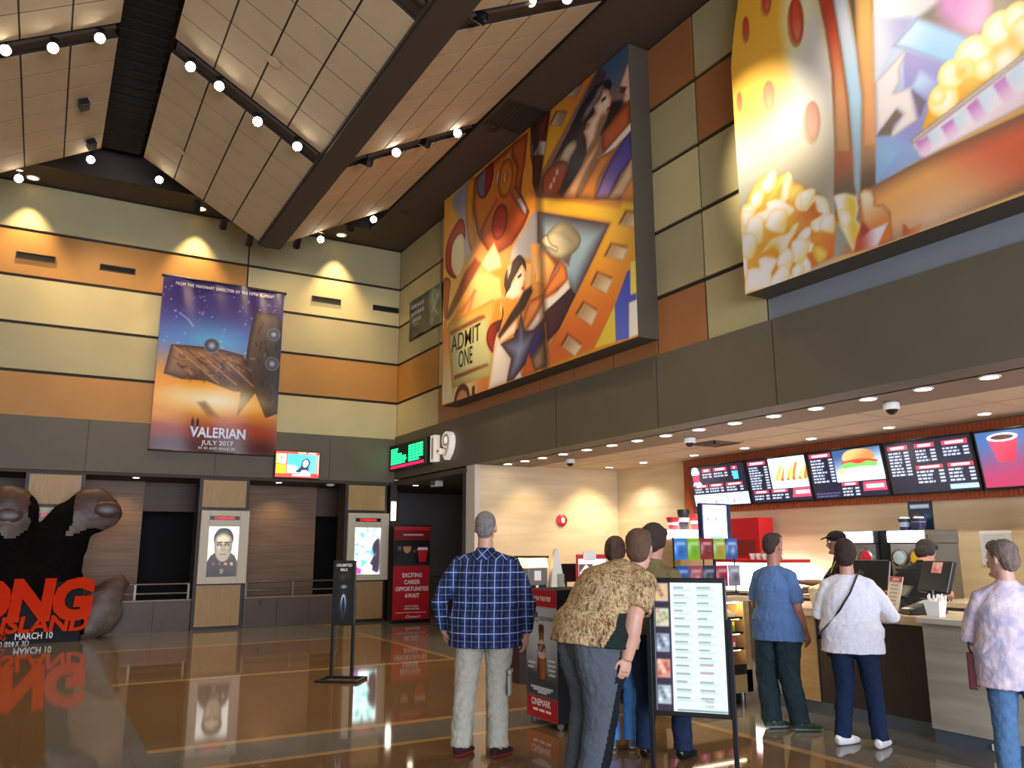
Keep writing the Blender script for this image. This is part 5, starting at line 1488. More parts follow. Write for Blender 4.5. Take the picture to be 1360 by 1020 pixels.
def menu_art(i, w, h):
    a = Art(0, w, 0, h, .0085, '141524')
    r_ = random.Random(30 + i)
    c = 'a8b0c8'
    if i == 0:
        a.poly([(0, 0), (w, 0), (w, .2), (0, .2)], 'b8dce8')
        for k in range(9):
            a.glow(.1 + k * .14, .06 + .03 * (k % 3), .1, .1, ['c83a4c', 'd85a6a', '6aa068'][k % 3], .8)
        a.poly([(.06, .4), (.2, .4), (.22, .56), (.04, .56)], 'c8304c').poly([(.02, .36), (.26, .36), (.22, .42), (.06, .42)], 'e8e4f0').poly(spline([(.04, .56), (.06, .66), (.13, .7), (.2, .66), (.22, .56)]), 'f0e8e8')
        for k, (x0, x1) in enumerate(((.3, .52), (.58, .9), (1.0, 1.14))):
            head(a, x0, x1, .58)
            rows(a, x0, x1, .53, 2, .045, c, r_)
        a.poly([(1.02, .42), (1.14, .42), (1.14, .56), (1.02, .56)], '3aa0b8')
        for x0, x1 in ((.05, .38), (.42, .75), (.82, 1.2)):
            head(a, x0, x1, .32, .05)
            rows(a, x0, x1, .28, 2, .045, c, r_)
    elif i == 1:
        head(a, .02, .4, h - .08)
        rows(a, .03, .42, h - .13, 9, .042, c, r_)
        a.poly([(.46, .2), (w, .2), (w, h), (.46, h)], 'e8ece8', 'b8d8c0', ((.7, .2), (1.1, .66)))
        a.poly(ell(.82, .36, .36, .13), 'f4f4f0')
        for k in range(11):
            x = .55 + .055 * k
            a.poly(spline([(x, .34), (x + .1 + .02 * (k % 3), .52 + .03 * (k % 4)), (x + .16, .54), (x + .08, .34)]), ['c89040', 'e0c080', 'a86428', 'e8d0a0'][k % 4])
        for k in range(4):
            a.glow(.68 + k * .12, .33, .06, .04, '7a2820', .9)
        for x0, x1 in ((.05, .36), (.42, .75)):
            head(a, x0, x1, .14, .05)
            rows(a, x0, x1, .09, 2, .045, c, r_)
        a.poly([(.82, .05), (1.2, .05), (1.2, .19), (.86, .19)], 'b83850').poly([(.9, .1), (1.16, .1), (1.16, .15), (.9, .15)], 'ecdce4')
    elif i == 2:
        head(a, .02, .4, h - .08)
        rows(a, .03, .42, h - .13, 8, .045, c, r_)
        a.poly([(.44, .22), (w, .22), (w, h), (.44, h)], '2c4468', 'cfe0ec', ((.7, h), (.8, .22)))
        a.poly(spline([(.6, .53), (.66, .64), (.85, .67), (1.06, .64), (1.12, .53), (.86, .5)]), 'd8945c', 'b86c3c', ((.8, .66), (.9, .5)))
        a.poly(spline([(.58, .5), (.85, .53), (1.14, .5), (1.1, .46), (.62, .46)]), 'c83828')
        a.poly(spline([(.56, .46), (.7, .49), (.86, .46), (1.0, .49), (1.15, .45), (1.08, .4), (.88, .42), (.64, .4)]), '5aa048')
        a.poly(spline([(.62, .4), (.86, .42), (1.1, .4), (1.04, .34), (.7, .34)]), 'dcd4d8')
        a.glow(.55, .36, .12, .08, 'e8a030', .9)
        for x0, x1 in ((.5, .78),):
            head(a, x0, x1, .16, .05)
            rows(a, x0, x1, .11, 3, .045, c, r_)
        a.poly([(.84, .07), (1.22, .07), (1.22, .2), (.86, .2)], 'b83850').poly([(.9, .11), (1.18, .11), (1.18, .16), (.9, .16)], 'ecdce4')
        rows(a, .03, .46, .06, 2, .04, '4c4870', r_, .9, False)
    elif i == 3:
        for x0, x1 in ((.04, .34), (.44, .72), (.82, 1.16)):
            head(a, x0, x1, h - .1, .06)
            rows(a, x0, x1, h - .15, 8 if x0 < .4 else (4 if x0 < .8 else 3), .042, c, r_)
        for x0, x1 in ((.4, .78), (.84, 1.18)):
            head(a, x0, x1, .3, .05)
            rows(a, x0, x1, .255, 4, .045, c, r_)
        a.poly([(.82, .02), (1.2, .02), (1.2, .08), (.82, .08)], '8cb4c8')
    else:
        a.poly([(0, 0), (w, 0), (w, h), (0, h)], '30507c', '8a2848', ((.4, h), (.5, .1)))
        a.poly([(.22, .3), (.42, .3), (.5, .6), (.14, .6)], 'd03048', 'a01c34', ((.2, .5), (.45, .4)))
        a.poly(ell(.32, .6, .185, .05), 'ece4ec').poly(ell(.32, .6, .14, .032), '3a1a1c')
        a.poly([(.6, .5), (1.1, .5), (1.1, .56), (.6, .56)], 'e0d8e4').poly([(.6, .16), (.9, .16), (.9, .2), (.6, .2)], 'e0d8e4').poly([(.6, .1), (.84, .1), (.84, .14), (.6, .14)], 'e0d8e4')
    return a


YS = [(11.0, 9.68), (9.64, 8.43), (8.39, 7.13), (7.09, 5.87), (5.82, 4.58)]
ML = ['leftmost tilted menu screen with a popcorn box and small dishes', 'tilted menu screen with a plate of fries and tenders', 'tilted menu screen with a big burger', 'tilted menu screen of text columns only, right of the burger', 'tilted screen with a large red soft drink cup']
for i, (ya, yb) in enumerate(YS):
    o = thing('menu_screen', ML[i], 'screen', (10.1, (ya + yb) / 2, 2.28), 0, 'menu screens above the counter')
    w_, h_ = ya - yb, .71
    T = frame((10.06, ya, 2.275), (0, -1, 0), (-.13, 0, .69))
    bz = MB().box(-.01, w_ + .01, -.012, h_ + .012, -.06, -.004, 0, T).build('bezel', M['black'], o, world=True, bev=.006)
    mb = MB()
    menu_art(i, w_ - .03, h_ - .03).put(mb, T @ Matrix.Translation((.015, .015, 0)))
    mb.build('display', M['screen'], bz, world=True)
    MB().box(w_ * .4, w_ * .6, .2, .5, -.12, -.06, 0, T).build('bracket', M['blackmetal'], o, world=True)

# ---------------------------------------------------------------- counters
M['ctop'] = mat('pale_laminate_top', 'cdb998', .35)
M['cwood'] = mat('light_oak_panel', 'b89868', .5, n=('a48452', 3, (1, 1, 8)))
M['cgrey'] = mat('grey_wood_laminate', 'b4ac98', .5, n=('958e7c', 1.6, (1, .6, 9)))
M['cdark'] = mat('dark_ribbed_wood', '3a2c26', .55, n=('2c211c', 5, (9, 9, .4)))
M['kick'] = mat('grey_kickplate', '5c646c', .35, metal=.3)
o = thing('service_counter', 'dark ribbed counter with an oak end where the woman in white stands', 'counter', (7.0, 5.4, 0))
MB().box(6.72, 7.4, 4.47, 6.44, 0, .12).build('kickplate', M['kick'], o, world=True)
MB().box(6.72, 7.4, 4.47, 5.72, .12, .92).build('front_panel', M['cdark'], o, world=True)
MB().box(6.70, 7.4, 5.72, 5.98, .12, .92).build('oak_panel', M['cwood'], o, world=True)
MB().box(6.78, 7.4, 5.98, 6.44, .12, .92).build('grey_panel', M['cgrey'], o, world=True)
MB().box(6.62, 7.45, 4.47, 6.44, .92, 1.0).build('countertop', M['ctop'], o, world=True, bev=.008)
o = thing('service_counter', 'pale grey wood counter in front of the woman in the pink jacket', 'counter', (6.95, 1.5, 0))
MB().box(6.58, 7.35, -3, 4.46, 0, .12).build('kickplate', M['kick'], o, world=True)
MB().box(6.55, 7.4, -3, 4.46, .12, .96).build('front_panel', M['cgrey'], o, world=True)
MB().box(6.47, 7.45, -3, 4.465, .96, 1.01).build('countertop', mat('grey_laminate_top', 'bfb8a6', .35), o, world=True, bev=.008)
MB().box(6.545, 6.55, 3.9, 3.97, .045, .09).build('floor_sticker', M['white'], o, world=True)
o = thing('back_counter', 'long steel back counter under the menu screens', 'counter', (9.75, 6.6, 0))
MB().box(9.2, 10.28, 2.2, 11.0, 0, .9).build('cabinet', M['steel'], o, world=True)
MB().box(9.15, 10.28, 2.2, 11.0, .9, .95).build('countertop', M['ctop'], o, world=True)
o = thing('side_counter', 'far dark counter that carries the coffee machine and white cone', 'counter', (6.1, 9.2, 0))
MB().box(5.1, 7.4, 8.75, 9.6, 0, .98).build('cabinet', M['cdark'], o, world=True)
MB().box(5.05, 7.45, 8.7, 9.65, .98, 1.04).build('countertop', M['ctop'], o, world=True)
o = thing('plinth', 'black floor plinth behind the tall red drink display', 'plinth', (6.2, 7.9, 0))
M['striplight'] = mat('shelf_strip_light', 'fff0d8', .4, emit=7, ec='ffe6c0')
# snack case (peninsula end)
CX0, CX1, CY0, CY1 = 5.35, 6.58, 6.46, 7.2
bpy.data.objects.remove(o)
o = thing('snack_display_case', 'oak snack display case with lit open shelves beside the man in the blue shirt', 'display case', (5.95, 6.85, 0))
s_ = MB().box(CX0, CX1, CY0 + .5, CY1, .12, 1.03).box(CX0, CX0 + .05, CY0, CY1, .12, 1.03).box(6.5, CX1, CY0, CY1, .12, 1.03).box(CX0, CX1, CY0, CY0 + .5, .12, .34)
s_.build('cabinet', M['cwood'], o, world=True)
MB().box(CX0 + .05, 6.5, CY0 - .005, CY0 + .02, .30, .40).build('front_lip', M['black'], o, world=True)
MB().box(CX0 + .06, CX1 - .02, CY0 + .1, CY1, 0, .12).build('plinth', M['black'], o, world=True)
MB().box(CX0 - .03, CX1 + .03, CY0 - .03, CY1, 1.03, 1.08).build('countertop', M['ctop'], o, world=True, bev=.006)
MB().cyl((6.45, CY0 + .03, 0), (6.45, CY0 + .03, .12), .018).build('foot', M['chrome'], o, world=True)
for z in (.56, .72, .87):
    sh_ = MB().box(CX0 + .05, 6.5, CY0 + .02, CY0 + .5, z - .02, z).build('shelf', M['black'], o, world=True)
    MB().box(CX0 + .1, 6.46, CY0 + .03, CY0 + .045, z - .028, z - .02).build('light_strip', M['striplight'], sh_, world=True)
MB().box(CX0 + .1, 6.46, CY0 + .03, CY0 + .07, 1.01, 1.03).build('light_strip', M['lampglass'], o, world=True)
rs = random.Random(9)
SN = [('sandwich_pack', 'sandwich pack', 'f0d8a0', '8a7a60'), ('chip_box', 'chip box', 'e8c010', '7a9a30'), ('candy_box', 'candy box', 'c81820', 'e8d8d8'), ('candy_jar', 'candy jar', 'd08a60', '5a3a60')]
for k, z in enumerate((.87, .72, .56, .40)):
    nm, ct, c1, c2 = SN[k]
    for q in range(5):
        x = 5.6 + q * .19
        h_ = [.09, .10, .09, .11][k]
        ps = ['at the open right end', 'second from the right', 'in the middle', 'second from the left', 'at the left end'][4 - q]
        col_ = ['tan wrapped', 'yellow topped', 'red', 'pinkish'][k]
        t_ = thing(nm, '%s %s on the %s snack case shelf, %s' % (col_, ct, ['top', 'second', 'third', 'lowest'][k], ps), 'snack', (x, CY0 + .13, z), 0, ct + ' row in the snack case')
        if k == 3:
            pk_ = MB().lathe([(.05, 0), (.06, .01), (.06, .08), (.04, .1)], 14).build('jar', mat('jar_' + str(q), c1 if q % 2 else 'b84a70', .2), t_, smooth=True)
            MB().lathe([(.045, .1), (.045, .115)], 14).build('lid', mat('lid_' + str(q), c2, .4), pk_)
        else:
            b_ = MB()
            if k == 0:
                b_.prism([(-.07, 0), (.07, 0), (.07, .03), (-.07, h_)], -.06, .08, 0, Matrix.Rotation(PI / 2, 4, 'X'))
            else:
                b_.box(-.075, .075, -.06, .08, 0, h_)
            pk_ = b_.build('pack', mat('%s_%d' % (nm, q), c1, .4), t_, bev=.006)
            MB().box(-.06, .06, -.066, -.062, .01, h_ * .6).build('wrapper_print', mat('%s_label_%d' % (nm, q), c2, .5), pk_)

# hanging candy bags on a wire rack above the case
rk = thing('candy_rack', 'black wire rack holding two rows of hanging candy bags', 'rack', (6.3, 6.78, 1.08))
w_ = MB()
for x in (-.42, .0, .46):
    w_.cyl((x, .03, 0), (x, .03, .62), .008, n=6)
for z in (.02, .30, .60):
    w_.cyl((-.44, .03, z), (.5, .03, z), .006, n=6)
w_.box(-.44, .5, -.1, .12, 0, .015)
w_.build('wire_frame', M['blackmetal'], rk)
BAGS = [('2a7ac8', '1a4c8c', 'blue'), ('7ab828', '5a9a1c', 'lime green'), ('8c2430', '5c2c24', 'dark red'), ('8aa838', 'c87830', 'olive green'), ('2a5a9c', 'c8d0e0', 'navy')]
BAG2 = [('1c5aa0', '123a70', 'deep blue'), ('a04858', 'e0c8c8', 'pink and white'), ('22385c', 'a06a4c', 'dark navy'), ('a82c44', '5c1424', 'crimson'), ('8a8c9c', '3c3c54', 'grey')]
for j, (row, z, wh) in enumerate(((BAGS, 1.46, 'upper'), (BAG2, 1.17, 'lower'))):
    for q, (c1, c2, nm) in enumerate(row):
        x = 5.93 + q * .185 + j * .02
        b_ = MB()
        a_ = Art(-.085, .085, 0, .225, .012, c1)
        a_.glow(0, .09, .07, .08, c2, .9).poly([(-.06, .15), (.06, .15), (.06, .185), (-.06, .185)], 'dfe4ea', op=.55)
        zf_ = lambda u, v: .022 * max(0, 1 - (u / .085) ** 2) * max(0, math.sin(PI * min(1, v / .225)))
        a_.put(b_, FB(0, -.01, 0), zf=zf_)
        a_.put(b_, frame((0, .0, 0), (-1, 0, 0), (0, 0, 1)), zf=zf_)
        t_ = b_.build('candy_bag', M['vinyl'], None, smooth=True, at=(0, 0, 0))
        t_.location = (x, 6.76, z)
        tag(t_, '%s candy bag hanging in the %s row of the wire rack' % (nm, wh), 'candy bag', 'candy bags on the wire rack')
for q in range(4):
    b_ = MB().box(-.06, .06, -.03, .03, 0, .1)
    t_ = b_.build('candy_box', mat('loose_candy_%d' % q, ['c02028', '3a2870', 'c8a030', '4a2a20'][q], .4), bev=.008, at=(0, 0, 0))
    t_.location = (5.5 + q * .13, 6.62 + .05 * (q % 2), 1.08)
    t_.rotation_euler = (0, 0, .3 * q)
    tag(t_, '%s candy box lying on the snack case top left of the wire rack' % ['red', 'purple', 'yellow', 'brown'][q], 'candy box', 'loose candy boxes')
# small upright screen on a pole
o = thing('counter_screen', 'small upright white screen with a dark side panel above the candy rack', 'screen', (6.66, 7.0, 1.08))
MB().cyl((0, .02, 0), (0, .02, .6), .02).lathe([(.1, 0), (.1, .015), (.03, .03)], 18, 0, Matrix.Translation((0, .02, 0))).build('pole', M['blackmetal'], o, smooth=True)
MB().box(-.2, .24, -.03, .05, .58, 1.0).build('housing', mat('navy_case', '1c2a4c', .4), o, bev=.008)
a = Art(-.185, .17, .6, .98, .01, 'f0f8f4')
for k in range(3):
    a.glow(-.11 + k * .12, .82, .05, .06, ['3a4a48', 'c83a58', '6a9a88'][k], .9).glow(-.11 + k * .12, .71, .05, .05, '9ab8b0', .7)
a.poly([(-.1, .61), (.1, .61), (.1, .63), (-.1, .63)], '40b0e8')
mb = MB()
a.put(mb, FB(0, -.032, 0))
mb.build('display', M['screen'], o)

# heated cabinet with a glowing top strip and red packs
o = thing('warming_cabinet', 'food warming cabinet with a glowing white top strip left of the candy rack', 'cabinet', (7.2, 8.0, 0))
MB().box(-.36, .22, -.2, .3, 0, 1.7).build('body', M['cwood'], o)
MB().box(-.38, .24, -.22, .3, 1.7, 1.8).build('lit_header', M['glow_white'], o)
for q, (x, c_, nm, h_) in enumerate(((-.28, 'c02028', 'small red', .16), (-.1, '2a2224', 'black and white', .26), (.1, 'd02830', 'large red', .2))):
    t_ = thing('cup_stack', '%s stack of cups on top of the warming cabinet' % nm, 'cups', (7.2 + x, 8.0, 1.8), 0, 'cup stacks on the warming cabinet')
    MB().lathe([(.05, 0), (.075, h_ * .8), (.08, h_ * .8), (.08, h_)], 16).build('cups', mat('cup_%d' % q, c_, .4), t_, smooth=True)
    MB().lathe([(.063, h_ * .4), (.07, h_ * .6)], 16).build('band', M['white'], t_, smooth=True)

# popcorn machine with its red hood
o = thing('popcorn_machine', 'red hooded popcorn machine with a brightly lit window', 'popcorn machine', (9.75, 9.65, .95))
MB().box(.1, .42, -.3, .45, .42, 1.1).build('hood', mat('red_enamel', 'a81820', .3), o, bev=.01)
MB().box(.094, .1, -.2, .2, .5, .75).build('hood_vent', mat('dark_red', '6a1018', .5), o)
MB().box(-.3, .38, -.9, .45, 0, .40).build('lit_window', M['glow_white'], o)
MB().box(-.38, .4, -1.0, .45, .40, .45).build('shelf_edge', M['red'], o)
for q in range(4):
    t_ = MB().lathe([(.03, 0), (.05, .09)], 12).build('paper_cup', M['white'], at=(0, 0, 0), smooth=True)
    t_.location = (9.42, 8.75 + q * .12, 1.40)
    tag(t_, 'white paper cup on the red popcorn machine ledge, %s from the right' % ordinal(q), 'cup', 'paper cups on the popcorn machine')


# frozen drink machines
def slush(y, label, dc):
    o = thing('frozen_drink_machine', label, 'drink machine', (9.55, y, .95), 0, 'frozen drink machines')
    MB().box(-.16, .5, -.25, .25, 0, .68).build('body', M['steel'], o, bev=.01)
    hd_ = MB().box(-.19, .5, -.26, .26, .68, .84).build('header', M['steel'], o, bev=.01)
    MB().box(-.2, -.188, -.25, .25, .69, .83).build('lit_panel', M['glow_white'], hd_)
    MB().box(-.24, .0, -.22, .22, 0, .04).build('drip_tray', M['black'], o)
    T0 = Matrix.Rotation(-PI / 2, 4, 'Y')
    for k, c_ in enumerate(dc):
        yy = .12 - k * .24
        MB().lathe([(0, .05), (.06, .045), (.095, .02), (.1, 0)], 20, 0, Matrix.Translation((-.16, yy, .50)) @ T0).build('drum_window', mat('slush_%d' % k, c_, .3, emit=.15), o, smooth=True)
        MB().lathe([(.1, 0), (.115, 0), (.115, .025), (.1, .03)], 20, 0, Matrix.Translation((-.16, yy, .50)) @ T0).build('drum_rim', M['chrome'], o, smooth=True)
        MB().cyl((-.2, yy, .36), (-.2, yy, .26), .02).box(-.26, -.19, yy - .012, yy + .012, .34, .37).build('tap', M['black'], o)


slush(7.2, 'frozen drink machine with a red drum behind the cap wearing cashier', ('b8c0c8', 'c01828'))
slush(6.48, 'frozen drink machine with grey and yellow drums beside the bending cashier', ('a8b4b4', 'd8a820'))
o = thing('ice_bin', 'black steel cabinet standing between the two frozen drink machines', 'cabinet', (9.6, 6.84, .95))
MB().box(-.14, .45, -.085, .085, 0, .84).build('body', M['blackmetal'], o)
MB().box(-.15, -.14, -.06, -.02, .72, .80).build('tag', M['white'], o)
o = thing('promo_card', 'dark blue promo card standing on the grey and yellow frozen drink machine', 'sign', (9.62, 6.42, 1.79))
a = Art(-.16, .16, 0, .36, .01, '1c2c48')
a.poly([(-.13, .27), (.13, .27), (.13, .32), (-.13, .32)], 'c8d4e0').glow(-.06, .17, .1, .08, '8a4a3c', .8).glow(.08, .17, .07, .08, '3a68a8', .8)
mb = MB()
a.put(mb, FR(-.015, 0, 0))
mb.box(-.012, .012, -.16, .16, 0, .36, 1)
mb.build('card', [M['vinyl'], M['black']], o)
MB().box(-.02, .08, -.1, .1, 0, .015).build('stand', M['black'], o)
for k, y in enumerate((6.55, 6.36)):
    t_ = thing('popcorn_tub', ['small dark printed popcorn tub on the drink machine, left one', 'larger dark popcorn tub heaped with popcorn on the drink machine'][k], 'tub', (9.47, y, 1.79), 0, 'popcorn tubs on the drink machine')
    MB().lathe([(.06 + .01 * k, 0), (.08 + .015 * k, .14)], 18).build('tub', mat('navy_tub_%d' % k, '2c2c48', .4), t_, smooth=True)
    MB().lathe([(.066 + .01 * k, .04), (.076 + .012 * k, .1)], 18).build('label_band', mat('pale_band_%d' % k, 'a8b4c8', .4), t_, smooth=True)
    b_ = MB()
    for q in range(12):
        b_.ball((.05 * math.cos(q * 2.4) * (q / 12) ** .5, .05 * math.sin(q * 2.4) * (q / 12) ** .5, .14), .026, 6)
    b_.build('popcorn', mat('popcorn_%d' % k, 'ece4c8', .8), t_, smooth=True)
# glass guard, notices, lit drink cooler at the right
gm, N, L, b = new_mat('clear_glass')
b.inputs['Transmission Weight'].default_value = 1
b.inputs['Roughness'].default_value = .02
b.inputs['Base Color'].default_value = (.8, .82, .8, 1)
b.inputs['IOR'].default_value = 1.15
M['glass'] = gm
o = thing('glass_guard', 'clear glass guard panel behind the bending cashier', 'glass panel', (9.25, 5.5, .95))
MB().box(-.01, .01, -.55, .62, .06, .78).build('pane', M['glass'], o)
for y in (-.57, .62):
    MB().box(-.015, .015, y, y + .02, 0, .8).build('post', M['steel'], o)
for k, y in enumerate((5.9, 5.3)):
    mb = MB()
    a = Art(-.2, .2, 0, .42, .02, 'd4d8dc')
    for q in range(8):
        a.line([(-.15, .36 - q * .04), (.12, .36 - q * .04)], .012, 'a8b0b8', .6)
    a.put(mb, FR(10.29, y, 1.36) @ Matrix.Translation((0, 0, 0)))
    tag(mb.build('paper_notice', M['print'], at=(10.29, y, 1.36)), 'white paper notice on the wall behind the glass guard, %s one' % ['left', 'right'][k], 'paper', 'paper notices behind the counter')
o = thing('drink_cooler', 'lit drink cooler at the right edge behind the woman in the pink jacket', 'cooler', (9.4, 4.4, .95))
MB().box(-.1, .5, -.5, .5, 0, 1.0).build('cabinet', M['steel'], o)
MB().box(-.12, -.1, -.5, .5, .6, 1.0).build('picture_panel', mat('blue_grey_picture', '7a94a8', .3, emit=.4), o)
MB().box(-.12, -.1, -.5, .5, .02, .5).build('lit_window', M['glow_white'], o)
MB().box(-.13, -.1, -.5, .5, .5, .6).build('red_trim', M['red'], o)
for k in range(3):
    t_ = thing('soda_cup', 'big red soda cup on top of the lit drink cooler, %s from the left' % ordinal(k), 'cup', (9.4, 4.78 - k * .24, 1.95), 0, 'red soda cups on the cooler')
    MB().lathe([(.07, 0), (.105, .26)], 18).build('cup', M['red'], t_, smooth=True)
    MB().lathe([(.11, .26), (.11, .28), (.0, .29)], 18).build('lid', M['white'], t_, smooth=True)

# ---------------------------------------------------------------- things on the service counter
o = thing('menu_flyer', 'upright white menu flyer with a red heading on the counter beside the card reader', 'flyer', (6.82, 4.92, 1.0), R(-28))
mb = MB()
a = Art(-.12, .12, .02, .33, .01, 'ece8dc')
a.poly([(-.12, .28), (.12, .28), (.12, .33), (-.12, .33)], 'b83030').poly([(-.06, .295), (.06, .295), (.06, .315), (-.06, .315)], 'e8d0c8')
for q in range(6):
    a.line([(-.08, .25 - q * .035), (.06, .25 - q * .035)], .012, '8a8070', .8)
T = frame((-.02, 0, 0), (0, -1, 0), (.25, 0, 1))
a.put(mb, T)
mb.box(-.12, .12, .02, .33, -.006, -.001, 1, T)
mb.build('sheet', [M['print'], M['white']], o)
MB().box(-.04, .12, -.12, .12, 0, .02).build('holder', M['steel'], o)
o = thing('card_reader', 'black payment terminal with a small screen on the counter edge', 'card reader', (6.82, 4.66, 1.0), R(-20))
MB().prism([(-.13, 0), (.14, 0), (.14, .13), (-.13, .05)], -.07, .07, 0, Matrix.Rotation(PI / 2, 4, 'X')).build('body', M['black'], o, bev=.008)
T = frame((-.13, 0, .052), (0, -1, 0), (.27, 0, .08))
MB().box(-.05, .05, .15, .24, 0, .004, 0, T).build('display', mat('grey_lcd', '8a9498', .3), o)
MB().box(-.05, .05, -.01, .03, .0, .004, 0, T).build('receipt', M['white'], o)
k_ = MB()
for i in range(3):
    for j in range(4):
        k_.box(-.045 + i * .033, -.02 + i * .033, .04 + j * .025, .058 + j * .025, 0, .006, 0, T)
k_.build('keypad', M['steel'], o)


def till(x, y, rz, label, sticker):
    o = thing('cash_register', label, 'register', (x, y, 1.0), rz, 'cash registers')
    MB().lathe([(.12, 0), (.12, .02), (.05, .04), (.04, .2)], 20).build('foot', M['black'], o, smooth=True)
    T = frame((0, 0, .2), (0, -1, 0), (.35, 0, 1))
    mo = MB().box(-.2, .2, -.02, .28, -.05, .0, 0, T).build('monitor', M['black'], o, bev=.012)
    MB().box(-.18, .18, .0, .26, -.055, -.05, 0, T).build('touch_panel', mat('dark_glass', '1a2028', .1), mo)
    if sticker:
        MB().box(-.05, .08, .16, .26, .001, .005, 0, T).build('sticker', mat('red_white_sticker', 'd8484c', .5, n=('f0e8e8', 12)), mo)
    MB().box(-.12, .12, -.06, .02, .10, .13, 0).build('customer_display', M['black'], o, bev=.005)
    return o


till(7.12, 4.72, R(-20), 'black cash register monitor seen from behind with a red and white sticker', True)
till(7.15, 5.42, R(10), 'black cash register half hidden behind the woman in the white blouse', False)
o = thing('small_display', 'small tilted grey customer display between card reader and register', 'display', (7.0, 4.98, 1.0), R(-20))
T = frame((0, 0, .13), (0, -1, 0), (.5, 0, .6))
MB().box(-.1, .1, 0, .14, -.02, 0, 0, T).build('housing', M['black'], o, bev=.006)
MB().box(-.085, .085, .015, .125, 0, .003, 0, T).build('display', mat('olive_lcd', '5a5c50', .25), o)
MB().box(-.01, .06, -.04, .04, 0, .15).build('stand', M['black'], o)
o = thing('straw_cup', 'white square cup full of white straws on the pale grey counter', 'straws', (6.62, 4.37, 1.01))
MB().lathe([(.07, 0), (.095, .13)], 4, 0, Matrix.Rotation(.9, 4, 'Z')).build('cup', M['white'], o)
s_ = MB()
for q in range(22):
    x, y = rs.uniform(-.05, .05), rs.uniform(-.05, .05)
    s_.cyl((x, y, .03), (x * 1.4, y * 1.4, .165 + rs.uniform(-.02, .03)), .007, n=6)
s_.build('straws', mat('straw_white', 'f4f2ee', .5), o)
for k, (x, y, nm) in enumerate(((6.86, 5.76, 'left one beside the blue shirt'), (6.84, 5.36, 'right one beside the white blouse'))):
    t_ = thing('popcorn_bucket', 'cream bucket of popcorn on the counter, ' + nm, 'bucket', (x, y, 1.0), 0, 'popcorn buckets on the counter')
    MB().lathe([(.08, 0), (.11, .18)], 20).build('bucket', mat('cream_bucket_%d' % k, 'e8dcc0', .5), t_, smooth=True)
    b_ = MB()
    for q in range(26):
        r_ = .09 * (q / 26) ** .5
        b_.ball((r_ * math.cos(q * 2.4), r_ * math.sin(q * 2.4), .2 - r_ * .3), .024, 6)
    b_.build('popcorn', mat('popcorn_heap_%d' % k, 'f0e4b0', .8), t_, smooth=True)
o = thing('soda_cup', 'red paper soda cup standing between two popcorn buckets on the counter', 'cup', (6.80, 5.56, 1.0))
MB().lathe([(.045, 0), (.065, .17)], 18).build('cup', M['red'], o, smooth=True)
MB().lathe([(.068, .17), (.068, .185), (.03, .19), (.03, .2), (0, .2)], 18).build('lid', M['red'], o, smooth=True)
MB().box(-.066, -.06, -.025, .025, .06, .12).build('cup_print', M['white'], o)

# ---------------------------------------------------------------- far side counter
o = thing('coffee_machine', 'grey coffee machine with a glowing amber top on the far counter', 'coffee machine', (5.55, 9.2, 1.04))
MB().box(-.14, .15, -.15, .2, .08, .30).build('body', mat('grey_machine', '6c6a6a', .4), o, bev=.01)
MB().box(-.13, .14, -.14, .2, 0, .08).build('base', M['black'], o)
MB().prism([(-.16, .30), (.17, .30), (.13, .42), (-.12, .42)], -.2, .15, 0, Matrix.Rotation(PI / 2, 4, 'X')).build('lit_top', mat('amber_lit', 'ffd890', .4, emit=2.2, ec='ffc870'), o)
MB().box(-.15, .16, -.17, .2, .42, .445).build('top_cap', M['black'], o)
MB().box(-.05, .05, -.155, -.15, .14, .26).build('label', M['white'], o)
MB().cyl((0, -.12, .0), (0, -.12, .08), .03).build('cup', M['white'], o)
o = thing('warming_lamp', 'small glowing lamp unit on the far counter left of the coffee machine', 'lamp', (5.2, 9.15, 1.04))
MB().lathe([(.09, .30), (.11, .32), (.06, .40), (.02, .42)], 18).build('lamp_shade', M['steel'], o, smooth=True)
MB().lathe([(0, .30), (.088, .30), (.088, .31)], 18).build('bulb', mat('lamp_glow', 'ffe8b8', .4, emit=6, ec='ffdca0'), o)
MB().cyl((.0, .1, 0), (.0, .1, .40), .015).box(-.08, .08, .0, .16, 0, .02).build('stand', M['steel'], o)
o = thing('white_cone', 'tall translucent white tapered cone standing behind the red drink display', 'cone', (5.83, 9.05, 1.04))
MB().lathe([(.145, 0), (.14, .02), (.045, .52), (.02, .54)], 4, 0, Matrix.Rotation(.5, 4, 'Z')).build('cone', mat('milky_plastic', 'd8d4c8', .35, trans=.15), o, bev=.012)
MB().box(-.04, .04, -.13, -.112, .03, .22).build('sticker', mat('grey_green_sticker', '8a9484', .5), o)
o = thing('counter_monitor', 'black monitor on the far counter right of the white cone', 'monitor', (6.13, 9.25, 1.04))
MB().box(-.14, .14, -.02, .02, .1, .34).build('housing', M['black'], o, bev=.008)
MB().cyl((0, .03, 0), (0, .03, .12), .02).box(-.1, .1, -.06, .1, 0, .015).build('stand', M['black'], o)
MB().box(-.12, .12, -.025, -.02, .12, .32).build('display', mat('dark_glass2', '12161c', .1), o)
o = thing('menu_holder', 'red framed lit food sign on the far counter left of the camouflage shirt', 'sign', (6.32, 8.95, 1.04), R(-12))
MB().box(-.2, .22, 0, .05, .0, .46).build('red_frame', M['red'], o, bev=.006)
a = Art(-.185, .205, .02, .40, .012, 'f0ecec')
a.poly([(-.185, .13), (.02, .13), (.02, .34), (-.185, .34)], '3a2c2c').poly([(-.17, .22), (-.08, .33), (.01, .24), (-.06, .15)], 'd8d0cc')
for q in range(5):
    a.glow(-.13 + q * .025, .24 + .02 * (q % 2), .03, .03, 'a04040', .9)
mb = MB()
a.put(mb, FB(0, -.004, 0))
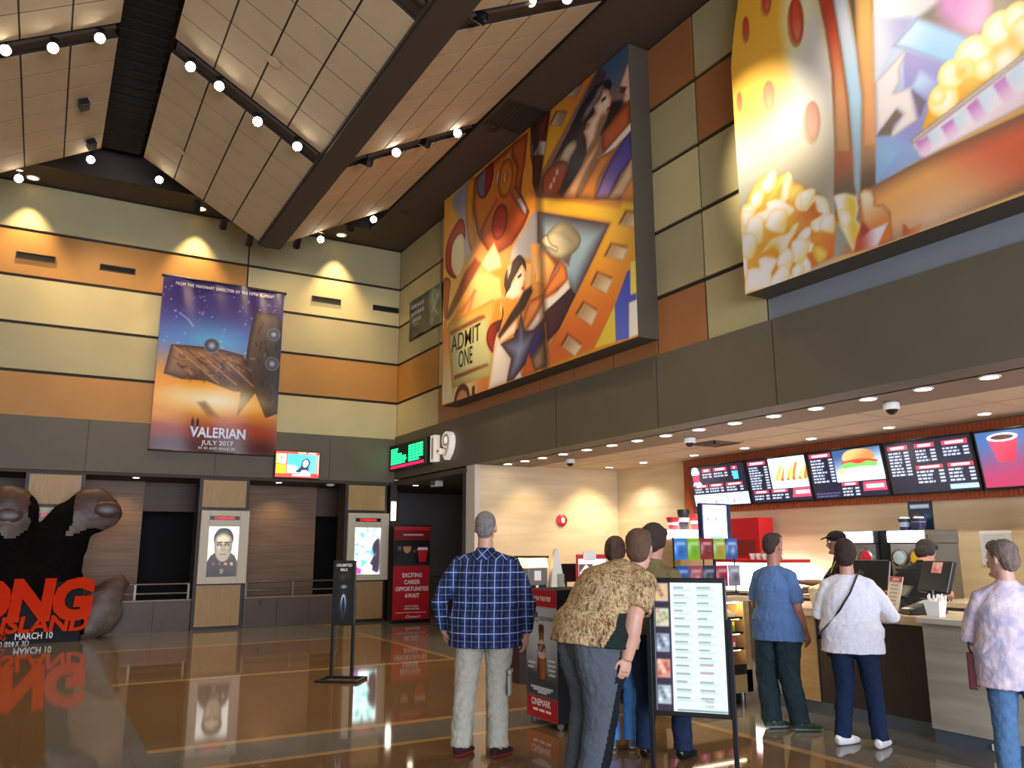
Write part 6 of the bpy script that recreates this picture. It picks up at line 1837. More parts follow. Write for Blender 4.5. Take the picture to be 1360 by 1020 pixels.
mb.build('display', M['screen'], o)
MB().box(-.12, .06, -.02, 0, .38, .50).build('price_card', M['white'], o)
o = MB()
a = Art(9.97, 10.22, 1.72, 1.92, .02, 'e8b898')
a.glow(10.1, 1.82, .09, .07, 'f4dcc8', .9)
a.put(o, FB(0, 13.585, 0))
tag(o.build('wall_card', M['print']), 'small peach paper card in the corner of the lit stone wall', 'paper')

# ---------------------------------------------------------------- drink display box
o = thing('drink_display', 'tall display box with a chocolate milk bottle picture and red top and bottom', 'display', (4.12, 6.93, 0))
T = FR(-.002, 0, .06)
MB().box(0, .5, -.54, 0, .06, 1.21).build('box', mat('matte_black_box', '0a0a0a', .8), o)
a = Art(0, .54, 0, 1.15, .009, '9aa4ac')
a.poly([(0, .2), (.54, .2), (.54, 1.0), (0, 1.0)], 'b4bcc2', '4a545c', ((.3, .75), (.3, .3))).glow(.27, .62, .3, .4, 'd4d8da', .7)
a.poly([(0, .19), (.54, .19), (.54, .34), (0, .44)], '38404a', soft=.03)
a.poly([(0, 0), (.54, 0), (.54, .19), (0, .19)], 'b01c26').poly([(0, .99), (.54, .99), (.54, 1.15), (0, 1.15)], 'b01c26')
bt = spline([(.2, .36), (.2, .58), (.215, .66), (.23, .7), (.225, .8), (.24, .83), (.3, .83), (.315, .8), (.31, .7), (.33, .66), (.345, .58), (.345, .36), (.27, .335)], 5)
a.poly(bt, '6a3420', 'a0603c', ((.2, .6), (.3, .6)), edge='3a1a10', ew=.03)
a.poly([(.225, .76), (.315, .76), (.315, .82), (.225, .82)], '4a2418').poly(spline([(.205, .56), (.22, .68), (.32, .68), (.34, .56), (.3, .53), (.24, .53)]), 'c8b8a4')
for q, (u, v) in enumerate(((.03, .48), (.03, .44), (.38, .52), (.38, .48), (.38, .44), (.4, .4), (.08, .27), (.12, .25), (.2, .23))):
    a.line([(u, v), (u + [.13, .1, .12, .13, .12, .1, .38, .3, .16][q], v)], .016, 'e0e4e8')
mb = MB()
a.put(mb, T)
for s_, u, v, z_, sx, c_ in (('NOW IN THEATRES', .26, 1.045, .058, .72, 'f0e4e4'), ('CINEMARK', .26, .115, .082, .82, 'f4ecec'), ('YUP!', .11, .855, .13, .75, '2a2426'), ('CHOCOLATE MILK', .36, .87, .05, .6, '6a7078'), ('YUP!', .272, .59, .1, .65, '3a2418')):
    mb.text(s_, u, v, z_, T, 0, .004, sx=sx, bold=.02, c=lin(c_))
for q in range(3):
    mb.box(.12 + q * .11, .2 + q * .11, .065, .085, 0, .004, 0, T, c=lin('ecd8d8'))
mb.build('printed_front', M['vinyl'], o)
for x, y in ((.05, -.05), (.05, -.49), (.45, -.05), (.45, -.49)):
    MB().cyl((x, y - .015, .03), (x, y + .015, .03), .03, n=14).box(x - .015, x + .015, y - .02, y + .02, .03, .065).build('caster', M['steel'], o)

# ---------------------------------------------------------------- menu board on posts, foreground
pl_, pr_ = Vector((4.0, 4.9, 0)), Vector((4.34, 4.5, 0))
d = (pr_ - pl_).normalized()
o = thing('menu_board', 'black framed standing menu board with five food photos beside the bending man', 'menu board', (pl_ + pr_) / 2, math.atan2(d.y, d.x))
hw = (pr_ - pl_).length / 2
T = frame((0, 0, .40), (1, 0, 0), (0, .04, 1))
MB().box(-hw - .015, hw + .015, 0, .97, -.03, 0, 0, T).build('board_frame', M['black'], o, bev=.006)
a = Art(-hw + .01, hw - .01, .035, .935, .008, 'd8f0ec')
u0, u1 = -hw + .01, hw - .01
a.poly([(u0, 0), (u0 + .125, 0), (u0 + .125, .97), (u0, .97)], '2c2438')
PH = [('c8b0a0', 'e0c040', '7a4030'), ('c8c8b4', '6a8a40', 'b87060'), ('8a9ab0', 'e0e4e8', '3a4050'), ('c88a78', '9a2c24', 'ecd8c8'), ('a0b0bc', 'eef2f4', '48525c')]
for q, cs in enumerate(PH):
    v = .80 - q * .18
    a.poly([(u0 + .012, v), (u0 + .108, v), (u0 + .108, v + .13), (u0 + .012, v + .13)], cs[0])
    for k in range(6):
        a.glow(u0 + .03 + .015 * (k * 2 % 5), v + .03 + .016 * k, .028, .03, cs[1 + k % 2], .9)
a.line([(u0 + .132, .0), (u0 + .132, .97)], .01, 'f8fcfc')
r_ = random.Random(3)
for cu in (u0 + .15, u0 + .32):
    for q in range(15):
        v = .90 - q * .055
        if cu > 0 and 9 < q < 12:
            a.poly([(cu, v), (cu + .1, v), (cu + .1, v + .018), (cu, v + .018)], 'b09aa0')
            continue
        a.line([(cu, v), (cu + .06 + .05 * r_.random(), v)], .0075, '544a52', .9)
        a.line([(cu, v - .013), (cu + .13, v - .013)], .005, '9aa8ac', .6)
        a.line([(cu, v - .024), (cu + .09 + .03 * r_.random(), v - .024)], .005, '9aa8ac', .6)
a.poly([(u0 + .15, .04), (u1, .04), (u1, .05), (u0 + .15, .05)], '50606c')
mb = MB()
a.put(mb, T @ Matrix.Translation((0, 0, .003)))
TT = T @ Matrix.Translation((0, 0, .004))
mb.text('TEXAS', u0 + .345, .10, .03, TT, 0, .003, 'l', sx=.7, c=lin('7a6a70')).text('DINERS', u0 + .345, .068, .03, TT, 0, .003, 'l', sx=.7, c=lin('7a6a70'))
mb.build('menu_sheet', M['board_lit'] if 'board_lit' in M else art_mat('backlit_menu', .3, .62), o)
for sx in (-1, 1):
    x = sx * (hw + .03)
    MB().box(x - .017, x + .017, -.01, .03, 0, 1.08).build('post', M['blackmetal'], o, bev=.003)
MB().box(-hw - .05, hw + .05, -.2, -.16, 0, .03).box(-hw - .05, -hw - .01, -.16, .03, 0, .03).box(hw + .01, hw + .05, -.16, .03, 0, .03).build('base', M['blackmetal'], o)


# ---------------------------------------------------------------- people
def hand(mb, w, d, pn, side, curl, s=1.0):
    """palm, four unequal bent fingers and a thumb leaving the side of the palm"""
    d = Vector(d).normalized()
    pn = Vector(pn)
    pn = (pn - d * pn.dot(d)).normalized()
    l = d.cross(pn).normalized() * side
    w = Vector(w)
    mb.tube([w - d * .03, w + d * .02, w + d * .06, w + d * .098], [(.026 * s, .02 * s), (.034 * s, .018 * s), (.043 * s, .017 * s), (.041 * s, .013 * s)], 12, 0, l)
    for i, ln_ in enumerate((.066, .077, .072, .056)):
        p = w + d * .088 + l * (.034 - .0225 * i)
        pts = [p]
        a = .15
        for k in range(3):
            a += curl * (.5 + .25 * k)
            p = p + (d * math.cos(a) + pn * math.sin(a)) * ln_ * (.46, .31, .27)[k] * s
            pts.append(p)
        mb.tube([pts[0] - d * .02] + pts, [.0092, .0092, .0088, .0082, .0065], 8)
    p = w + d * .028 + l * .032
    mb.tube([p, p + (l * .75 + d * .6 + pn * .25) * .038, p + (l * .75 + d * 1.5 + pn * .5) * .042, p + (l * .5 + d * 2.0 + pn * .8) * .04], [.013, .0115, .010, .007], 8)


SKIN = {}
o_parts = {}


def skin_mat(c):
    if c not in SKIN:
        m = mat('skin_' + c, c, .5, n=(''.join('%02x' % int(v * 235) for v in rgb(c)), 8))
        m.node_tree.nodes['Principled BSDF'].inputs['Subsurface Weight'].default_value = .0
        SKIN[c] = m
    return SKIN[c]


def person(label, loc, phi, H, g, shirt, pants, shoes, hair, skin, arms, legs, lean=(0, 0), head=(0, 0), sh=.2, hem=.80, sleeve='long', depth=1.0, hip=1.0, vox=.0065, pickS=None, pickP=None, wrinkle=.016, collar=None, eyes=False, curl=.35, leg_r=1.0, hood=0, arm_r=1.0, hair_r=1.0):
    """view-aligned joints (side, away, height) are turned into the person's own frame"""
    ex, ey = loc[0], loc[1]
    n_ = math.hypot(ex, ey)
    ex, ey = ex / n_, ey / n_
    ph = R(phi)
    o = thing('person', label, 'person', (loc[0], loc[1], 0), -math.atan2(ex, ey) - ph)
    c_, s_ = math.cos(ph), math.sin(ph)

    def V3(t, d, z):
        return Vector((t * c_ - d * s_, t * s_ + d * c_, z))
    k = H / 1.75
    # spine
    hts = [.465, .52, .565, .61, .665, .72, .77, .805, .835]
    p = Vector((0, 0, hts[0] * H))
    sp_ = [p]
    for a, b_ in zip(hts, hts[1:]):
        f = (a - .5) / .33
        ang = lean[0] + (lean[1] - lean[0]) * max(0, min(1, f)) if a > .49 else lean[0] * .3
        p = p + Vector((0, math.sin(ang), math.cos(ang))) * (b_ - a) * H
        sp_.append(p)
    ang = lean[1]
    up = Vector((0, math.sin(ang), math.cos(ang)))
    RX = [.12 * hip, .175 * hip, .172 * (g * .5 + hip * .5), .16 * g, .17 * g, .185 * (.5 * g + .5), .178 * (sh / .2), .125 * (sh / .2), .068]
    RY = [.10, .125, .125, .12, .128, .125, .11, .085, .065]
    RY = [r * (depth * (1 if i < 6 else .5) + (0 if i < 6 else .5)) for i, r in enumerate(RY)]
    X1 = (1, 0, 0)
    body = MB()
    body.tube(sp_, [(a * k * .86, b_ * k * .86) for a, b_ in zip(RX, RY)], 20, 0, X1)
    nb = sp_[-1]
    hy, hp = head
    nt = nb + (up * .6 + Vector((0, math.sin(ang + hp), math.cos(ang + hp))) * .5) * .08 * k
    body.tube([nb - up * .04, nb + up * .02, nt, nt + Vector((0, math.sin(ang + hp), math.cos(ang + hp))) * .05], [.068 * k, .062 * k, .059 * k, .054 * k], 14, 0, X1)
    HM = Matrix.Translation(nt) @ Matrix.Rotation(-(ang * .35 + hp), 4, 'X') @ Matrix.Rotation(hy, 4, 'Z') @ Matrix.Translation((0, .012, -.035 * k)) @ Matrix.Scale(k * 1.06, 4)
    prof = [(0, .030, .032, .062), (.022, .044, .05, .042), (.055, .056, .072, .02), (.09, .064, .086, .006), (.125, .07, .094, .0), (.16, .074, .098, -.004), (.195, .071, .094, -.008), (.222, .054, .074, -.01), (.238, .026, .036, -.01)]
    body.tube([HM @ Vector((0, q[3], q[0])) for q in prof], [(q[1] * k * 1.06, q[2] * k * 1.06) for q in prof], 20, 0, HM.to_3x3() @ Vector(X1))
    body.tube([HM @ Vector(q) for q in ((0, .088, .135), (0, .098, .11), (0, .112, .092), (0, .098, .084))], [.008 * k, .011 * k, .015 * k, .011 * k], 8)
    body.tube([HM @ Vector((x * .03, .098 - .012 * x * x, .066)) for x in (-1, -.5, 0, .5, 1)], [.004 * k, .007 * k, .008 * k, .007 * k, .004 * k], 8)
    body.ball((0, 0, 0), (.026, .022, .02), 10, 0, HM @ Matrix.Translation((0, .085, .018)))
    body.tube([HM @ Vector((x * .04, .094 - .014 * x * x, .150)) for x in (-1, -.5, 0, .5, 1)], [.006 * k, .01 * k, .009 * k, .01 * k, .006 * k], 8)
    for sx in (-1, 1):
        body.ball((0, 0, 0), (.009, .02, .032), 10, 0, HM @ Matrix.Translation((sx * .076, -.008, .115)) @ Matrix.Rotation(sx * .35, 4, 'Z'))
    top = MB()
    fr = [0, 0, 0, 0, 0, 0, 0, 0, 0]
    # shirt torso: from the hem up
    hz = hem
    tp = []
    tr = []
    for i, q in enumerate(sp_):
        if q.z >= hz - .02:
            tp.append(q)
            j_ = max(i, 1)
            lo = .034 * g * (i < 3) + .012 * (i == 3)
            tr.append((RX[j_] * k * 1.06 + .006 + lo, RY[j_] * k * 1.08 + .006 + lo))
    if tp[0].z > hz + .02:
        q = tp[0] - Vector((0, math.sin(lean[0] * .5), 1)) * (tp[0].z - hz)
        tp.insert(0, q)
        tr.insert(0, (tr[0][0] * 1.03, tr[0][1] * 1.03))
    if hood:
        tp.append(tp[-1] + up * .035)
        tr.append((.07 * k, .068 * k))
    top.tube(tp, tr, 24, 0, X1)
    q = sp_[7]
    for sd, key in ((-1, 'L'), (1, 'R')):
        S = Vector((sd * (sh - .02) * k, q.y - .01 * math.sin(ang), q.z - .05 * k))
        E_, W_ = V3(*arms[key][0]), V3(*arms[key][1])
        up_ = (E_ - S)
        body.tube([Vector((sd * .06, q.y, q.z - .01)), S, S.lerp(E_, .5), E_, E_.lerp(W_, .35), W_, W_ + (W_ - E_).normalized() * .02], [r_ * k * arm_r for r_ in (.05, .056, .05, .041, .043, .028, .026)], 14)
        pn = V3(*arms[key][2]) if len(arms[key]) > 2 else Vector((-sd, .25, 0))
        hand(body, W_, (W_ - E_).normalized() if len(arms[key]) < 4 else V3(*arms[key][3]), pn, -sd if pn.x * sd <= 0 else sd, curl, 1.05)
        L1 = .085 * k
        if sleeve == 'long':
            pts = [Vector((sd * .05, q.y, q.z - .01 * k)), S + Vector((-sd * .015, 0, -.004)), S.lerp(E_, .5), E_, E_.lerp(W_, .5), E_.lerp(W_, .93)]
            top.tube(pts, [r_ * k * arm_r for r_ in (.075, .078, .072, .064, .056, .047)], 16)
        else:
            pts = [Vector((sd * .05, q.y, q.z - .01 * k)), S + Vector((-sd * .015, 0, -.004)), S.lerp(E_, .4), S.lerp(E_, .82)]
            top.tube(pts, [r_ * k * arm_r for r_ in (.072, .076, .073, .07)], 16)
    bot = MB()
    w0 = sp_[0]
    bot.tube([w0 - Vector((0, 0, .05)), w0, sp_[1], sp_[2], sp_[3]], [(RX[0] * k * .8, RY[0] * k * .8)] + [(RX[i] * k * 1.03, RY[i] * k * 1.04) for i in range(4)], 22, 0, X1)
    for sd, key in ((-1, 'L'), (1, 'R')):
        K_, A_, toe = V3(*legs[key][0]), V3(*legs[key][1]), legs[key][2]
        Hp = Vector((sd * .088 * k * hip, sp_[1].y * .5, sp_[1].z - .03 * k))
        lr = k * leg_r
        body.tube([Hp, Hp.lerp(K_, .5), K_, K_.lerp(A_, .35), A_, A_ - Vector((0, 0, .05))], [.075 * lr, .066 * lr, .05 * lr, .052 * lr, .036 * lr, .034], 12)
        bot.tube([Hp + Vector((0, 0, .02)), Hp.lerp(K_, .3), Hp.lerp(K_, .65), K_, K_.lerp(A_, .4), K_.lerp(A_, .8), A_ - Vector((0, 0, .02))], [(.098 * lr ** .5 * k ** .5 * (.4 + .6 * hip), .103 * (lr * k) ** .5 * depth), (.095 * (lr * k) ** .5 * (.5 + .5 * leg_r ** .5), .1 * (lr * k) ** .5 * (depth * .7 + .3)), .082 * lr, .073 * lr, .07 * lr, .067 * lr, .068 * lr], 18, 0, (1, 0, 0))
        a_ = R(toe)
        fd = V3(math.sin(a_), math.cos(a_), 0)
        sdv = Vector((fd.y, -fd.x, 0))
        b0 = Vector((A_.x, A_.y, 0))
        so = MB()
        pts = [b0 - fd * .075 + Vector((0, 0, .05)), b0 - fd * .06 + Vector((0, 0, .055)), b0 + Vector((0, 0, .055)), b0 + fd * .07 + Vector((0, 0, .045)), b0 + fd * .14 + Vector((0, 0, .036)), b0 + fd * .19 + Vector((0, 0, .03))]
        so.tube(pts, [(.022, .03), (.034, .042), (.04, .05), (.045, .042), (.044, .03), (.02, .018)], 16, 0, sdv)
        ms = remesh(so, .007, 3)
        low = min(v.co.z for v in ms.vertices)
        for v in ms.vertices:
            v.co.z = max(.004, v.co.z - low - .004)
        skin_obj('shoe', ms, list(shoes), o, lambda c: 1 if c[2] < .026 else 0)
    lipz = HM.inverted()

    def pick(c):
        h = lipz @ Vector(c)
        return 1 if abs(h.x) < .03 and .058 < h.z < .076 and h.y > .08 else 0
    sm_ = skin_mat(skin)
    lips = skin_mat(''.join('%02x' % int(255 * v) for v in (rgb(skin)[0] * .85, rgb(skin)[1] * .62, rgb(skin)[2] * .62)))
    bo_ = skin_obj('body', remesh(body, vox, 4), [sm_, lips], o, pick)
    sh_ = skin_obj('shirt', remesh(top, .009, 7, [(wrinkle, .10, 0), (wrinkle * .5, .035, 0)]), shirt, o, pickS)
    tr_ = skin_obj('trousers', remesh(bot, .009, 5, [(wrinkle * 1.2, .09, 0), (wrinkle * .6, .035, 0)]), pants, o, pickP)
    if eyes:
        for sx in (-1, 1):
            e_ = MB()
            e_.ball((0, 0, 0), (.013, .011, .010), 12, 0, HM @ Matrix.Translation((sx * .031, .086, .132)))
            e_.ball((0, 0, 0), (.006, .005, .006), 8, 1, HM @ Matrix.Translation((sx * .031, .0945, .132)))
            e_.build('eye', [M['white'], M['black']], bo_, smooth=True)
    hb = MB()
    for c, r in hair[1]:
        hb.ball((0, 0, 0), tuple(q * hair_r for q in r), 16, 0, HM @ Matrix.Translation(c))
    if hair[1]:
        skin_obj('hair', remesh(hb, .008, 3, [(hair[2], .03, 0), (hair[2] * .8, .012, 0)]), hair[0], o)
    o_parts[o.name] = (sh_, tr_)
    return o, HM, V3, sp_, k


SHORT = [((0, -.022, .165), (.079, .092, .083)), ((0, -.062, .12), (.066, .052, .072)), ((0, .02, .20), (.066, .07, .045))]
FULL = [((0, -.024, .165), (.09, .104, .096)), ((0, -.06, .11), (.082, .066, .085)), ((0, .035, .205), (.074, .07, .046)), ((.062, -.02, .13), (.03, .06, .06)), ((-.062, -.02, .13), (.03, .06, .06))]


def hairm(c, c2):
    return mat('hair_' + c, c, .7, n=(c2, 60, (1, 1, .25)), bump=.6, bscale=120)


def cloth(name, c, c2, sc=30, rough=.85, st=(1, 1, 1), bump=.25):
    return mat(name, c, rough, n=(c2, sc, st), bump=bump, bscale=90, spec=.2)


def plaid():
    global N, L
    m, N, L, b = new_mat('blue_plaid_flannel')
    tc = N.new('ShaderNodeTexCoord')
    s = N.new('ShaderNodeSeparateXYZ')
    L.new(tc.outputs['Object'], s.inputs[0])
    x, z = s.outputs[0], s.outputs[2]
    yoke = mth('GREATER_THAN', z, 1.50)
    inv = mth('SUBTRACT', 1.0, yoke)
    dx = mth('MULTIPLY', mth('ADD', x, z), .75)
    dz = mth('MULTIPLY', mth('SUBTRACT', z, x), .75)
    u = mth('ADD', mth('MULTIPLY', x, inv), mth('MULTIPLY', dx, yoke))
    v = mth('ADD', mth('MULTIPLY', z, inv), mth('MULTIPLY', dz, yoke))
    us, vs = mth('FRACT', mth('MULTIPLY', mth('ADD', u, 5.02), 8.6)), mth('FRACT', mth('MULTIPLY', mth('ADD', v, 5.0), 8.6))
    c = mx(band(us, .3, .75), '24355f', '151e3a')
    c = mx(mth('MULTIPLY', band(vs, .3, .75), .6), c, '141c36')
    w = mth('MAXIMUM', mth('MAXIMUM', band(us, .0, .055), band(vs, .0, .055)), mth('MULTIPLY', mth('MAXIMUM', band(us, .5, .54), band(vs, .5, .54)), .45))
    c = mx(mth('MULTIPLY', w, .6), c, 'b8c2d8')
    L.new(c, b.inputs['Base Color'])
    b.inputs['Roughness'].default_value = .9
    b.inputs['Specular IOR Level'].default_value = .15
    return m


def camo():
    global N, L
    m, N, L, b = new_mat('leafy_camouflage')
    tc = N.new('ShaderNodeTexCoord')
    fac = []
    for sc, st in ((9, (1, 1, .6)), (34, (1.6, 1.6, .5))):
        mp = N.new('ShaderNodeMapping')
        mp.inputs['Scale'].default_value = st
        L.new(tc.outputs['Object'], mp.inputs['Vector'])
        t = N.new('ShaderNodeTexNoise')
        t.inputs['Scale'].default_value = sc
        t.inputs['Detail'].default_value = 3
        t.inputs['Distortion'].default_value = 1.5
        L.new(mp.outputs[0], t.inputs['Vector'])
        r = N.new('ShaderNodeValToRGB')
        r.color_ramp.interpolation = 'CONSTANT'
        cs = [(0, '6a4a2c'), (.42, '9a7a50'), (.5, 'b4986c'), (.58, '6c6a44')] if sc == 9 else [(0, '2c1e14'), (.43, '9a744a'), (.5, 'cdb48a'), (.6, '6c4c30')]
        for i, (p, c) in enumerate(cs):
            e = r.color_ramp.elements[i] if i < 2 else r.color_ramp.elements.new(p)
            e.position = p
            e.color = (*lin(c), 1)
        L.new(t.outputs['Fac'], r.inputs['Fac'])
        fac.append(r.outputs[0])
    L.new(mx(.55, fac[0], fac[1]), b.inputs['Base Color'])
    b.inputs['Roughness'].default_value = .9
    b.inputs['Specular IOR Level'].default_value = .15
    return m


ST = {'L': ((-.105, .02, .48), (-.12, 0, .085), 0), 'R': ((.105, .02, .48), (.12, 0, .085), 0)}
# 1 plaid shirt man
khaki = cloth('khaki_cargo_cloth', 'a6a292', '94907f')
po, HM, V3, sp_, k = person('heavy grey haired man in a blue plaid shirt and khaki cargo trousers, seen from behind', (3.19, 6.02), 8, 1.87, 1.42, [plaid()], [khaki],
    (cloth('black_red_shoe', '1c1616', '3a1c1c'), mat('red_sole', '8a2020', .6)), (hairm('5a524c', '8a827a'), [((0, -.022, .16), (.079, .094, .084)), ((0, -.055, .115), (.068, .052, .07))], .006), 'c08a70',
    {'L': ((-.375, .0, 1.16), (-.335, .1, .93), (.8, .4, 0)), 'R': ((.35, -.0, 1.14), (.335, .06, .90), (-.8, .5, 0))},
    {'L': ((-.155, .0, .50), (-.19, -.04, .09), 30), 'R': ((.10, .02, .50), (.10, -.08, .09), 38)}, sh=.235, hem=.82, hip=1.22, depth=1.25, leg_r=1.17, vox=.0055, head=(.05, -.03), hood=1)
for zz, h_ in ((.55, .15),):
    q = MB().box(.188, .212, -.09, .06, zz - .1, zz + .06).box(.19, .22, -.1, .07, zz + .06, zz + .1)
    q.build('cargo_pocket', khaki, o_parts[po.name][1], bev=.012, smooth=True)
# 2 bending camouflage man
sweat = cloth('grey_sweat_cloth', '50565c', '484d53', 60)
stripe = cloth('black_stripe_cloth', '16191d', '101216', 60)
cm = camo()
dgreen = cloth('dark_green_mesh', '1c2822', '141e1a', 60)
person('big man in a camouflage tee and grey sweatpants bending forward beside the menu board', (3.44, 4.86), 62, 1.85, 1.58, [cm, dgreen], [sweat, stripe],
    (M['black'], mat('grey_sole', '6a6a6a', .6)), (hairm('4a3224', '6a4a34'), [(c, (r[0] * .97, r[1] * .97, r[2] * .95)) for c, r in FULL[:3]], .006), 'c8957c',
    {'L': ((.36, .32, 1.2), (.16, .36, 1.02)), 'R': ((.275, -.20, 1.13), (.22, -.20, .87), (-.3, .6, 0))},
    {'L': ((-.06, .16, .46), (-.13, .14, .085), 70), 'R': ((.035, -.1, .46), (-.035, -.1, .085), 75)}, lean=(.22, 1.05), head=(.75, -.42), arm_r=1.4, sh=.225, hem=.93, sleeve='short', depth=1.72, hip=1.34, leg_r=1.5, vox=.0055,
    pickS=lambda c: 1 if c[0] > .14 and c[0] < (.38 if c[2] < 1.16 else .265) and c[2] < 1.33 and abs(c[1] - (c[2] - .93) * .62 + .0) < .10 else 0,
    pickP=lambda c: 1 if c[0] > .12 and abs(c[1] - .13 + (.85 - c[2]) * .22) < .05 + .03 * (c[2] > .7) else 0)
# 3 woman behind in bright jeans
bj = cloth('bright_blue_denim', '5a98d4', '4a80bc', 25)
person('brown haired person in bright blue jeans mostly hidden behind the camouflage shirt', (4.22, 5.67), 20, 1.66, 1.0, [cloth('grey_brown_top', '6a6058', '5c524a')], [bj],
    (cloth('grey_shoe', '7a8088', '5a6068'), M['white']), (hairm('3c281c', '5c4030'), FULL + [((0, -.115, .15), (.035, .045, .05)), ((0, -.13, .08), (.028, .035, .07))], .006), 'c8957c',
    {'L': ((-.2, .05, 1.08), (-.12, .2, .95)), 'R': ((.2, .1, 1.08), (.12, .25, .95))}, {'L': ((-.05, .0, .46), (-.04, -.02, .085), 0), 'R': ((.13, .02, .46), (.12, .0, .085), 0)}, sh=.175, lean=(.02, .12), head=(.2, .2), vox=.008, leg_r=1.08)
# 4 dark haired man in olive jacket
dn = cloth('dark_navy_denim', '1c2a44', '16213a', 25)
dp, HM, V3, sp_, k = person('dark haired man in an olive tan jacket and navy jeans behind the menu board', (4.30, 5.28), 25, 1.755, 1.12, [cloth('olive_tan_canvas', '7a6a44', '6c5e3c', 20)], [dn],
    (M['black'], M['black']), (hairm('241610', '3c261c'), FULL, .010), 'c08a70',
    {'L': ((-.2, -.02, 1.1), (-.12, .12, .98)), 'R': ((.27, .0, 1.1), (.2, .2, .98))}, {'L': ((-.06, .0, .48), (-.08, .0, .085), 10), 'R': ((.20, .0, .48), (.21, -.03, .085), 30)}, hair_r=1.1, sh=.205, hem=.90, head=(-.12, .2), lean=(.04, .18), vox=.008, hip=1.08, leg_r=1.1, hood=1)
MB().lathe([(.185, .925), (.192, .93), (.192, .965), (.185, .97)], 24, 0, None, None, 1, .74).build('belt', M['black'], o_parts[dp.name][1], smooth=True)
# 5 blue tee man
person('slim man in a blue tee and loose dark green jeans standing at the counter', (5.92, 5.47), 32, 1.70, 1.1, [cloth('blue_heather_jersey', '5f7eab', '55729c', 60)], [cloth('dark_green_denim', '26383c', '1e2c30', 18)],
    (cloth('black_green_trainer', '20262a', '3a5a3a'), mat('pale_sole', '8a9088', .6)), (hairm('2c1e16', '453026'), SHORT, .004), 'b8806a',
    {'L': ((-.19, .12, 1.05), (-.02, .32, 1.02)), 'R': ((.185, -.13, 1.04), (.235, -.04, .84), (-.6, .6, 0))},
    {'L': ((-.12, .05, .47), (-.10, .0, .085), 62), 'R': ((.07, -.03, .47), (.14, -.05, .085), 75)}, sh=.195, hem=.765, sleeve='short', vox=.0055, head=(-.12, .02), leg_r=1.38, hip=1.1, depth=1.12, wrinkle=.02)
# 6 white blouse woman
wb_ = cloth('white_lace_blouse', 'eeecf0', 'dcdae2', 40)
wo, HM, V3, sp_, k = person('dark haired woman in a white blouse and dark jeans at the counter', (5.95, 4.70), 6, 1.63, 1.32, [wb_], [cloth('dark_blue_denim', '1c2c48', '16243c', 25)],
    (M['white'], M['white']), (hairm('22140f', '3a221a'), FULL + [((0, -.045, .06), (.07, .05, .05))], .008), 'c8957c',
    {'L': ((-.25, .06, 1.03), (-.16, .28, .98)), 'R': ((.33, .06, 1.02), (.24, .30, .99))}, {'L': ((-.085, .0, .44), (-.13, .0, .085), 40), 'R': ((.13, .0, .44), (.15, -.02, .085), 20)}, sh=.205, hem=.735, sleeve='long', hip=1.14, depth=1.2, leg_r=1.08, vox=.008, head=(-.05, .05), lean=(.02, .06))
sb = thing('shoulder_bag', 'black crossbody bag strap running across the back of the white blouse', 'bag', wo.location, wo.rotation_euler.z)
pts = [(.12, .07, 1.36), (.095, .0, 1.385), (.08, -.075, 1.34), (.03, -.158, 1.22), (-.06, -.182, 1.08), (-.16, -.165, .96), (-.245, -.08, .88), (-.275, .03, .84), (-.24, .15, .82), (-.19, .21, .84)]
MB().tube(pts, [(.02, .005)] * len(pts), 8, 0, (.6, 0, .8)).build('strap', M['black'], sb, smooth=True)
MB().box(-.24, -.14, .20, .26, .66, .84).build('pouch', M['black'], sb, bev=.015)
# 7 pink jacket woman
pk = mat('pink_lilac_print', 'ead6da', .8, n=('b2aec6', 7, (1, 1, 1), .12), bump=.2, bscale=60, spec=.2)
pp, HM, V3, sp_, k = person('woman with short grey brown hair in a pink and lilac jacket at the right edge', (5.64, 3.20), 2, 1.605, 1.25, [pk], [cloth('mid_blue_denim', '56789c', '48688c', 25)],
    (cloth('tan_shoe', '8a7460', '6a5848'), M['white']), (hairm('5c4a40', '8a7668'), [((0, -.024, .17), (.086, .098, .092)), ((0, -.062, .115), (.076, .06, .08)), ((0, .03, .21), (.07, .068, .045))], .012), 'd0a08a',
    {'L': ((-.26, .08, .98), (-.12, .22, .92)), 'R': ((.27, .08, .98), (.16, .24, .92))}, {'L': ((-.10, .0, .44), (-.11, .02, .085), 0), 'R': ((.12, .0, .44), (.13, .0, .085), 10)}, sh=.205, hem=.69, hip=1.16, depth=1.2, leg_r=1.12, head=(.95, .02), eyes=True, vox=.0065, hood=1)
hbg = thing('handbag', 'dark red handbag at the left hip of the pink jacket', 'bag', pp.location, pp.rotation_euler.z)
MB().prism([(-.02, 0), (.16, .02), (.13, .2), (.02, .24)], -.03, .03, 0, frame((-.25, -.06, .66), (0, 1, 0), (0, 0, 1))).build('pouch', mat('maroon_leather', '5c1822', .4), hbg, bev=.01)
pts = [(-.25, .0, .88), (-.262, -.01, .93), (-.262, .05, .98), (-.25, .1, .93)]
MB().tube(pts, .007, 8).build('strap', mat('maroon_strap', '48121a', .5), hbg, smooth=True)
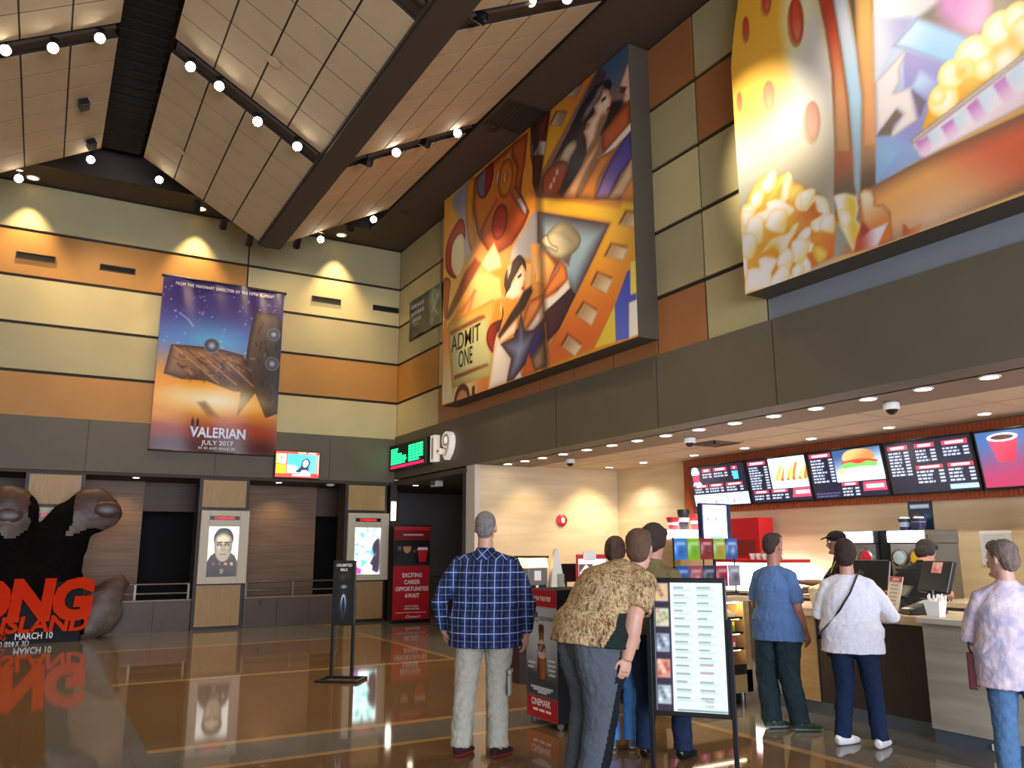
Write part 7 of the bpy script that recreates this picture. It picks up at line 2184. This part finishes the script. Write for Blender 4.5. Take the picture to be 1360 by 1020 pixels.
# 8 cashier in a cap
bk = cloth('black_polo', '16161a', '101013', 60)
HAT = [((0, -.012, .178), (.092, .108, .082))]
co_, HM, V3, sp_, k = person('cashier in a black cap and black shirt with a yellow lanyard behind the counter', (8.12, 6.44), -98, 1.75, 1.2, [bk], [bk],
    (M['black'], M['black']), (hairm('141010', '201818'), [((0, -.05, .12), (.075, .055, .075))], .004), '7a5442',
    {'L': ((-.2, .2, 1.12), (-.35, .1, 1.10)), 'R': ((-.20, -.15, 1.17), (-.50, -.14, 1.19), (0, 0, -1))}, ST, sh=.215, sleeve='short', head=(.15, .05), eyes=True, lean=(.02, .10), vox=.008, hood=1)
cp = MB()
cp.ball((0, 0, 0), (.091, .106, .075), 20, 0, HM @ Matrix.Translation((0, -.008, .175)))
cp.tube([HM @ Vector(q) for q in ((0, .07, .185), (0, .11, .182), (0, .165, .165))], [(.08, .014), (.076, .009), (.05, .006)], 16, 0, HM.to_3x3() @ Vector((1, 0, 0)))
skin_obj('cap', remesh(cp, .007, 3), cloth('black_cap_cloth', '121214', '0c0c0e', 60), co_)
for sx in (-1, 1):
    MB().tube([(sx * .05, .02, sp_[-1].z + .02), (sx * .065, .10, sp_[-1].z - .04), (sx * .05, .155, sp_[-1].z - .16), (sx * .01, .165, sp_[-1].z - .30)], [(.011, .004)] * 4, 8, 0, (1, 0, 0)).build('lanyard', mat('yellow_ribbon', 'd8b41c', .6), co_, smooth=True)
# 9 bending cashier
c2_, HM, V3, sp_, k = person('bending cashier in a black shirt with orange print on the back', (7.98, 5.50), 30, 1.72, 1.12, [bk], [bk],
    (M['black'], M['black']), (hairm('171310', '241c18'), FULL, .006), 'b8806a',
    {'L': ((-.24, .2, 1.10), (-.15, .4, 1.05)), 'R': ((.30, .16, 1.10), (.36, .40, 1.08))}, ST, lean=(.22, .62), head=(-.25, .3), sh=.215, sleeve='short', vox=.008, hood=1)
q = MB()
r_ = random.Random(5)
for row in range(2):
    for i in range(5):
        x0 = -.10 + i * .042
        q.box(x0, x0 + .034, 0, .035 + .01 * r_.random(), -.002, .004, 0, frame((0, sp_[6].y - .128 - row * .028, sp_[6].z - .02 - row * .055), (1, 0, 0), (0, .45, .9)))
q.build('back_print', mat('orange_print', 'e0702c', .7), o_parts[c2_.name][0])


# ---------------------------------------------------------------- light and camera
def area(name, loc, target, sx, sy, e, c, spread=180):
    l = bpy.data.lights.new(name, 'AREA')
    l.shape = 'RECTANGLE'
    l.size, l.size_y = sx, sy
    l.energy = e
    l.color = lin(c)
    l.spread = R(spread)
    o = bpy.data.objects.new(name, l)
    COL.objects.link(o)
    o.location = loc
    o.rotation_euler = (Vector(target) - Vector(loc)).to_track_quat('-Z', 'Y').to_euler()
    return o


def spot(name, loc, target, e, c, ang=50, blend=.5, r=.04):
    l = bpy.data.lights.new(name, 'SPOT')
    l.energy = e
    l.color = lin(c)
    l.spot_size = R(ang)
    l.spot_blend = blend
    l.shadow_soft_size = r
    o = bpy.data.objects.new(name, l)
    COL.objects.link(o)
    o.location = loc
    o.rotation_euler = (Vector(target) - Vector(loc)).to_track_quat('-Z', 'Y').to_euler()
    return o


WARM = 'ffdda8'
# daylight through the glazed entrance front behind the camera
area('entrance_daylight', (1.5, -8.0, 2.6), (2.5, 10, 2.0), 12, 4.6, 1350, 'dfe8ff')
for i, x in enumerate((-.80, 2.29, 5.36)):
    spot('wall_washer', (x, 17.28, 8.6), (x, 17.5, 4), 225, WARM, 70, .8)
for x, tx, tz in ((.13, 1.0, 6.2), (1.27, 0.2, 5.6), (-.9, -1.6, 6), (4.33, 4.6, 6.3), (5.4, 6.0, 5.8), (3.86, 3.0, 5.6)):
    spot('track_beam', (x, 15.2, 8.0), (tx, 17.6, tz), 72, WARM, 70, .9)
for y, tz, e in ((12.4, 6.1, 330), (10.9, 6.4, 120), (9.6, 6, 120)):
    spot('mural_beam', (4.4, y, 7.6), (6.6, y, tz), e, 'ffe0b0', 55, .9)
spot('mural_beam', (4.4, 6.6, 7.3), (6.6, 6.0, 6.2), 430, 'fff0d0', 42, 1)
spot('mural_beam', (4.4, 4.2, 7.3), (6.6, 4.0, 6.3), 150, 'ffeedd', 60, 1)
for x, y, e in ((1.2, 11.2, 130), (1.6, 11.2, 130), (4.3, 11.2, 130), (-.5, 11.2, 130), (4.0, 7.3, 120), (2.2, 11.2, 100), (4.8, 7.3, 120), (1, 7, 120)):
    spot('hall_beam', (x, y, 7.3), (x + .5, y + .6, 0), e, 'ffe2b8', 90, .9)
for y in (12.6, 10.6, 8.7, 6.8, 5.4, 4.2, 2.8):
    spot('counter_downlight', (7.48, y, 3.1), (7.48, y, 0), 45, 'ffe4c0', 110, .8)
    spot('kitchen_downlight', (9.68, y, 3.12), (9.68, y, 0), 60, 'ffeedd', 130, .8)
for x in (1.4, 4.6, 7.3):
    spot('recess_downlight', (x, 18.6, 2.98), (x, 18.6, 0), 18, WARM, 120, .8)
for y in (12.9, 12.9):
    pass
spot('wing_washer', (8.0, 12.8, 3.1), (8.2, 13.6, 1.4), 26, WARM, 90, .8)
spot('wing_washer', (9.55, 12.8, 3.1), (9.55, 13.6, 1.4), 55, WARM, 90, .8)
w = bpy.data.worlds.new('World')
SC.world = w
w.use_nodes = True
w.node_tree.nodes['Background'].inputs[0].default_value = (*lin('e2dcd4'), 1)
w.node_tree.nodes['Background'].inputs[1].default_value = .34

cam = bpy.data.cameras.new('camera')
co = bpy.data.objects.new('camera', cam)
COL.objects.link(co)
cam.sensor_fit = 'HORIZONTAL'
cam.sensor_width = 36
cam.lens = 1075 / 1360 * 36
cam.clip_start = .05
pi_, ya_, ro_ = R(11.38), R(29.8), R(-.2)
fw = Vector((math.sin(ya_) * math.cos(pi_), math.cos(ya_) * math.cos(pi_), math.sin(pi_)))
r0 = Vector((math.cos(ya_), -math.sin(ya_), 0))
u0 = r0.cross(fw)
rr = r0 * math.cos(ro_) + u0 * math.sin(ro_)
uu = -r0 * math.sin(ro_) + u0 * math.cos(ro_)
mw = Matrix((rr, uu, -fw)).transposed().to_4x4()
mw.translation = (0, 0, 1.6)
co.matrix_world = mw
SC.camera = co
SC.view_settings.view_transform = 'Standard'
SC.view_settings.look = 'None'
SC.view_settings.gamma = 1
SC.view_settings.use_curve_mapping = False
SC.view_settings.exposure = 1.1
SC.cycles.use_denoising = True
SC.cycles.max_bounces = 6
SC.cycles.sample_clamp_indirect = 4
